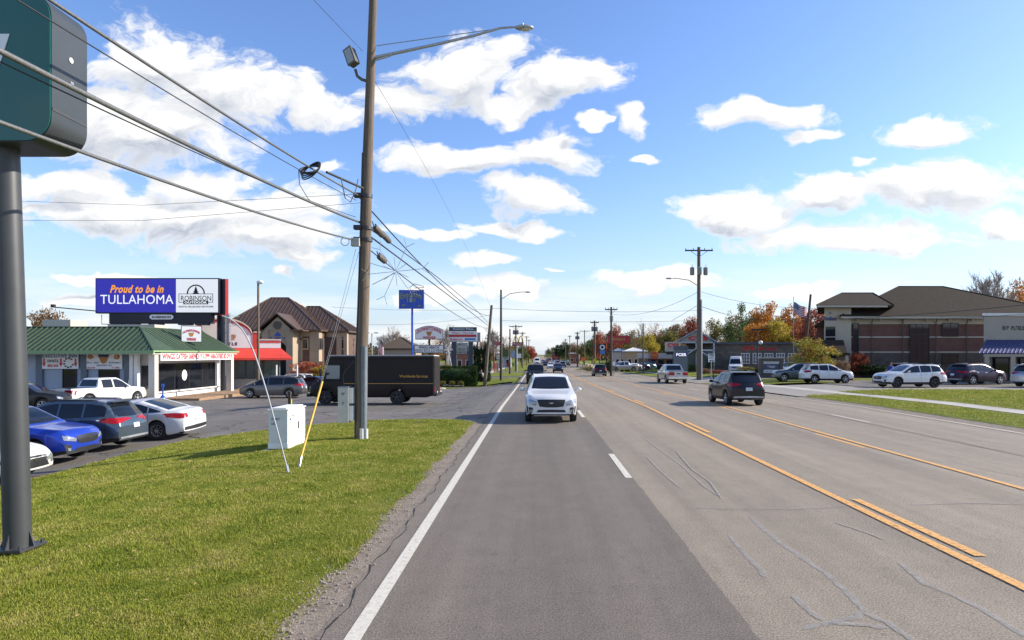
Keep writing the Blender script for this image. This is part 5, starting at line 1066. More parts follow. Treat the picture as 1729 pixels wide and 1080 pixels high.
def house(name, label, cat, px0, px1, Y, pe, pr, pb, wallm, roofm, wins=3, hipr=True):
    x0, x1 = wx(px0, Y), wx(px1, Y); g = min(G(x0, Y), wz(pb, Y)) - .3; t = thing(name, label, cat, ((x0 + x1) / 2, Y, g)); d = max(6, (x1 - x0) * .7); zt = wz(pr, Y + d / 2)
    m = MB(); m.box(x0, x1, Y, Y + d, g - .5, wz(pe, Y)); wpart('wall', m, wallm, t)
    m = MB(); w_ = (x1 - x0); hip(m, x0, x1, Y, Y + d, wz(pe, Y) + .25, x0 + w_ * (.45 if hipr else .02), x1 - w_ * (.45 if hipr else .02), Y + d / 2, zt, 0, .4); wpart('roof', m, roofm, t)
    for k in range(wins):
        a = x0 + w_ * (k + .25) / wins; window(t, a, a + w_ * .45 / wins, g + 1.3, min(g + 2.5, wz(pe, Y) - .3), Y - .03, M_TRIMW, 1, 1, .08)
    return t
M_CRM = mat('cream_siding', (.55, .50, .42), .8, var=.05); M_WROOF = mat('white_roof', (.55, .54, .52), .7); M_GROOF = mat('grey_roof', (.16, .15, .15), .9, var=.1)
house('house', 'cream building with a pale hipped roof behind the parked row', 'house', 1058, 1090, 150, 594, 587, 612, mat('peach_brick', (.42, .28, .18), .85, var=.15), M_WROOF)
house('house', 'cream building with a blue grey roof left of the pale hipped roof', 'house', 1038, 1057, 158, 594, 588, 611, M_CRM, mat('bluegrey_roof', (.12, .16, .22), .7), 2)
house('house', 'low house with a brown roof behind the blue inn sign', 'house', 640, 702, 120, 590, 570, 606, mat('tan_siding', (.35, .28, .20), .85), mat('dark_brown_roof', (.10, .07, .045), .9, var=.15), 4)
house('house', 'red house far away right of the road', 'house', 932, 946, 330, 599, 594, 606, mat('red_siding', (.35, .06, .05), .8), M_GROOF, 2)
house('house', 'low red store far away beside the orange road work sign', 'house', 962, 978, 260, 598, 595, 606, mat('rust_siding', (.28, .10, .06), .8), M_GROOF, 2, False)
house('house', 'grey shed behind the small signs on the left roadside', 'house', 842, 862, 170, 602, 597, 611, mat('bluegrey_siding', (.30, .33, .38), .8), M_GROOF, 2)
house('house', 'beige store left of the leaning pole behind the hedge', 'house', 755, 812, 125, 594, 586, 612, mat('rust_brick', (.25, .12, .08), .85, var=.1), M_GROOF, 4, False)

# ------------------------------------------------------------------ poles
M_POLE = mat('pole_wood', (.145, .110, .080), .92, var=.38, vscale=3, bump=.7, bscale=10, stretch=(7, 7, .3)); M_POLED = mat('dark_pole_wood', (.085, .065, .05), .92, var=.3, vscale=3, stretch=(6, 6, .3)); M_XFMR = mat('transformer_grey', (.24, .25, .26), .5, var=.1); M_CONDUIT = mat('conduit_grey', (.16, .19, .21), .45, .2, var=.12, vscale=6)
M_METBOX = mat('box_grey', (.42, .42, .38), .6, var=.08, vscale=4)
PX, PY = wx(607, 18.7), 18.7
def pxz(px, py, Y=PY): return (wx(px, Y), Y, wz(py, Y))
P = thing('utility_pole', 'tall wooden utility pole with lamp arm, floodlight and cable boxes on the lawn', 'utility pole', (PX, PY, 0))
m = MB(); pts = [pxz(609, 742), pxz(610.5, 600), pxz(617, 405), pxz(621, 260), pxz(627, 90), pxz(632, -60)]; m.tube([(p[0], p[1], p[2]) for p in pts], [.185, .18, .165, .15, .125, .11], 18); wpart('shaft', m, M_POLE, P, 50)
m = MB(); cp = [pxz(615.5, 745), pxz(616, 640), pxz(616.5, 585)]; m.tube([(p[0] + .02, p[1] - .16, p[2]) for p in cp], .085, 10); wpart('conduit', m, M_CONDUIT, P, 50)
m = MB(); m.tube([(PX + .13, PY - .2, -.05), (PX + .13, PY - .2, .32)], .07, 8); m.tube([(PX + .24, PY - .16, -.05), (PX + .24, PY - .16, .30)], .055, 8); wpart('ground_sleeve', m, M_TRIMW, P, 50)
m = MB(); m.tube([(p[0] - .12, p[1] - .14, p[2]) for p in pts[:4]], .018, 5); m.tube([(PX - .1, PY - .18, 2.3), (PX - .42, PY - .2, 1.9), (PX - .4, PY - .2, 1.5)], .02, 5); wpart('ground_wire', m, M_WIRE, P)
x0, x1, z0, z1 = rect(575, 592, 653, 712, PY - .1)
m = MB(); m.box(x0, x1, PY - .35, PY - .08, z0, z1); bx = wpart('meter_box', m, M_METBOX, P)
m = MB(); m.box(x1 + .01, x1 + .12, PY - .30, PY - .1, z0 + .05, z0 + .48); m.box(x1 + .01, x1 + .12, PY - .30, PY - .1, z0 + .56, z1 - .02); wpart('lit_side', m, M_TRIMW, bx)  # whiter slabs paint the box's sunlit right side
m = MB(); scrib(m, x0 + .1, x0 + .2, z1 - .22, z1 - .15, PY - .352, 3, 1); scrib(m, x0 + .12, x0 + .2, z1 - .5, z1 - .42, PY - .352, 2, 2); m.box(x0 - .01, x1 + .01, PY - .36, PY - .07, z1 - .01, z1 + .015); wpart('marking', m, _mc['grey_board'], bx)
# lamp arm
a0, a1, a2, a3, a4 = [pxz(*q) for q in ((632, 97), (665, 90), (730, 76), (800, 60), (845, 47))]; a5 = pxz(872, 45)
m = MB(); m.tube([a0, a1, a2, a3, a4, a5], [.05, .05, .045, .04, .035, .03], 8); m.tube([pxz(630, 102), pxz(652, 96), pxz(672, 88)], .03, 6); m.tube([pxz(636, 77), pxz(735, 63), pxz(828, 50)], .014, 5); wpart('lamp_arm', m, M_GALV, P, 50)
hx, _, hz = pxz(885, 46.5); m = MB(); m.ball((hx, PY, hz), .29, .14, .075, 14, 8); m.cyl((hx - .05, PY, hz + .06), (hx - .05, PY, hz + .12), .035); h = wpart('lamp_head', m, M_GALV, P, 60)
m = MB(); m.ball((hx + .05, PY, hz - .035), .17, .10, .07, 12, 6); wpart('lamp_lens', m, mat('lamp_glass', (.55, .55, .5), .15), h, 60)
# floodlight
m = MB(); fx, _, fz = pxz(597, 101); m.T = RT(fx, PY - .15, fz, R(-25)) @ Matrix.Rotation(R(-22), 4, 'Y'); m.box(-.13, .13, -.12, .10, -.24, .26); m.box(-.15, .15, -.13, -.11, -.26, .28); fl = wpart('floodlight', m, mat('flood_bronze', (.10, .095, .075), .5), P)
m = MB(); m.T = RT(fx, PY - .15, fz, R(-25)) @ Matrix.Rotation(R(-22), 4, 'Y'); m.box(-.11, .11, -.137, -.131, -.21, .23); wpart('glass', m, mat('flood_glass', (.35, .36, .33), .2), fl)
m = MB(); m.tube([pxz(600, 117), pxz(603, 128), pxz(611, 134), pxz(618, 136)], .045, 6); wpart('bracket', m, _mc['flood_bronze'], P, 50)
for py in (331, 385, 405): m = MB(); q = pxz(618, py); m.cyl((q[0], PY, q[2] - .05), (q[0], PY, q[2] + .05), .19, n=16); m.box(q[0] - .32, q[0] - .1, PY - .2, PY, q[2] - .06, q[2] + .06); wpart('pole_band', m, M_DARKF, P, 50)
q = pxz(604, 410); m = MB(); m.box(q[0] - .12, q[0] + .12, PY - .3, PY - .12, q[2] - .13, q[2] + .1); m.tube([(q[0] - .3 + .12 * math.cos(t), PY - .25, q[2] + .12 * math.sin(t)) for t in np.linspace(0, 12, 30)], .012, 4); wpart('cable_box', m, M_METBOX, P)
# star ornament
c = Vector(pxz(668, 458, PY - .3)); t = thing('light_ornament', 'wire snowflake light ornament on a rod from the utility pole', 'ornament', c)
m = MB()
for k in range(12):
    a = k * math.pi / 6 + .1; L_ = .42 if k % 2 else .78; d = Vector((math.cos(a), 0, math.sin(a))); m.tube([d * .05, d * L_], .008, 4)
    for j in range(3, int(L_ * 12)): m.ball(d * (j / 12), .016, .016, .016, 5, 3)
    if k % 2 == 0:
        for s_ in (-.7, .7): d2 = Vector((math.cos(a + s_), 0, math.sin(a + s_))); m.tube([d * L_, d * L_ + d2 * .26], .008, 4); [m.ball(d * L_ + d2 * (.08 * j), .014, .014, .014, 5, 3) for j in (1, 2, 3)]
obj('snowflake', m, mat('rope_light', (.32, .32, .33), .5), t); m = MB(); m.tube([(-.8, .3, .28), (0, .05, .02)], .012, 4); m.tube([(-.75, .3, -.35), (0, .05, -.02)], .012, 4); obj('mounting_rod', m, M_GALV, t)

def cable(label, pts, r, m_, n=40, ys=None):
    """cable whose x and z follow a parabola through three given points, drawn over ys"""
    Yp = [p[1] for p in pts]; cx_ = np.polyfit(Yp, [p[0] for p in pts], min(2, len(pts) - 1)) if len(pts) < 3 else np.polyfit(Yp, [p[0] for p in pts], 1); cz_ = np.polyfit(Yp, [p[2] for p in pts], len(pts) - 1)
    ys = ys or (Yp[0], Yp[-1]); P3 = [(float(np.polyval(cx_, y)), y, float(np.polyval(cz_, y))) for y in np.linspace(ys[0], ys[1], n)]
    o0 = P3[0]; t = MB(); t.tube([(p[0] - o0[0], p[1] - o0[1], p[2] - o0[2]) for p in P3], r, 6)
    o = obj('overhead_cable', t, m_, None, 60); o.location = o0; tag(o, label, 'cable', 'overhead cables'); return o
def lcable(label, z0, px, py, r, m_, dx=0.0, mids=None):
    XY = lambda Y: PX - .35 * 0 + dx - .012 * (PY - Y)
    k = (px - CX) / F; Y1 = (PX + dx - .012 * PY) / (k - .012); z1 = CH + (HY - py) / F * Y1
    s1 = PY - Y1; Ls = 44.0; kk = (z0 - z1) / (s1 * (1 - s1 / Ls))
    ys = np.linspace(PY, PY - Ls, 50); P3 = [(XY(y), y, z0 - kk * (PY - y) * (1 - (PY - y) / Ls)) for y in ys]
    t = MB(); o0 = P3[0]; t.tube([(p[0] - o0[0], p[1] - o0[1], p[2] - o0[2]) for p in P3], r, 7)
    o = obj('overhead_cable', t, m_, None, 60); o.location = o0; tag(o, label, 'cable', 'overhead cables'); return lambda y: (XY(y), y, z0 - kk * (PY - y) * (1 - (PY - y) / Ls))
zA, zB, zC = wz(331, PY), wz(375, PY), wz(405, PY)
fA = lcable('black twisted cable running from the top band of the pole over the camera', zA, 85, 0, .022, M_WIREG)
lcable('thickest grey cable running from the middle band of the pole past the green sign', zB, 0, 86, .033, M_WIREG)
lcable('lowest grey cable running from the pole box past the foot of the green sign', zC, 0, 206, .024, M_WIREG, -.15)
lcable('thin wire just below the top twisted cable left of the pole', zA - .12, 30, 0, .009, M_WIRE, -.1)
lcable('thin wire between the two thick cables left of the pole', wz(366, PY), 0, 104, .009, M_WIRE, -.12)
# coil of spare cable on the top line
t = MB(); c = Vector(fA(PY - 4.0))
for k in range(5): t.tube([(.22 * math.cos(a + .3 * k) * (1 + .07 * k), .34 * math.sin(a) * .6 + .03 * k, .13 * math.sin(a + .4 * k) * (1 + .12 * k) - .05) for a in np.linspace(0, 2 * math.pi, 22)], .016, 5)
t.tube([(-.25, 0, -.05), (-.23, 0, -.4), (-.05, .05, -.72), (.02, .1, -.78)], .010, 5); t.tube([(.55, .6, -.1), (.62, .7, -.55), (.72, .8, -.62), (.82, .9, -.3), (.85, 1.0, .0)], .012, 5); t.cyl((.3, .3, -.03), (.75, 1.8, -.02), .03, .03)
o = obj('cable_coil', t, M_WIRE, None, 60); o.location = c; tag(o, 'coil of spare black cable hanging on the top line left of the pole', 'cable coil')
# lines onward to the leaning pole
Y2 = 67.0
def q2(px, py, Y): return (wx(px, Y), Y, wz(py, Y))
cable('top black cable sagging from the pole to the leaning pole', [(PX, PY, zA), q2(775, 507, 42.6), q2(826, 533, Y2)], .022, M_WIRE)
cable('upper of the two middle cables sagging to the leaning pole', [(PX, PY, zB), q2(724, 456, 30.3), q2(824, 545, Y2)], .020, M_WIRE)
cable('thick middle cable carrying the two splice cases', [(PX, PY, zB - .12), q2(716, 470, 30.3), q2(824, 549, Y2)], .026, M_WIRE)
cable('lowest cable sagging behind the blue inn sign', [(PX, PY, zC), q2(718, 497, 30.3), q2(823, 554, Y2)], .018, M_WIRE)
cable('thin wire from the pole top far up ahead to the leaning pole', [pxz(633, 115), q2(700, 270, 27.4), q2(829, 520, Y2)], .006, M_WIRE)
cable('thin wire from the pole top running back over the camera', [pxz(612, 86), q2(530, 0, 15.0)], .006, M_WIRE, ys=(PY, 5))
def splice(px, py, Y, ln, r, label):
    o = thing('splice_case', label, 'splice case', q2(px, py, Y), 0); d = Vector((.0, 1, -.06)).normalized() * ln / 2
    b = MB(); b.tube([-d, -d * .8, d * .8, d], [r * .5, r, r, r * .5], 10); obj('case', b, mat('case_brown', (.10, .085, .07), .7, var=.2), o, 50)
    b = MB(); b.tube([-d * 1.6 + Vector((0, 0, .1)), -d * 1.2, -d, -d * .9 + Vector((0, 0, .12)), d * .9 + Vector((0, 0, .12)), d * 1.5 + Vector((0, 0, .05))], .016, 5); obj('tail', b, M_WIRE, o)
splice(640, 391, 19.6, 1.0, .10, 'upper long splice case on the thick cable right beside the pole'); splice(652, 402, 21.2, 1.0, .09, 'second splice case just below the upper one'); splice(645, 437, 19.8, .8, .09, 'lower splice case on the bottom cable above the snowflake')
o = MB(); o.tube([(.0, 0, 0), (.35, .3, .05), (.3, .5, .12), (-.05, .2, .2), (-.2, -.1, .0), (-.1, 0, -.15), (.3, .4, -.02)], .014, 5); o = obj('cable_loop', o, M_WIRE, None, 60); o.location = q2(700, 486, 27); tag(o, 'small dark cable loop above the blue inn sign', 'cable loop')
o = MB(); o.tube([(0, 0, 0), (-8, 2.5, .25), (-20, 6, 1.4), (-30, 9, 2.8)], .007, 4); o = obj('overhead_cable', o, M_WIRE); o.location = pxz(610, 327); tag(o, 'thin upper service wire leading left from the pole', 'cable', 'overhead cables')
o = MB(); o.tube([(0, 0, 0), (-8, 2.5, .0), (-20, 6, .75), (-30, 9, 1.8)], .007, 4); o = obj('overhead_cable', o, M_WIRE); o.location = pxz(610, 342); tag(o, 'thin lower service wire leading left from the pole', 'cable', 'overhead cables')
# guys
A_ = Vector((-5.22, 13.9, 0)); Bp = Vector(pxz(606, 425))
t = thing('guy_wire', 'steel guy wires with a yellow guard anchored in the lawn', 'guy wire', A_); d = Bp - A_
obj('wire', MB().tube([(0, 0, 0), d], .006, 5).tube([(.02, 0, 0), Vector(pxz(601, 420)) - A_ + Vector((0, 0, .0))], .006, 5), M_WIREG, t); obj('guard', MB().tube([d * .035, d * .33], .026, 8), mat('guard_yellow', (.62, .36, .03), .5, var=.15, vscale=5), t, 50); obj('anchor', MB().tube([(0, 0, -.1), d * .04], .03, 6), M_GALV, t)
gy = 13.3; t = thing('bent_pipe', 'bent white guard pipe leaning out of the lawn beside the yellow guard', 'pipe', q2(488, 800, gy))
o0 = Vector(t.location); pp = [(488, 802), (479, 768), (470, 733), (461, 700), (452, 667), (443, 637), (434, 609), (426, 588), (417, 569), (408, 555), (398, 545), (388, 538), (375, 533)]
obj('pipe', MB().tube([Vector(q2(a, b, gy)) - o0 for a, b in pp], .016, 8), mat('pipe_white', (.40, .41, .42), .5), t, 60); obj('shoe', MB().tube([Vector(q2(488, 804, gy)) - o0, Vector(q2(484, 785, gy)) - o0], .034, 6), M_GALV, t)
# cabinet
cab = thing('utility_cabinet', 'white metal utility cabinet on a small pad beside the guy wires', 'cabinet', (-6.63, 16.9, G(-6.8, 17.3) - .03), 0)
m = MB(); m.box(-.5, 0, 0, 1.28, .06, 1.08); obj('body', m, mat('cabinet_white', (.66, .66, .62), .5, var=.05, vscale=3, alt=(.72, .72, .68)), cab)
m = MB(); m.box(-.53, .03, -.03, 1.31, 1.08, 1.11); m.box(-.46, -.04, .04, 1.24, 1.12, 1.15); obj('lid', m, M_WHITE, cab)
for a, b in ((.04, .62), (.66, 1.24)):
    m = MB(); m.box(.002, .02, a, b, .24, 1.02); d = obj('door', m, M_WHITE, cab)
    if a > .5: obj('handle', MB().box(.02, .045, .70, .73, .52, .72), M_DARKF, d)
m = MB(); m.box(-.515, .015, -.012, 1.29, .06, .2); obj('plinth', m, M_WHITE, cab); m = MB(); m.box(-.65, .35, -.15, 1.5, -.05, .03); obj('pad', m, M_CONC, cab)
m = MB(); m.T = RT(0, 0, 0, 0); scrib(m, -.42, -.18, .82, .88, -.002, 5, 3); scrib(m, -.42, -.30, .70, .76, -.002, 3, 4); m.T = RT(.022, 0, 0, R(90)); scrib(m, .12, .45, .90, .94, 0, 6, 6); scrib(m, .12, .22, .8, .86, 0, 2, 7); obj('marking', m, _mc['ink_blue'], cab)
t = thing('marker_post', 'short dark marker post with a yellow edge behind the white cabinet', 'marker post', (wx(489.5, 19.8), 19.8, G(-7.6, 19.8)))
obj('post', MB().box(-.05, .03, -.03, .03, -.1, 1.45), M_POLED, t); obj('reflector', MB().box(.031, .055, -.03, .03, .1, 1.2), mat('marker_yellow', (.6, .5, .08), .5), t)

# pylon sign at the left edge
py0 = Vector((wx(30, 8.15), 8.15, 0)); S = thing('pylon_sign', 'tall grey post carrying a rounded dark green sign cabinet at the left edge', 'sign', py0)
M_POST = mat('post_grey', (.05, .053, .055), .45, .1, var=.12, vscale=2); M_CAB = mat('cabinet_grey', (.050, .058, .062), .4, .2, var=.08, vscale=2)
m = MB(); m.tube([(0, 0, .02), (-.07, 0, 2.6), (-.16, .0, 5.2)], .150, 24); obj('post', m, M_POST, S, 50)
m = MB(); m.box(-.24, .21, -.22, .22, .0, .03)
for a in range(4): d = Vector((math.cos(a * math.pi / 2), math.sin(a * math.pi / 2), 0)); m.prism([d * .15 + Vector((0, 0, .03)), d * .21 + Vector((0, 0, .03)), d * .15 + Vector((0, 0, .22))], Vector((-d.y, d.x, 0)) * .015)
for a in (-.2, .17): [m.cyl((a, b, .03), (a, b, .07), .016, n=8) for b in (-.18, .18)]
obj('base_plate', m, M_POST, S)
def rrect(x0, x1, z0, z1, r, n=7):
    o = []
    for cx, cz, a0 in ((x1 - r, z1 - r, 0), (x0 + r, z1 - r, 90), (x0 + r, z0 + r, 180), (x1 - r, z0 + r, 270)):
        for k in range(n + 1): a = R(a0 + 90 * k / n); o.append((cx + r * math.cos(a), cz + r * math.sin(a)))
    return o
rr_ = rrect(-8.4 - py0.x, -6.0 - py0.x, 5.13, 6.98, .30)
m = MB(); m.prism([(x, -.30, z) for x, z in rr_], (0, .62, 0)); cabn = obj('cabinet', m, M_CAB, S, 40)
m = MB(); m.prism([(x, -.315, z) for x, z in rrect(-8.39 - py0.x, -6.01 - py0.x, 5.14, 6.97, .30)], (0, .013, 0)); fc = obj('face', m, mat('sign_green', (.006, .105, .082), .35, coat=.2), cabn)
q = lambda px, py: (wx(px, 7.83) - py0.x, -.325, wz(py, 7.83)); m = MB(); m.prism([q(-14, 57), q(16, 57), q(5, 92), q(-4, 118), q(-20, 118)], (0, .008, 0)); obj('lettering', m, M_WSIGN, fc)
xe = -6.0 - py0.x; obj('vent', MB().cyl((xe, .02, 6.28), (xe + .012, .02, 6.28), .035, n=14), M_TRIMW, cabn); obj('latch', MB().box(xe, xe + .02, .0, .05, 5.95, 6.0), M_TRIMW, cabn); obj('seam', MB().box(xe, xe + .006, -.29, .31, 5.52, 5.56), M_POST, cabn)

# other poles
def upole(px, ytop, Y, r, label, arm=None, xf=0, lamp=None, lean=0.0, steel=False, dark=False, cat='utility pole'):
    x = wx(px, Y); g = G(x, Y); h = wz(ytop, Y) - g; t = thing('utility_pole' if not steel else 'light_pole', label, cat, (x, Y, g), 0, None)
    M_ = M_GALV if steel else (M_POLED if dark else M_POLE)
    obj('shaft', MB().tube([(0, 0, -.3), (lean * h * .5, 0, h * .5), (lean * h, 0, h)], [r, r * .82, r * .65], 10), M_, t, 50)
    if arm:
        m = MB(); m.box(lean * h - arm / 2, lean * h + arm / 2, -.1, .04, h - .45, h - .3)
        for s_ in (-1, 1): m.tube([(lean * h + s_ * arm * .3, -.1, h - .45), (lean * h, -.1, h - 1.1)], .03, 4)
        for k in (-.47, -.2, .2, .47): m.cyl((lean * h + arm * k, -.03, h - .3), (lean * h + arm * k, -.03, h - .08), .05, .03, 6)
        obj('crossarm', m, M_POLED, t)
    for k in range(xf):
        a = (k - (xf - 1) / 2) * .75; hh = h * .79; c = MB(); c.lathe([(.2, 0), (.25, .05), (.25, .75), (.27, .8), (.1, .9)], (a, -.32 if abs(a) < .1 else 0, hh), 'z', 10); c.cyl((a, -.1, hh + .85), (a, -.1, hh + 1.2), .035, .02, 5); obj('transformer', c, M_XFMR, t, 50)
    if lamp:
        lx, ly = lamp; hz = wz(ly, Y) - g; ex = wx(lx, Y) - x; z0_ = hz - abs(ex) * .28
        obj('lamp_arm', MB().tube([(0, -.1, z0_), (ex * .35, -.1, hz - abs(ex) * .06), (ex * .8, -.1, hz + .02), (ex, -.1, hz)], .045, 6), M_GALV, t, 50); obj('lamp_head', MB().ball((ex * 1.03, -.1, hz), .42, .2, .1, 10, 5), M_GALV, t, 60)
    return t
upole(1180, 417, 70.6, .27, 'tall pole with crossarm, three transformers and a lamp on the right verge', 3.1, 3, (1131, 470))
rp = thing('riser_pipe', 'pale conduit strapped to the right side of the tall right pole', 'pipe', (wx(1184.5, 70.4), 70.4, G(18, 70))); obj('pipe', MB().tube([(0, 0, 0), (0, 0, 9)], .09, 8), M_GALV, rp, 50)
upole(818, 515, 67, .2, 'leaning wooden pole beside the clipped hedge', lean=.09)
upole(846, 489, 78, .18, 'dark slim pole with a lamp arm over the road beyond the hedge', None, 0, (890, 493), dark=True)
upole(871, 548, 128, .2, 'pole with crossarm and transformer behind the arches sign', 2.6, 2)
upole(861, 555, 105, .16, 'short dark pole left of the arches sign', dark=True); upole(882, 560, 165, .2, 'grey pole right of the arches sign', 1.6, 1)
upole(889, 567, 220, .2, 'thin pole farther down the left verge', 1.8); upole(893, 573, 280, .2, 'last thin pole down the left verge', 1.8)
upole(1032, 518, 92, .2, 'dark pole with a small crossarm on the right verge beyond the pickup', 1.8, 1, dark=True); upole(1004, 541, 118, .24, 'pale pole with transformers beside the yellow diamond sign', 1.6, 2)
upole(1086, 546, 108, .18, 'brown pole behind the parked row', None, 0); upole(975, 560, 175, .24, 'pole with transformers left of the orange sign', 1.5, 2); upole(987, 557, 215, .22, 'pole with a long crossarm far on the right', 3.5)
upole(962, 566, 245, .2, 'thin distant pole in front of the dark trees', 1.5); upole(955, 572, 290, .2, 'thinnest distant pole near the road end', 1.5); upole(1366, 496, 68, .17, 'leaning brown pole beside the yellow shrub tree', dark=True, lean=.0)
o = [x for x in bpy.data.objects if x.get('label') == 'leaning brown pole beside the yellow shrub tree'][0]; o.location.x = wx(1355, 68); o.rotation_euler = (0, R(5.5), 0)
lp = upole(436, 475, 52, .13, 'slim wooden lot light pole in front of the red awning', cat='light pole'); hh = wz(474, 52) - G(wx(436, 52), 52)
obj('lamp_head', MB().ball((.15, 0, hh - .1), .3, .2, .16, 10, 6), M_TRIMW, lp, 60)
m = MB(); 
t = thing('light_pole', 'double headed grey lot light behind the delivery truck', 'light pole', (wx(628, 95), 95, -.8)); obj('shaft', MB().cyl((0, 0, 0), (0, 0, wz(562, 95) + .8), .09, .07), M_GALV, t, 50)
for s_ in (-1, 1): obj('lamp_head', MB().box(s_ * .65 - .28, s_ * .65 + .28, -.2, .2, wz(562, 95) + .75, wz(562, 95) + .9), M_GALV, t)
t = thing('light_pole', 'dark lot light with a round lamp in front of the pharmacy wall', 'light pole', (wx(1279, 96), 96, -.5)); obj('shaft', MB().cyl((0, 0, 0), (0, 0, wz(556, 96) + .5), .10, .07), M_DARKF, t, 50); obj('crossbar', MB().box(-1, 1, -.06, .06, wz(557, 96) + .45, wz(555, 96) + .5), M_DARKF, t); obj('globe', MB().ball((.4, -.2, wz(578, 96) + .5), .32, .32, .3, 12, 8), M_WSIGN, t, 60)
for dx_, ln, lb in ((-1.15, 1, 'short white bollard pipe left of the minivan tail'), (1.35, 1, 'short white bollard pipe right of the parked white SUV')):
    xb_ = wx(483 + dx_ * 14, 56); t = MB(); t.tube([(0, 0, 0), (0, 0, 2.6)], .07, 6); o = obj('vent_pipe', t, M_WHITE, None, 50); o.location = (xb_, 56, G(xb_, 56)); tag(o, lb, 'pipe')

def span(label, a, b, sag, r=.02):
    a, b = Vector(a), Vector(b); P3 = [a.lerp(b, t) - Vector((0, 0, sag * 4 * t * (1 - t))) for t in np.linspace(0, 1, 24)]; t = MB(); t.tube([p - a for p in P3], r, 4); o = obj('overhead_cable', t, M_WIRE, None, 60); o.location = a; tag(o, label, 'cable', 'overhead cables')
RP = (18.1, 70.6)
span('upper wire crossing the road between the left and right poles', q2(829, 520, 67), (RP[0], RP[1], wz(524, 70.6)), .25)
span('lower wire crossing the road between the left and right poles', q2(846, 541, 78), (RP[0], RP[1], wz(541, 70.6)), .15)
span('wire falling from the tall right pole toward the left', (RP[0], RP[1], wz(492, 70.6)), q2(1032, 530, 92), 1.0)
span('cable falling steeply left from the tall right pole', (RP[0], RP[1], wz(514, 70.6)), q2(1134, 541, 74), .05)
span('cable from the tall right pole to the leaning brown pole', (RP[0], RP[1], wz(515, 70.6)), q2(1358, 537, 68), .8, .03)
span('upper wire from the tall right pole toward the office building', (RP[0], RP[1], wz(491, 70.6)), q2(1372, 520, 69), .5)
span('cable from the leaning brown pole across the office roof', q2(1359, 540, 68), q2(1790, 508, 44), .25, .03)
span('wire from the leaning brown pole across the office wall', q2(1359, 533, 68), q2(1800, 524, 42), .5)
span('horizontal wire behind the inn sign left of the leaning pole', q2(560, 518, 60), q2(829, 522, 67), .2, .014)
span('second horizontal wire behind the inn sign', q2(560, 545, 62), q2(826, 532, 67), .5, .014)

# ------------------------------------------------------------------ signs
def postsign(name, label, cat, px, Y, parts): 
    x = wx(px, Y); t = thing(name, label, cat, (x, Y, G(x, Y))); return t
t = postsign('inn_sign', 'blue rectangular inn sign with gold lettering on a tall blue pole', 'sign', 695, 55, None); x0, x1, z0, z1 = rect(674, 716, 489.5, 521, 55)
wbox('cabinet', M_BLUE, t, x0, x1, 54.85, 55.15, z0, z1); m = MB(); m.cyl((wx(696, 55), 55, -1), (wx(696, 55), 55, z0), .09); wpart('pole', m, M_BLUE, t, 50)
m = MB(); m.T = RT(0, 54.85, 0, 0); put_text(m, 'Executive', x0 + .14, x1 - .14, z0 + .98, z1 - .12, -.02, .02, arc=.18); put_text(m, 'Inn', x0 + .72, x1 - .72, z0 + .58, z0 + .98, -.02, .02)
for s_ in (-1, 1): cx = (x0 + x1) / 2 + s_ * .68; m.prism([(cx - .22, -.03, z0 + .20 + .08 * s_ * -1), (cx, -.03, z0 + .34), (cx + .22, -.03, z0 + .28 + .08 * s_ * -1), (cx, -.03, z0 + .2)], (0, .01, 0))
wpart('lettering', m, mat('faded_gold', (.25, .27, .10), .5), t)
t = postsign('restaurant_sign', 'white arched restaurant sign with a letter board below it beside the inn sign pole', 'sign', 724, 74, None); Ys = 74; x0, x1, z0, z1 = rect(701, 748, 556, 573, Ys)
m = MB(); zt = wz(549.5, Ys); pr = [(x0, Ys, z0), (x1, Ys, z0), (x1, Ys, z1)] + [(x1 + (x0 - x1) * k / 12, Ys, z1 + (zt - z1) * math.sin(math.pi * k / 12)) for k in range(1, 12)] + [(x0, Ys, z1)]; m.prism([(a, b + .03, c) for a, b, c in pr], (0, .35, 0)); wpart('cabinet', m, mat('slate_frame', (.10, .11, .15), .5), t)
cx, cz = (x0 + x1) / 2, (z0 + zt) / 2; m = MB(); m.prism([(cx + (a - cx) * .95, Ys - .01, cz + (c - cz) * .9) for a, b, c in pr], (0, .04, 0)); f = wpart('face', m, M_WSIGN, t)
m = MB(); m.T = RT(0, Ys - .01, 0, 0); put_text(m, 'DOWNTOWNS', x0 + .2, x1 - .2, z1 - .12, zt - .12, -.02, .03, arc=.42); put_text(m, 'WINGS', cx - .75, cx + .75, z0 + .1, z0 + .38, -.02, .05); wpart('lettering', m, M_REDS, f)
m = MB(); m.prism([(cx - .36, Ys - .03, cz + .12), (cx + .36, Ys - .03, cz + .12), (cx + .16, Ys - .03, cz - .38), (cx - .16, Ys - .03, cz - .38)], (0, .01, 0)); wpart('emblem', m, _mc['shield_orange'], f)
x0, x1, z0, z1 = rect(699, 749.5, 582, 596, Ys); wbox('letter_board', M_INK, t, x0, x1, Ys, Ys + .3, z0, z1); m = MB(); m.box(x0 + .08, x1 - .08, Ys - .02, Ys, z0 + .08, z1 - .08); f = wpart('face', m, M_WSIGN, t)
m = MB(); m.T = RT(0, Ys - .02, 0, 0); put_text(m, 'WINGS HIBACHI', x0 + .55, x1 - .55, z0 + .52, z1 - .14, -.01, .02); put_text(m, 'FRIED RICE LO MEIN', x0 + .15, x1 - .15, z0 + .14, z0 + .46, -.01, .02); wpart('lettering', m, M_INK, f)
m = MB(); m.box(cx - .1, cx + .1, Ys + .05, Ys + .25, z1, wz(573, Ys)); m.box(cx - .1, cx + .1, Ys + .05, Ys + .25, -1, z0); wpart('post', m, M_INK, t)
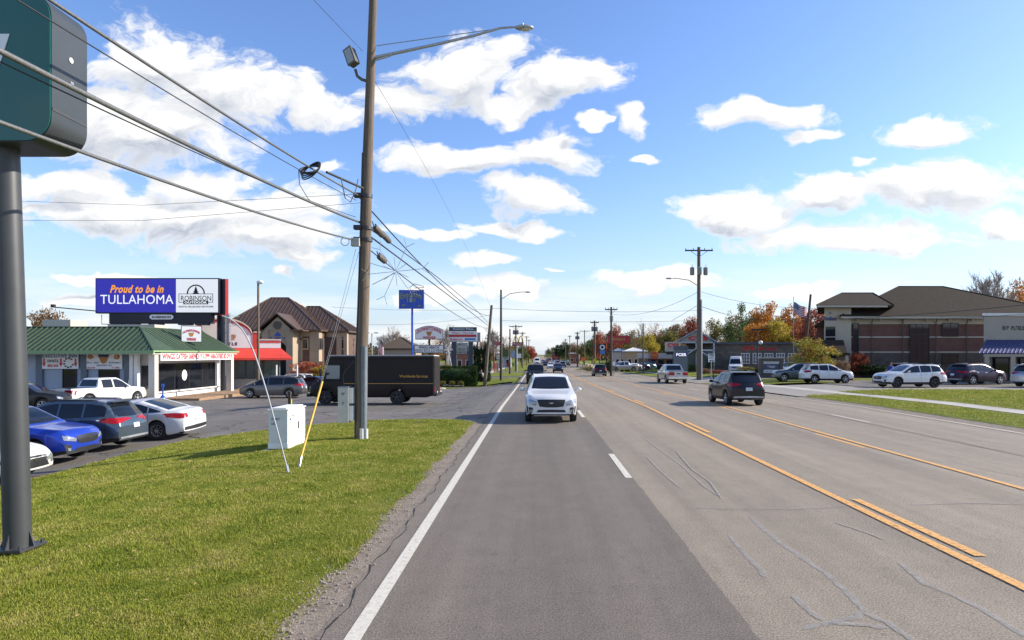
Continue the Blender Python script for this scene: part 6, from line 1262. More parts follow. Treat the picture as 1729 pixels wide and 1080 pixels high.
t = postsign('plaza_sign', 'plaza tenant sign on two dark pillars above the clipped hedge', 'sign', 781, 78, None); Ys = 78; x0, x1, z0, z1 = rect(758, 805, 552, 577, Ys)
wbox('cabinet', mat('plaza_grey', (.30, .30, .34), .5), t, x0, x1, Ys, Ys + .5, z0, z1); h = z1 - z0; m = MB(); m.box(x0, x1, Ys - .02, Ys, z1 - h * .26, z1); f = wpart('panel', m, mat('slate_panel', (.045, .06, .085), .5), t)
m = MB(); m.T = RT(0, Ys - .02, 0, 0); put_text(m, 'Coming Plaza', x0 + .5, x1 - .4, z1 - h * .21, z1 - h * .06, -.01, .02); wpart('lettering', m, M_WSIGN, f)
m = MB(); m.box(x0 + .05, x1 - .05, Ys - .02, Ys, z1 - h * .50, z1 - h * .27); f = wpart('panel', m, M_WSIGN, t); m = MB(); m.T = RT(0, Ys - .02, 0, 0); put_text(m, "Mike's Market", x0 + .4, x1 - .4, z1 - h * .47, z1 - h * .30, -.01, .02); wpart('lettering', m, M_REDS, f)
m = MB(); m.box(x0 + .05, x1 - .05, Ys - .03, Ys, z1 - h * .66, z1 - h * .51); wpart('panel', m, M_REDS, t)
m = MB(); m.box(x0 + .05, x1 - .05, Ys - .02, Ys, z0 + .1, z1 - h * .68); f = wpart('panel', m, M_WSIGN, t); m = MB(); m.T = RT(0, Ys - .02, 0, 0); put_text(m, "Roberts's", x0 + .15, x0 + 1.7, z0 + .16, z0 + .5, -.01, .02, .3); wpart('lettering', m, M_REDS, f); m = MB(); m.box(x0 + 1.95, x1 - .15, Ys - .03, Ys - .02, z0 + .2, z0 + .46); wpart('lettering', m, mat('sky_blue', (.08, .22, .5), .4), f)
for a, b in ((762.5, 770.5), (790.5, 798.5)): xx0, xx1, _, _ = rect(a, b, 0, 1, Ys); m = MB(); m.box(xx0, xx1, Ys, Ys + .5, -1.2, z0); wpart('pillar', m, _mc['slate_panel'], t)
x0, x1, z0, z1 = rect(771.5, 789.5, 578, 598, Ys); wbox('letter_board', M_INK, t, x0, x1, Ys + .05, Ys + .3, z0, z1); m = MB(); m.box(x0 + .06, x1 - .06, Ys + .03, Ys + .05, z0 + .06, z1 - .06); f = wpart('face', m, M_METBOX, t); m = MB(); m.T = RT(0, Ys + .03, 0, 0); scrib(m, x0 + .2, x1 - .2, z1 - .35, z1 - .2, -.01, 7, 1); scrib(m, x0 + .2, x1 - .2, z0 + .5, z0 + .75, -.01, 5, 2); scrib(m, x0 + .15, x1 - .15, z0 + .15, z0 + .35, -.01, 8, 3); wpart('lettering', m, M_INK, f)
t = postsign('side_sign', 'pale back panel sign standing behind the plaza sign', 'sign', 808, 84, None); m = MB(); a = rect(801, 811, 561, 577, 84); m.box(a[0], a[1], 84, 84.3, a[2], a[3]); wpart('cabinet', m, _mc['plaza_grey'], t); m = MB(); m.box(a[0] + .3, a[0] + .5, 84.1, 84.2, -1.2, a[2]); wpart('post', m, _mc['rust_brick'], t)
t = postsign('garden_windmill', 'white ornamental windmill with splayed legs above the hedge', 'ornament', 757, 72, None); g = G(wx(757, 72), 72); h = wz(590, 72) - g
obj('tower', MB().tube([(-.25, 0, 0), (0, 0, h)], .05, 5).tube([(.75, 0, 0), (0, 0, h)], .05, 5).tube([(.1, .4, 0), (0, 0, h)], .05, 5), M_TRIMW, t); m = MB()
for k in range(6): d = Vector((math.cos(k * 1.05), 0, math.sin(k * 1.05))); m.prism([d * .08, d * .5 + Vector((-d.z, 0, d.x)) * .08, d * .5 - Vector((-d.z, 0, d.x)) * .08], (0, .02, 0))
m.v = [(a, b - .1, c + h) for a, b, c in m.v]; obj('blades', m, M_TRIMW, t)
# golden arches
t = postsign('arches_sign', 'yellow double arch sign with a red name bar on a pole by the left verge', 'sign', 875, 120, None); Ys = 120; cxx = wx(875.5, Ys)
m = MB()
for s_ in (-1, 1): m.tube([(cxx + s_ * .48 + .42 * math.cos(a) * (1 if 1 else 1), Ys, wz(578.5, Ys) + 1.28 * math.sin(a)) for a in np.linspace(0, math.pi, 14)], .09, 6)
wpart('arches', m, mat('arch_yellow', (.62, .42, .10), .4), t, 50); a = rect(865, 884, 577.5, 583, Ys); m = MB(); m.box(a[0], a[1], Ys - .15, Ys + .15, a[2], a[3]); b = wpart('name_bar', m, mat('dull_red', (.22, .02, .02), .5), t)
m = MB(); m.T = RT(0, Ys - .15, 0, 0); put_text(m, "McDonald's", a[0] + .2, a[1] - .2, a[2] + .15, a[3] - .12, -.01, .02); wpart('lettering', m, M_WSIGN, b); m = MB(); m.cyl((cxx - .3, Ys + .1, -1.5), (cxx - .3, Ys + .1, a[2]), .12); wpart('pole', m, M_GALV, t, 50)
def board(name, label, px0, px1, py0, py1, Y, face, post=True, frame=None, txt=None, tm=None, diamond=False, posts=(.5,), disc=False):
    x0, x1, z0, z1 = rect(px0, px1, py0, py1, Y); x = (x0 + x1) / 2; g = G(x, Y); t = thing(name, label, 'sign', (x, Y, g)); m = MB()
    if diamond: c = (z0 + z1) / 2; r = (x1 - x0) / 2; m.prism([(x, Y, c - r), (x + r, Y, c), (x, Y, c + r), (x - r, Y, c)], (0, .04, 0))
    elif disc: c = (z0 + z1) / 2; m.cyl((x, Y, c), (x, Y + .15, c), (z1 - z0) / 2, n=18)
    else: m.box(x0, x1, Y, Y + (.04 if x1 - x0 < 1.2 else .25), z0, z1)
    f = wpart('panel', m, face, t)
    if txt:
        n = len(txt); h = (z1 - z0)
        for k, w_ in enumerate(txt):
            m = MB(); m.T = RT(0, Y, 0, 0); a = z1 - h * (k + .88) / n; put_text(m, w_, x0 + .12 * (x1 - x0), x1 - .12 * (x1 - x0), a, a + h * .74 / n, -.012, .03); wpart('lettering', m, tm or M_INK, f)
    if post:
        for q in posts: m = MB(); xq = x0 + (x1 - x0) * q; m.box(xq - .04, xq + .04, Y + .045, Y + .12, g - .2, z0 + .2); wpart('post', m, M_GALV if x1 - x0 < 1.2 else M_DARKF, t)
    return t
board('speed_limit_sign', 'white speed limit 45 sign on a thin post right of the tall pole', 1196, 1207, 597, 611, 66, M_WSIGN, txt=['SPEED', 'LIMIT', '45'])
rs = thing('marker_stake', 'short dark stake in the verge beside the speed limit sign', 'stake', (wx(1204.5, 63), 63, G(18, 63))); obj('stake', MB().box(-.04, .04, -.03, .03, 0, 1.3), M_DARKF, rs); obj('tip', MB().box(-.045, .045, -.035, .035, 1.3, 1.38), M_GALV, rs)
t = board('pharmacy_sign', 'tall pale pharmacy sign with red letters left of the tall pole', 1123.5, 1149, 577, 593, 92, mat('pale_sign', (.42, .42, .38), .5)); x0, x1, z0, z1 = rect(1127, 1146, 579, 586, 92); m = MB(); m.T = RT(0, 92, 0, 0); put_text(m, 'CVS', x0, x1, z0, z1, -.02, .08); put_text(m, 'pharmacy', x0, x1 - .2, wz(589.5, 92), wz(587.3, 92), -.02, .02); wpart('lettering', m, M_REDS, t)
a = rect(1125, 1137, 593.5, 598.5, 92); wbox('message_panel', M_INK, t, a[0], a[1], 92, 92.2, a[2], a[3])
t = thing('monument_sign', 'grey blue monument sign with a lit display left of the tall pole', 'sign', (wx(1150, 88), 88, -.6)); a = rect(1139, 1161, 585, 620, 88); wbox('body', mat('grey_block', (.16, .18, .21), .85, var=.1, vscale=6), t, a[0], a[1], 88, 88.6, -.9, a[3]); b = rect(1137.5, 1162, 584, 589.5, 88); wbox('cap', mat('slate_cap', (.08, .09, .13), .5), t, b[0], b[1], 87.9, 88.7, b[2], b[3])
b = rect(1140, 1160.5, 595, 602, 88); m = MB(); m.box(b[0], b[1], 87.93, 87.99, b[2], b[3]); sc_ = wpart('screen', m, mat('led_navy', (.01, .012, .08), .4, emit=.5), t); m = MB(); m.T = RT(0, 87.93, 0, 0); put_text(m, 'FCER', b[0] + .12, b[1] - .12, b[2] + .08, b[3] - .08, -.01, .05); wpart('lettering', m, _mc['led_white_text'], sc_)
t = thing('monument_sign', 'brick framed clinic sign with white and dark panels beside the small white SUV', 'sign', (wx(1303, 74), 74, G(27, 74))); Ys = 74; a = rect(1284, 1322, 605, 641, Ys)
m = MB(); m.box(a[0], a[0] + .35, Ys, Ys + .7, a[2], a[3]); m.box(a[1] - .35, a[1], Ys, Ys + .7, a[2], a[3]); m.box(a[0] + .35, a[1] - .35, Ys, Ys + .7, a[2], wz(630, Ys)); m.box(a[0] + .35, a[1] - .35, Ys, Ys + .7, wz(609.5, Ys), a[3]); m.box(a[0] + .35, a[1] - .35, Ys + .4, Ys + .7, wz(630, Ys), wz(609.5, Ys)); wpart('frame', m, brick_mat('tan_brick', (.22, .17, .13), (.18, .14, .11), (.14, .12, .1), 1, .4, .14), t)
b = rect(1282.5, 1323, 603, 605, Ys); wbox('cap', M_CONC, t, b[0], b[1], Ys - .1, Ys + .8, b[2], b[3])
for y0_, y1_, mt, tx, tmm in ((609.7, 614, M_WSIGN, None, None), (614.6, 623.4, _mc['slate_frame'], 'T Health', M_WSIGN), (624, 629.5, M_WSIGN, None, None)):
    c = (a[0] + .37, a[1] - .37, wz(y1_, Ys), wz(y0_, Ys)); m = MB(); m.box(c[0], c[1], Ys + .15, Ys + .3, c[2], c[3]); f = wpart('panel', m, mt, t); m = MB(); m.T = RT(0, Ys + .15, 0, 0)
    if tx: put_text(m, tx, c[0] + .5, c[1] - .5, c[2] + .18, c[3] - .14, -.01, .02)
    else: scrib(m, c[0] + .3, c[1] - .3, c[2] + .12, c[3] - .12, -.005, 14, 3)
    wpart('lettering', m, tmm or _mc['grey_board'], f)
board('road_work_sign', 'orange diamond road work sign on the right verge far ahead', 979.5, 988.5, 601, 611, 150, mat('orange_sign2', (.75, .12, .02), .5), diamond=True)
board('warning_sign', 'yellow diamond warning sign beside the pale pole', 1000.5, 1008.5, 604, 612, 112, mat('warn_yellow', (.55, .45, .02), .5), diamond=True)
board('restaurant_sign', 'long red roadside sign with yellow script on two posts right of the road', 1026, 1064, 566.5, 579, 118, mat('deep_red', (.42, .02, .03), .4), posts=(.28, .62))
m = MB(); m.T = RT(0, 118, 0, 0); a = rect(1033, 1055, 569.5, 576, 118); put_text(m, "Shrimpers", a[0], a[1], a[2], a[3], -.02, .03, .2); o = [x for x in bpy.data.objects if x.get('label', '').startswith('long red roadside')][0]; wpart('lettering', m, mat('dull_yellow', (.45, .30, .05), .5), o)
t = board('round_sign', 'dark roadside sign with a white ring above a blue panel', 1011, 1023, 580, 598, 120, M_INK); m = MB(); c = (wx(1017, 119.9), wz(586, 120)); m.lathe([(.28, 0), (.5, 0), (.5, .05), (.28, .05), (.28, 0)], (c[0], 119.9, c[1]), 'y', 18, False); wpart('ring', m, M_WSIGN, t); a = rect(1012.5, 1021.5, 591, 597.5, 120); wbox('blue_panel', _mc['sky_blue'], t, a[0], a[1], 119.9, 120, a[2], a[3])
board('small_sign', 'small white sign at the foot of the dark pole right of the road', 1034.5, 1039, 610, 617, 90, M_WSIGN); board('small_sign', 'pink red sign board among the trees left of the slim pole', 835, 844, 577, 583, 140, mat('pinkish_red', (.42, .08, .10), .5))
board('small_sign', 'pale grey letter board left of the slim pole', 838, 845, 600, 606, 110, M_METBOX); board('small_sign', 'dark green sign board right of the slim pole', 848, 859, 590, 602, 130, mat('board_green', (.05, .10, .025), .6))
board('small_sign', 'thin white banner sign between the left poles', 858, 860.5, 591, 603, 132, M_WSIGN); board('small_sign', 'blue and white sign behind the arches sign', 863, 871, 592, 604, 150, mat('pale_blue_sign', (.25, .33, .42), .5)); board('small_sign', 'white sign board down the left roadside', 874, 880, 597, 604, 160, M_WSIGN)
board('small_sign', 'red board low behind the left poles', 855, 860, 613, 619, 118, mat('dull_red2', (.3, .02, .02), .6)); board('small_sign', 'small white sign far on the right verge', 977.5, 979, 598, 606, 170, M_WSIGN); board('small_sign', 'lime green low board near the left poles', 864, 869, 612, 618, 122, mat('lime', (.25, .35, .04), .6))
for px, lab in ((834, 'left orange and white roadside flag banner'), (838, 'right orange roadside flag banner')):
    x = wx(px, 100); t = thing('feather_banner', lab, 'banner', (x, 100, G(x, 100))); obj('flag', MB().prism([(0, 0, .4), (.28, 0, .5), (.3, 0, 1.7), (.12, 0, 2.0), (0, 0, 1.9)], (0, .02, 0)), _mc['orange_sign2'], t); obj('pole', MB().tube([(0, 0, 0), (0, 0, 2.0)], .02, 4), M_GALV, t)
for px, lab in ((992, 'orange and white traffic barrel right of the orange diamond sign'), (998, 'orange traffic barrel beside the yellow diamond sign')):
    x = wx(px, 135); t = thing('traffic_barrel', lab, 'traffic barrel', (x, 135, G(x, 135))); obj('barrel', MB().lathe([(.3, 0), (.28, 1.1), (.2, 1.2)], (0, 0, 0), 'z', 10), mat('pale_orange', (.6, .25, .12), .6), t, 50); obj('band', MB().lathe([(.30, .4), (.30, .55)], (0, 0, 0), 'z', 10, False).lathe([(.295, .75), (.295, .9)], (0, 0, 0), 'z', 10, False), M_WSIGN, t)
# flags
def flag(px, ptop, pbase, Y, w, h, label, lean=0):
    x = wx(px, Y); g = min(G(x, Y), wz(pbase, Y)); H_ = wz(ptop, Y) - g; t = thing('flagpole', label, 'flag', (x, Y, g)); obj('pole', MB().cyl((0, 0, 0), (0, 0, H_), .06, .035).ball((0, 0, H_ + .06), .08, .08, .08, 8, 5), M_GALV, t, 50)
    n = 24; rows = 13
    def pt(i, j): u = i / n; v = j / rows; return (u * w * .88, .10 * w * math.sin(u * 7) * u + .02, H_ - .5 - v * h - u * h * .55 + .05 * h * math.sin(u * 9))
    def part_(nm, cells, mt, off):
        m = MB(); idx = {}
        for i, j in cells:
            q = []
            for a, b in ((i, j), (i + 1, j), (i + 1, j + 1), (i, j + 1)):
                if (a, b) not in idx: p = pt(a, b); idx[(a, b)] = m.av((p[0], p[1] - off, p[2]))
                q.append(idx[(a, b)])
            m.af(*q)
        return obj(nm, m, mt, t, 60)
    part_('stripe', [(i, j) for i in range(n) for j in range(rows) if j % 2 == 0 and not (j < 7 and i < 10)], M_REDS, 0); part_('stripe', [(i, j) for i in range(n) for j in range(rows) if j % 2 == 1 and not (j < 7 and i < 10)], M_WSIGN, 0)
    c = part_('canton', [(i, j) for i in range(10) for j in range(7)], mat('flag_blue', (.02, .03, .14), .6), 0)
    m = MB()
    for i in range(1, 10, 2):
        for j in range(1, 7): p = pt(i, j); m.box(p[0] - .03, p[0] + .03, p[1] - .03, p[1] - .015, p[2] - .03, p[2] + .03)
    obj('star', m, M_WSIGN, c)
flag(1340, 503, 632, 82, 2.0, 1.5, 'national flag hanging from a tall pole left of the office building'); flag(639, 573, 606, 95, .9, 1.3, 'small national flag on a pole behind the delivery truck')
# person behind the white crossover
def person(x, Y, z):
    me = bpy.data.meshes.new('person'); J = {'pel': (0, 0, .95, .15, .11), 'wai': (0, .02, 1.1, .14, .10), 'che': (0, .0, 1.32, .17, .115), 'nek': (0, -.03, 1.50, .055, .055), 'hd0': (0, -.05, 1.58, .07, .08), 'hd1': (0, -.06, 1.68, .078, .095), 'hd2': (0, -.05, 1.76, .05, .06),
         'sl': (-.19, 0, 1.42, .06, .06), 'el': (-.27, -.03, 1.14, .042, .042), 'wl': (-.25, -.18, .92, .028, .028), 'hl': (-.24, -.23, .84, .03, .02), 'sr': (.19, 0, 1.42, .06, .06), 'er': (.27, -.02, 1.14, .042, .042), 'wr': (.24, -.18, .93, .028, .028), 'hr': (.22, -.23, .85, .03, .02),
         'll': (-.10, 0, .88, .09, .09), 'kl': (-.11, -.03, .48, .06, .06), 'al': (-.11, .03, .09, .04, .04), 'tl': (-.11, -.12, .04, .04, .03), 'lr': (.10, 0, .88, .09, .09), 'kr': (.12, .02, .48, .06, .06), 'ar': (.13, .08, .09, .04, .04), 'tr': (.13, -.07, .04, .04, .03)}
    K = list(J); E = ['pel-wai', 'wai-che', 'che-nek', 'nek-hd0', 'hd0-hd1', 'hd1-hd2', 'che-sl', 'sl-el', 'el-wl', 'wl-hl', 'che-sr', 'sr-er', 'er-wr', 'wr-hr', 'pel-ll', 'll-kl', 'kl-al', 'al-tl', 'pel-lr', 'lr-kr', 'kr-ar', 'ar-tr']
    me.from_pydata([J[k][:3] for k in K], [(K.index(e.split('-')[0]), K.index(e.split('-')[1])) for e in E], [])
    o = link('person', me); o.modifiers.new('s', 'SKIN'); me.skin_vertices[0] if me.skin_vertices else None
    for i, k in enumerate(K): me.skin_vertices[0].data[i].radius = J[k][3:5]
    me.skin_vertices[0].data[0].use_root = True; o.modifiers.new('u', 'SUBSURF').levels = 1; o.modifiers['u'].render_levels = 2
    sk = mat('skin', (.42, .24, .16), .6); me.materials.append(sk); o.location = (x, Y, z); tag(o, 'person in a blue jacket standing behind the white crossover', 'person')
    m = MB(); m.lathe([(.16, 1.47), (.2, 1.42), (.195, 1.2), (.175, 1.02), (.18, .88)], (0, 0, 0), 'z', 14, False); m.tube([(-.17, 0, 1.43), (-.275, -.03, 1.14), (-.25, -.16, .95)], [.075, .058, .045], 8); m.tube([(.17, 0, 1.43), (.275, -.02, 1.14), (.24, -.16, .96)], [.075, .058, .045], 8); obj('jacket', m, mat('jacket_blue', (.02, .04, .22), .8), o, 60)
    m = MB(); m.tube([(-.09, 0, .98), (-.11, -.02, .5), (-.11, .03, .08)], [.115, .085, .065], 8); m.tube([(.09, 0, .98), (.12, .02, .5), (.13, .08, .08)], [.115, .085, .065], 8); obj('trousers', m, mat('trousers_dark', (.03, .03, .04), .9), o, 60)
    m = MB(); m.ball((0, -.03, 1.70), .092, .105, .10, 12, 8); obj('hair', m, mat('hair_brown', (.12, .06, .03), .8), o, 60)
person(wx(1504, 52), 52, G(29, 52) + .09)
t = thing('traffic_cone', 'small orange cone behind the small white SUV', 'traffic cone', (wx(1439, 62), 62, G(30, 62) + .1)); obj('cone', MB().lathe([(.16, .04), (.03, .75)], (0, 0, 0), 'z', 10), _mc['orange_sign2'], t, 50); obj('base', MB().box(-.2, .2, -.2, .2, 0, .04), _mc['orange_sign2'], t)
for k, (px, py) in enumerate(((738, 662), (746, 657), (752, 651))):
    p = gp(px, py); b = MB(); b.ball((0, 0, .05), .45, .16, .11, 10, 6, .12, k); o = obj('kerb_stone', b, M_CONC, None, 40); o.location = p; o.rotation_euler = (0, 0, .4 + k * .2); tag(o, ['pale kerb stone nearest the truck tail', 'pale kerb stone in the middle of three by the drive', 'pale kerb stone farthest of three by the drive'][k], 'stone')

# ------------------------------------------------------------------ trees and shrubs
def leafmesh(name, n, leaf, seed, kind='round'):
    """unit crown (radius 1, centre 0): clumps of leaf sized faces spread through the volume"""
    r = np.random.default_rng(seed); nc = 46 if kind != 'sparse' else 34
    C_ = r.normal(size=(nc, 3)); C_ /= np.linalg.norm(C_, axis=1)[:, None]; C_ *= (.25 + .62 * r.random(nc) ** .55)[:, None]
    if kind == 'pine': h = r.random(nc) ** 1.2; a = r.random(nc) * 6.28; rad = (1 - h) * (.35 + .6 * r.random(nc)); C_ = np.stack([rad * np.cos(a), rad * np.sin(a), h * 2 - 1], 1)
    if kind == 'column': h = r.random(nc); a = r.random(nc) * 6.28; rad = np.sqrt(np.sin(np.clip(h * .8 + .15, 0, 1) * math.pi)) * .6; C_ = np.stack([rad * np.cos(a), rad * np.sin(a), h * 2 - 1], 1)
    if kind == 'hedge': C_ = r.random((nc * 3, 3)) * 2 - 1; k = r.integers(0, 3, nc * 3); C_[np.arange(nc * 3), k] = np.sign(C_[np.arange(nc * 3), k]) * .95; nc *= 3
    lop = 1 + .25 * r.normal(size=3) * (0 if kind in ('hedge', 'column') else 1); C_ *= np.clip(lop, .75, 1.15)
    sz = (.20 + .18 * r.random(nc)) * (1 if kind != 'pine' else .8) * (.95 if kind == 'hedge' else 1)
    w = sz ** 2; idx = r.choice(nc, n, p=w / w.sum()); P_ = r.normal(size=(n, 3)); P_ /= np.linalg.norm(P_, axis=1)[:, None]; P_ *= (r.random(n) ** .4)[:, None]
    P_ = C_[idx] + P_ * sz[idx][:, None] * (1, 1, .8)
    if kind == 'hedge': P_ = np.clip(P_, -1, 1)
    A = r.normal(size=(n, 3)); A /= np.linalg.norm(A, axis=1)[:, None]; B = np.cross(A, r.normal(size=(n, 3))); B /= np.linalg.norm(B, axis=1)[:, None]
    s_ = leaf * (.6 + .8 * r.random(n))[:, None]
    V = np.stack([P_ - A * s_, P_ + B * s_ * .6, P_ + A * s_, P_ - B * s_ * .6], 1).astype(np.float32).reshape(-1)
    me = bpy.data.meshes.new(name); me.vertices.add(4 * n); me.vertices.foreach_set('co', V); me.loops.add(4 * n); me.loops.foreach_set('vertex_index', np.arange(4 * n, dtype=np.int32))
    me.polygons.add(n); me.polygons.foreach_set('loop_start', np.arange(0, 4 * n, 4, dtype=np.int32)); me.polygons.foreach_set('loop_total', np.full(n, 4, np.int32)); me.materials.append(None); me.update(); me.validate(); return me
def branches(seed, n0=7, depth=3, twig=.012, spread=.75):
    """bare limbs inside a unit crown, root at (0,0,-1.6)"""
    r = random.Random(seed); m = MB()
    def grow(p, d, L_, rad, k):
        q = p + d * L_; mid = p.lerp(q, .5) + Vector((r.uniform(-1, 1), r.uniform(-1, 1), r.uniform(-1, 1))) * L_ * .06
        m.tube([p, mid, q], [rad, rad * .8, rad * .6], 4 if k < 2 else 3)
        if k >= depth: return
        for _ in range(n0 if k == 0 else (r.choice((2, 3, 3)) if depth < 4 else r.choice((3, 3, 4)))):
            dd = (d + Vector((r.uniform(-1, 1), r.uniform(-1, 1), r.uniform(-.3, .9))) * spread).normalized(); grow(p.lerp(q, r.uniform(.45, 1)), dd, L_ * r.uniform(.55, .8), max(twig, rad * .5), k + 1)
    grow(Vector((0, 0, -1.6)), Vector((r.uniform(-.08, .08), 0, 1)), 1.25 if depth < 4 else 1.0, .075, 0); return m
M_BARK = mat('bark', (.10, .075, .055), .95, var=.3, vscale=3, bump=.5)
def leafmat(name, a, b, c):
    m = bpy.data.materials.new(name); m.use_nodes = True; nt = m.node_tree; N = nt.nodes; Lk = nt.links.new; p = N['Principled BSDF']; g = N.new('ShaderNodeNewGeometry')
    oi = N.new('ShaderNodeObjectInfo'); tc = N.new('ShaderNodeTexCoord'); n = N.new('ShaderNodeTexNoise'); n.inputs['Scale'].default_value = 2.2; n.inputs['Detail'].default_value = 3; Lk(tc.outputs['Object'], n.inputs['Vector'])
    x = N.new('ShaderNodeMath'); x.operation = 'MULTIPLY_ADD'; Lk(g.outputs['Random Per Island'], x.inputs[0]); x.inputs[1].default_value = .6; y = N.new('ShaderNodeMath'); y.operation = 'MULTIPLY_ADD'; Lk(n.outputs[0], y.inputs[0]); y.inputs[1].default_value = 1.4; y.inputs[2].default_value = -.5; Lk(y.outputs[0], x.inputs[2])
    cr = N.new('ShaderNodeValToRGB'); e = cr.color_ramp.elements; e[0].position = .08; e[0].color = (*a, 1); e[1].position = .92; e[1].color = (*c, 1); k = e.new(.5); k.color = (*b, 1); Lk(x.outputs[0], cr.inputs[0])
    Lk(cr.outputs[0], p.inputs['Base Color']); p.inputs['Roughness'].default_value = .6; p.inputs['Specular IOR Level'].default_value = .2
    tr = N.new('ShaderNodeBsdfTranslucent'); Lk(cr.outputs[0], tr.inputs[0]); mx = N.new('ShaderNodeMixShader'); mx.inputs[0].default_value = .3; Lk(p.outputs[0], mx.inputs[1]); Lk(tr.outputs[0], mx.inputs[2]); Lk(mx.outputs[0], N['Material Output'].inputs[0]); return m
LM = {'orange': leafmat('leaves_orange', (.28, .10, .02), (.55, .21, .03), (.62, .36, .07)), 'red': leafmat('leaves_red', (.18, .045, .03), (.36, .09, .05), (.48, .18, .08)),
      'yellow': leafmat('leaves_yellow', (.22, .18, .025), (.46, .36, .04), (.60, .48, .09)), 'olive': leafmat('leaves_olive', (.08, .09, .025), (.18, .175, .045), (.32, .24, .07)),
      'green': leafmat('leaves_green', (.04, .07, .022), (.09, .14, .04), (.17, .22, .07)), 'dark': leafmat('leaves_dark', (.012, .028, .010), (.025, .05, .015), (.05, .085, .025)),
      'brown': leafmat('leaves_brown', (.13, .08, .045), (.27, .17, .10), (.40, .27, .16)), 'mixed': leafmat('leaves_mixed', (.14, .17, .025), (.32, .30, .045), (.58, .20, .05)), 'hedge': leafmat('leaves_hedge', (.014, .034, .009), (.032, .062, .014), (.075, .115, .024)), 'gold': leafmat('leaves_gold', (.14, .12, .03), (.28, .24, .06), (.40, .34, .10))}
CR = {'round': [leafmesh('crown', 5200, .044, 11 + k) for k in range(4)], 'sparse': [leafmesh('crown', 1500, .030, 31 + k, 'sparse') for k in range(2)], 'pine': [leafmesh('crown', 3200, .034, 41 + k, 'pine') for k in range(2)], 'column': [leafmesh('crown', 6000, .055, 51, 'column')], 'hedge': [leafmesh('crown', 26000, .034, 61, 'hedge')], 'none': []}
BR = [branches(s_).mesh('limbs', M_BARK, None, False) for s_ in (1, 2, 3)]; BRD = [branches(s_, 10, 5, .0075, .85).mesh('limbs', mat('grey_bark', (.30, .25, .215), .95, var=.2), None, False) for s_ in (5, 6)]
ti = [0]
def tree(px, Y, ptop, wpx, kind, colr, label, pcb=None, name='tree', group=None, x=None):
    """crown from ptop down to pcb (picture rows), wpx wide, standing on the ground at depth Y"""
    ti[0] += 1; i = ti[0]; x = wx(px, Y) if x is None else x; g = G(x, Y); zt = wz(ptop, Y); w = wpx * Y / F / 2; zb_ = wz(pcb, Y) if pcb is not None else g + (zt - g) * .22
    t = thing(name, label, 'tree' if name in ('tree', 'bare_tree') else 'shrub', (x, Y, g), 0, group); cz = (zt + zb_) / 2 - g; rz = (zt - zb_) / 2
    tr_ = max(.08, min(.35, (zt - g) * .022))
    obj('trunk', MB().tube([(0, 0, -.3), (.1 * w * math.sin(i), 0, (cz - rz * .6) * .6 + .1), (0, 0, cz - rz * .2)], [tr_, tr_ * .8, tr_ * .5], 7), M_BARK, t, 60)
    if kind in ('round', 'sparse', 'bare'):
        l = link('limbs', (BRD if kind == 'bare' else BR)[i % (2 if kind == 'bare' else 3)], t); l.location = (0, 0, cz); l.scale = (w * .95, w * .95, rz * (.95 if kind != 'bare' else .98)); l.rotation_euler = (0, 0, i * 1.3)
        if kind == 'bare': l.location.z = cz + rz * .12
    if kind != 'bare':
        me = CR[kind][i % len(CR[kind])]; c = link('crown', me, t); c.location = (0, 0, cz); c.scale = (w * 1.22, w * 1.22, rz * 1.08); c.rotation_euler = (0, 0, i * 2.1)
        c.material_slots[0].link = 'OBJECT'; c.material_slots[0].material = LM[colr]
    return t
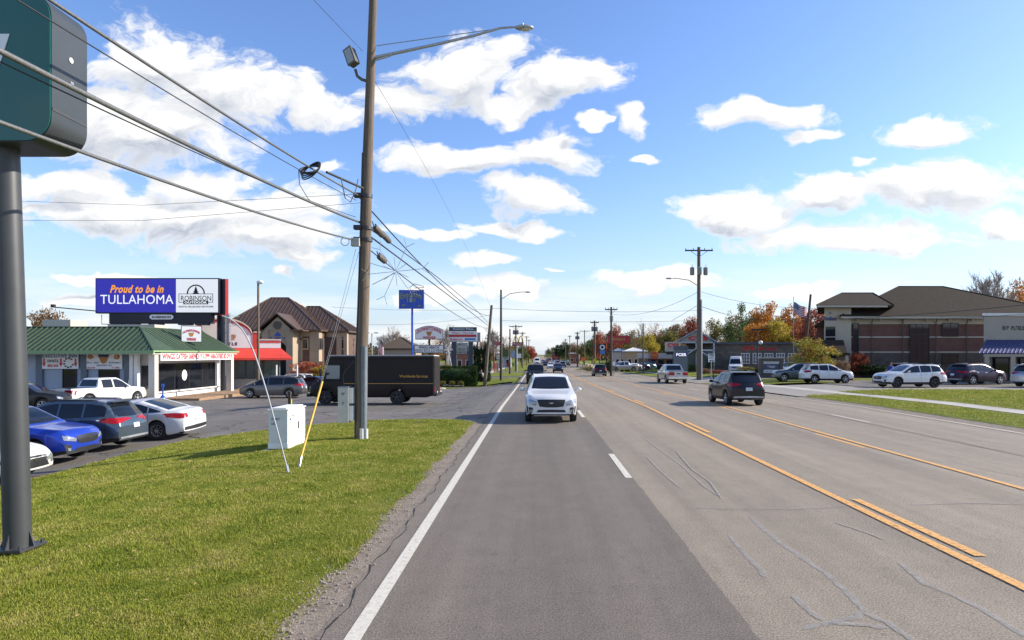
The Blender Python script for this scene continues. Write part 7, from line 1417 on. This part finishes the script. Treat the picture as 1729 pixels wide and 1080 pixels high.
TR = [ # right hand tree line
 (1012, 175, 556, 26, 'round', 'red', 'dark red tree right of the pale pole beside the round sign'), (1024, 190, 566, 30, 'round', 'brown', 'brown tree low beneath the long red roadside sign'),
 (1037, 185, 548, 24, 'round', 'red', 'tall narrow red tree behind the dark pole'), (1000, 230, 572, 26, 'round', 'green', 'green tree behind the yellow diamond sign'), (986, 250, 577, 26, 'round', 'olive', 'olive tree above the orange diamond sign'),
 (971, 270, 581, 24, 'round', 'brown', 'brownish tree left of the transformer pole far right of the road'), (957, 300, 577, 20, 'round', 'dark', 'dark evergreen tree rising above the far houses'), (945, 330, 581, 20, 'round', 'dark', 'second dark tree left of the tallest far evergreen'),
 (934, 370, 585, 18, 'round', 'olive', 'olive tree nearest the road end on the right'), (925, 420, 587, 16, 'pine', 'dark', 'small dark conifer at the end of the road'), (1062, 200, 560, 34, 'round', 'olive', 'olive tree above the pale hipped roof'),
 (1078, 180, 545, 38, 'sparse', 'brown', 'thin brown tree right of the long red sign'), (1096, 165, 560, 34, 'round', 'yellow', 'yellow tree behind the round orange store sign'), (1108, 185, 545, 40, 'sparse', 'red', 'thin reddish tree behind the yellow tree'),
 (1126, 172, 556, 40, 'round', 'olive', 'olive tree above the tall pharmacy sign'), (1144, 188, 546, 38, 'round', 'brown', 'brown tree above the grey monument sign'), (1166, 176, 532, 36, 'round', 'red', 'tall red tree left of the tall pole'),
 (1190, 190, 548, 40, 'sparse', 'brown', 'bare brown tree behind the pharmacy gable'), (1210, 176, 540, 36, 'round', 'olive', 'olive tree just right of the pharmacy gable'), (1232, 160, 530, 42, 'pine', 'green', 'green pine left of the pair above the pharmacy'),
 (1252, 158, 523, 44, 'pine', 'green', 'tall green pine above the pharmacy lettering'), (1268, 170, 536, 40, 'round', 'green', 'green tree right of the tall pine'), (1292, 165, 513, 50, 'round', 'orange', 'tallest orange tree above the pharmacy'),
 (1276, 150, 545, 44, 'round', 'orange', 'lower orange tree in front of the tallest one'), (1312, 150, 535, 52, 'round', 'yellow', 'golden yellow tree left of the flagpole'), (1330, 168, 524, 44, 'round', 'orange', 'orange tree right behind the flagpole'),
 (1352, 150, 545, 44, 'round', 'red', 'red tree behind the leaning brown pole'), (1376, 140, 520, 46, 'round', 'red', 'bright red tree left of the office tower'), (1398, 160, 500, 30, 'bare', '', 'bare reddish tree above the office tower roof edge'),
 (1250, 185, 540, 60, 'round', 'brown', 'brown tree filling the gap behind the pines'), (1150, 215, 556, 50, 'round', 'olive', 'olive tree far behind the tall red one'), (1345, 190, 535, 60, 'round', 'brown', 'brown tree far behind the flag'),
 (1677, 112, 436, 104, 'bare', '', 'big bare tree above the office roof'), (1718, 118, 487, 50, 'round', 'orange', 'orange tree above the right end of the office roof'), (1660, 125, 505, 40, 'sparse', 'orange', 'thin orange tree left below the big bare tree'), (1750, 100, 500, 70, 'sparse', 'brown', 'thin brown tree cut by the right edge'),
 # left hand side
 (84, 95, 517, 60, 'round', 'brown', 'rounded rusty tree above the green roof at the left'), (62, 110, 536, 30, 'bare', '', 'grey bare tree left of the rusty one'),
 (652, 130, 556, 40, 'bare', '', 'bare tree above the low brown roof'), (668, 150, 552, 40, 'bare', '', 'second bare tree right of the low brown roof'), (740, 150, 560, 34, 'sparse', 'orange', 'rusty tree behind the arched restaurant sign'), (754, 140, 548, 30, 'bare', '', 'bare tree between the two signs'),
 (812, 150, 566, 24, 'sparse', 'brown', 'thin brown tree left of the leaning pole'), (834, 160, 552, 36, 'bare', '', 'tall bare tree left of the slim lamp pole'), (848, 190, 562, 34, 'sparse', 'brown', 'thin brown tree behind the slim lamp pole'), (858, 210, 585, 30, 'round', 'olive', 'low olive tree behind the arches sign'),
 (880, 200, 583, 22, 'round', 'green', 'dark green tree right of the arches sign'), (892, 260, 583, 20, 'round', 'red', 'red tree nearest the road on the far left verge'), (899, 290, 587, 16, 'round', 'red', 'last red tree on the far left verge'), (870, 240, 580, 24, 'round', 'brown', 'brown tree behind the arches pole'), (885, 320, 588, 20, 'round', 'olive', 'olive tree behind the red one on the left'),
 (695, 170, 572, 60, 'sparse', 'brown', 'thin brown tree behind the arched sign'), (780, 180, 574, 60, 'sparse', 'brown', 'thin brown tree behind the plaza sign'), (822, 190, 580, 40, 'round', 'brown', 'low brown tree behind the conifers'),
]
for a in TR: tree(*a, name='bare_tree' if a[4] == 'bare' else 'tree')
tree(1374, 64, 572, 62, 'round', 'mixed', 'small yellow green and orange tree in front of the office building', 634, name='tree')
for k, (px, pt, w) in enumerate(((803, 588, 11), (812, 592, 12), (822, 583, 12))): tree(px, 76, pt, w * 1.25, 'column', 'dark', ['left narrow dark conifer of the three beside the hedge', 'middle narrow dark conifer of the three beside the hedge', 'right tallest narrow conifer beside the leaning pole'][k], 640, name='conifer_shrub')
def shrub(px, py, Y, w, h, kind, colr, label, d=None, name='shrub', group=None):
    x = wx(px, Y); g = G(x, Y); t = thing(name, label, 'shrub', (x, Y, g), 0, group); me = CR[kind][0]; c = link('foliage', me, t); c.location = (0, 0, h * .48); c.scale = (w / 2, (d or w) / 2, h / 2); c.material_slots[0].link = 'OBJECT'; c.material_slots[0].material = LM[colr]
    if kind == 'hedge': m = MB(); m.ball((0, 0, h * .42), w * .46, (d or w) * .44, h * .44, 20, 10, .05, 5); obj('inner_foliage', m, LM[colr], t, 60)
    obj('stem', MB().tube([(0, 0, -.2), (0, 0, h * .6)], .05, 5), M_BARK, t)
shrub(768, 640, 68.5, 4.7, 2.1, 'hedge', 'hedge', 'long clipped dark green hedge below the plaza sign', 2.2, 'hedge'); shrub(752, 620, 71, 1.6, 2.5, 'round', 'gold', 'yellow green bush rising out of the clipped hedge')
for k, px in enumerate((748, 763.5, 778)): shrub(px, 645, 66, .75, .62, 'round', 'gold', ['left small golden bush at the foot of the hedge', 'middle small golden bush at the foot of the hedge', 'right small golden bush at the foot of the hedge'][k], group='small golden bushes by the hedge')
shrub(520, 620, 70, 4.4, 3.0, 'round', 'red', 'rusty red bush behind the truck cab'); shrub(548, 625, 69, 3.0, 2.6, 'round', 'mixed', 'green and orange bush right of the rusty red one'); shrub(505, 632, 68, 3.5, 1.4, 'round', 'hedge', 'low green bush behind the parked white SUV')
for px, Y, w, h, c_, lb in ((1257, 95, 3.0, 1.2, 'gold', 'rounded lime bush left of the brick monument sign'), (1272, 95, 2.2, 1.0, 'hedge', 'smaller rounded bush beside the lime one'), (1331, 76, 2.2, 1.0, 'hedge', 'round green bush right of the brick monument sign'), (1198, 100, 1.6, 2.8, 'dark', 'dark upright shrub in front of the pharmacy porch'),
                            (1190, 90, 1.8, 1.0, 'brown', 'brown grass clump right of the tall pole'), (1214, 92, 3.4, .7, 'red', 'low red flower bed in front of the white van'), (1153, 100, 2.0, 1.2, 'hedge', 'green bush at the foot of the lit monument sign'), (1168, 102, 1.6, 1.7, 'dark', 'dark bush left of the pharmacy porch'),
                            (1448, 73, 2.6, 3.2, 'red', 'dark red shrub at the office corner'), (1465, 72.5, 3.0, 1.8, 'dark', 'dark low shrub along the office wall'), (1500, 72, 3.4, 1.6, 'dark', 'dark shrub behind the person'), (1420, 71, 2.0, 2.2, 'brown', 'brown shrub by the tower porch'), (1030, 110, 2.2, 2.4, 'dark', 'dark bush at the foot of the dark pole'), (1018, 116, 3, 2.0, 'green', 'green bush below the round roadside sign'), (997, 128, 6, 1.0, 'gold', 'patch of yellow brush by the traffic barrels')):
    shrub(px, 0, Y, w, h, 'round', c_, lb)
# far wood round the horizon
n = 90000; th = rng.random(n); Xf = np.where(th < .5, -1, 1) * (20 + 900 * rng.random(n) ** 1.1); Yf = 380 + 160 * rng.random(n) + np.abs(Xf) * .1
near = np.abs(Xf + Yf * 0) < 16; hgt = 9 + 4 * np.sin(Xf * .021) + 3 * np.sin(Xf * .083 + 1) + 2 * np.sin(Xf * .31 + 2); hgt = np.clip(hgt, 5, 17) * (.55 + .45 * np.clip((np.abs(Xf) - 20) / 60, 0, 1)); Zf = np.interp(Yf, KY, KZ) + hgt * (rng.random(n) ** .6)
A = rng.normal(size=(n, 3)); A /= np.linalg.norm(A, axis=1)[:, None]; B = np.cross(A, rng.normal(size=(n, 3))); B /= np.linalg.norm(B, axis=1)[:, None]; P_ = np.stack([Xf, Yf, Zf], 1); s_ = (.7 + .9 * rng.random(n))[:, None]
V = np.stack([P_ - A * s_, P_ + B * s_, P_ + A * s_, P_ - B * s_], 1).astype(np.float32).reshape(-1); me = bpy.data.meshes.new('distant_wood'); me.vertices.add(4 * n); me.vertices.foreach_set('co', V); me.loops.add(4 * n); me.loops.foreach_set('vertex_index', np.arange(4 * n, dtype=np.int32)); me.polygons.add(n); me.polygons.foreach_set('loop_start', np.arange(0, 4 * n, 4, dtype=np.int32)); me.polygons.foreach_set('loop_total', np.full(n, 4, np.int32))
LMW = leafmat('leaves_wood', (.05, .06, .03), (.12, .10, .05), (.22, .13, .06)); LMW.node_tree.nodes['Noise Texture'].inputs['Scale'].default_value = .03; me.materials.append(LMW); me.update(); me.validate(); tag(link('distant_wood', me), 'low wood of green and rusty trees along the whole horizon', 'wood', kind='stuff')
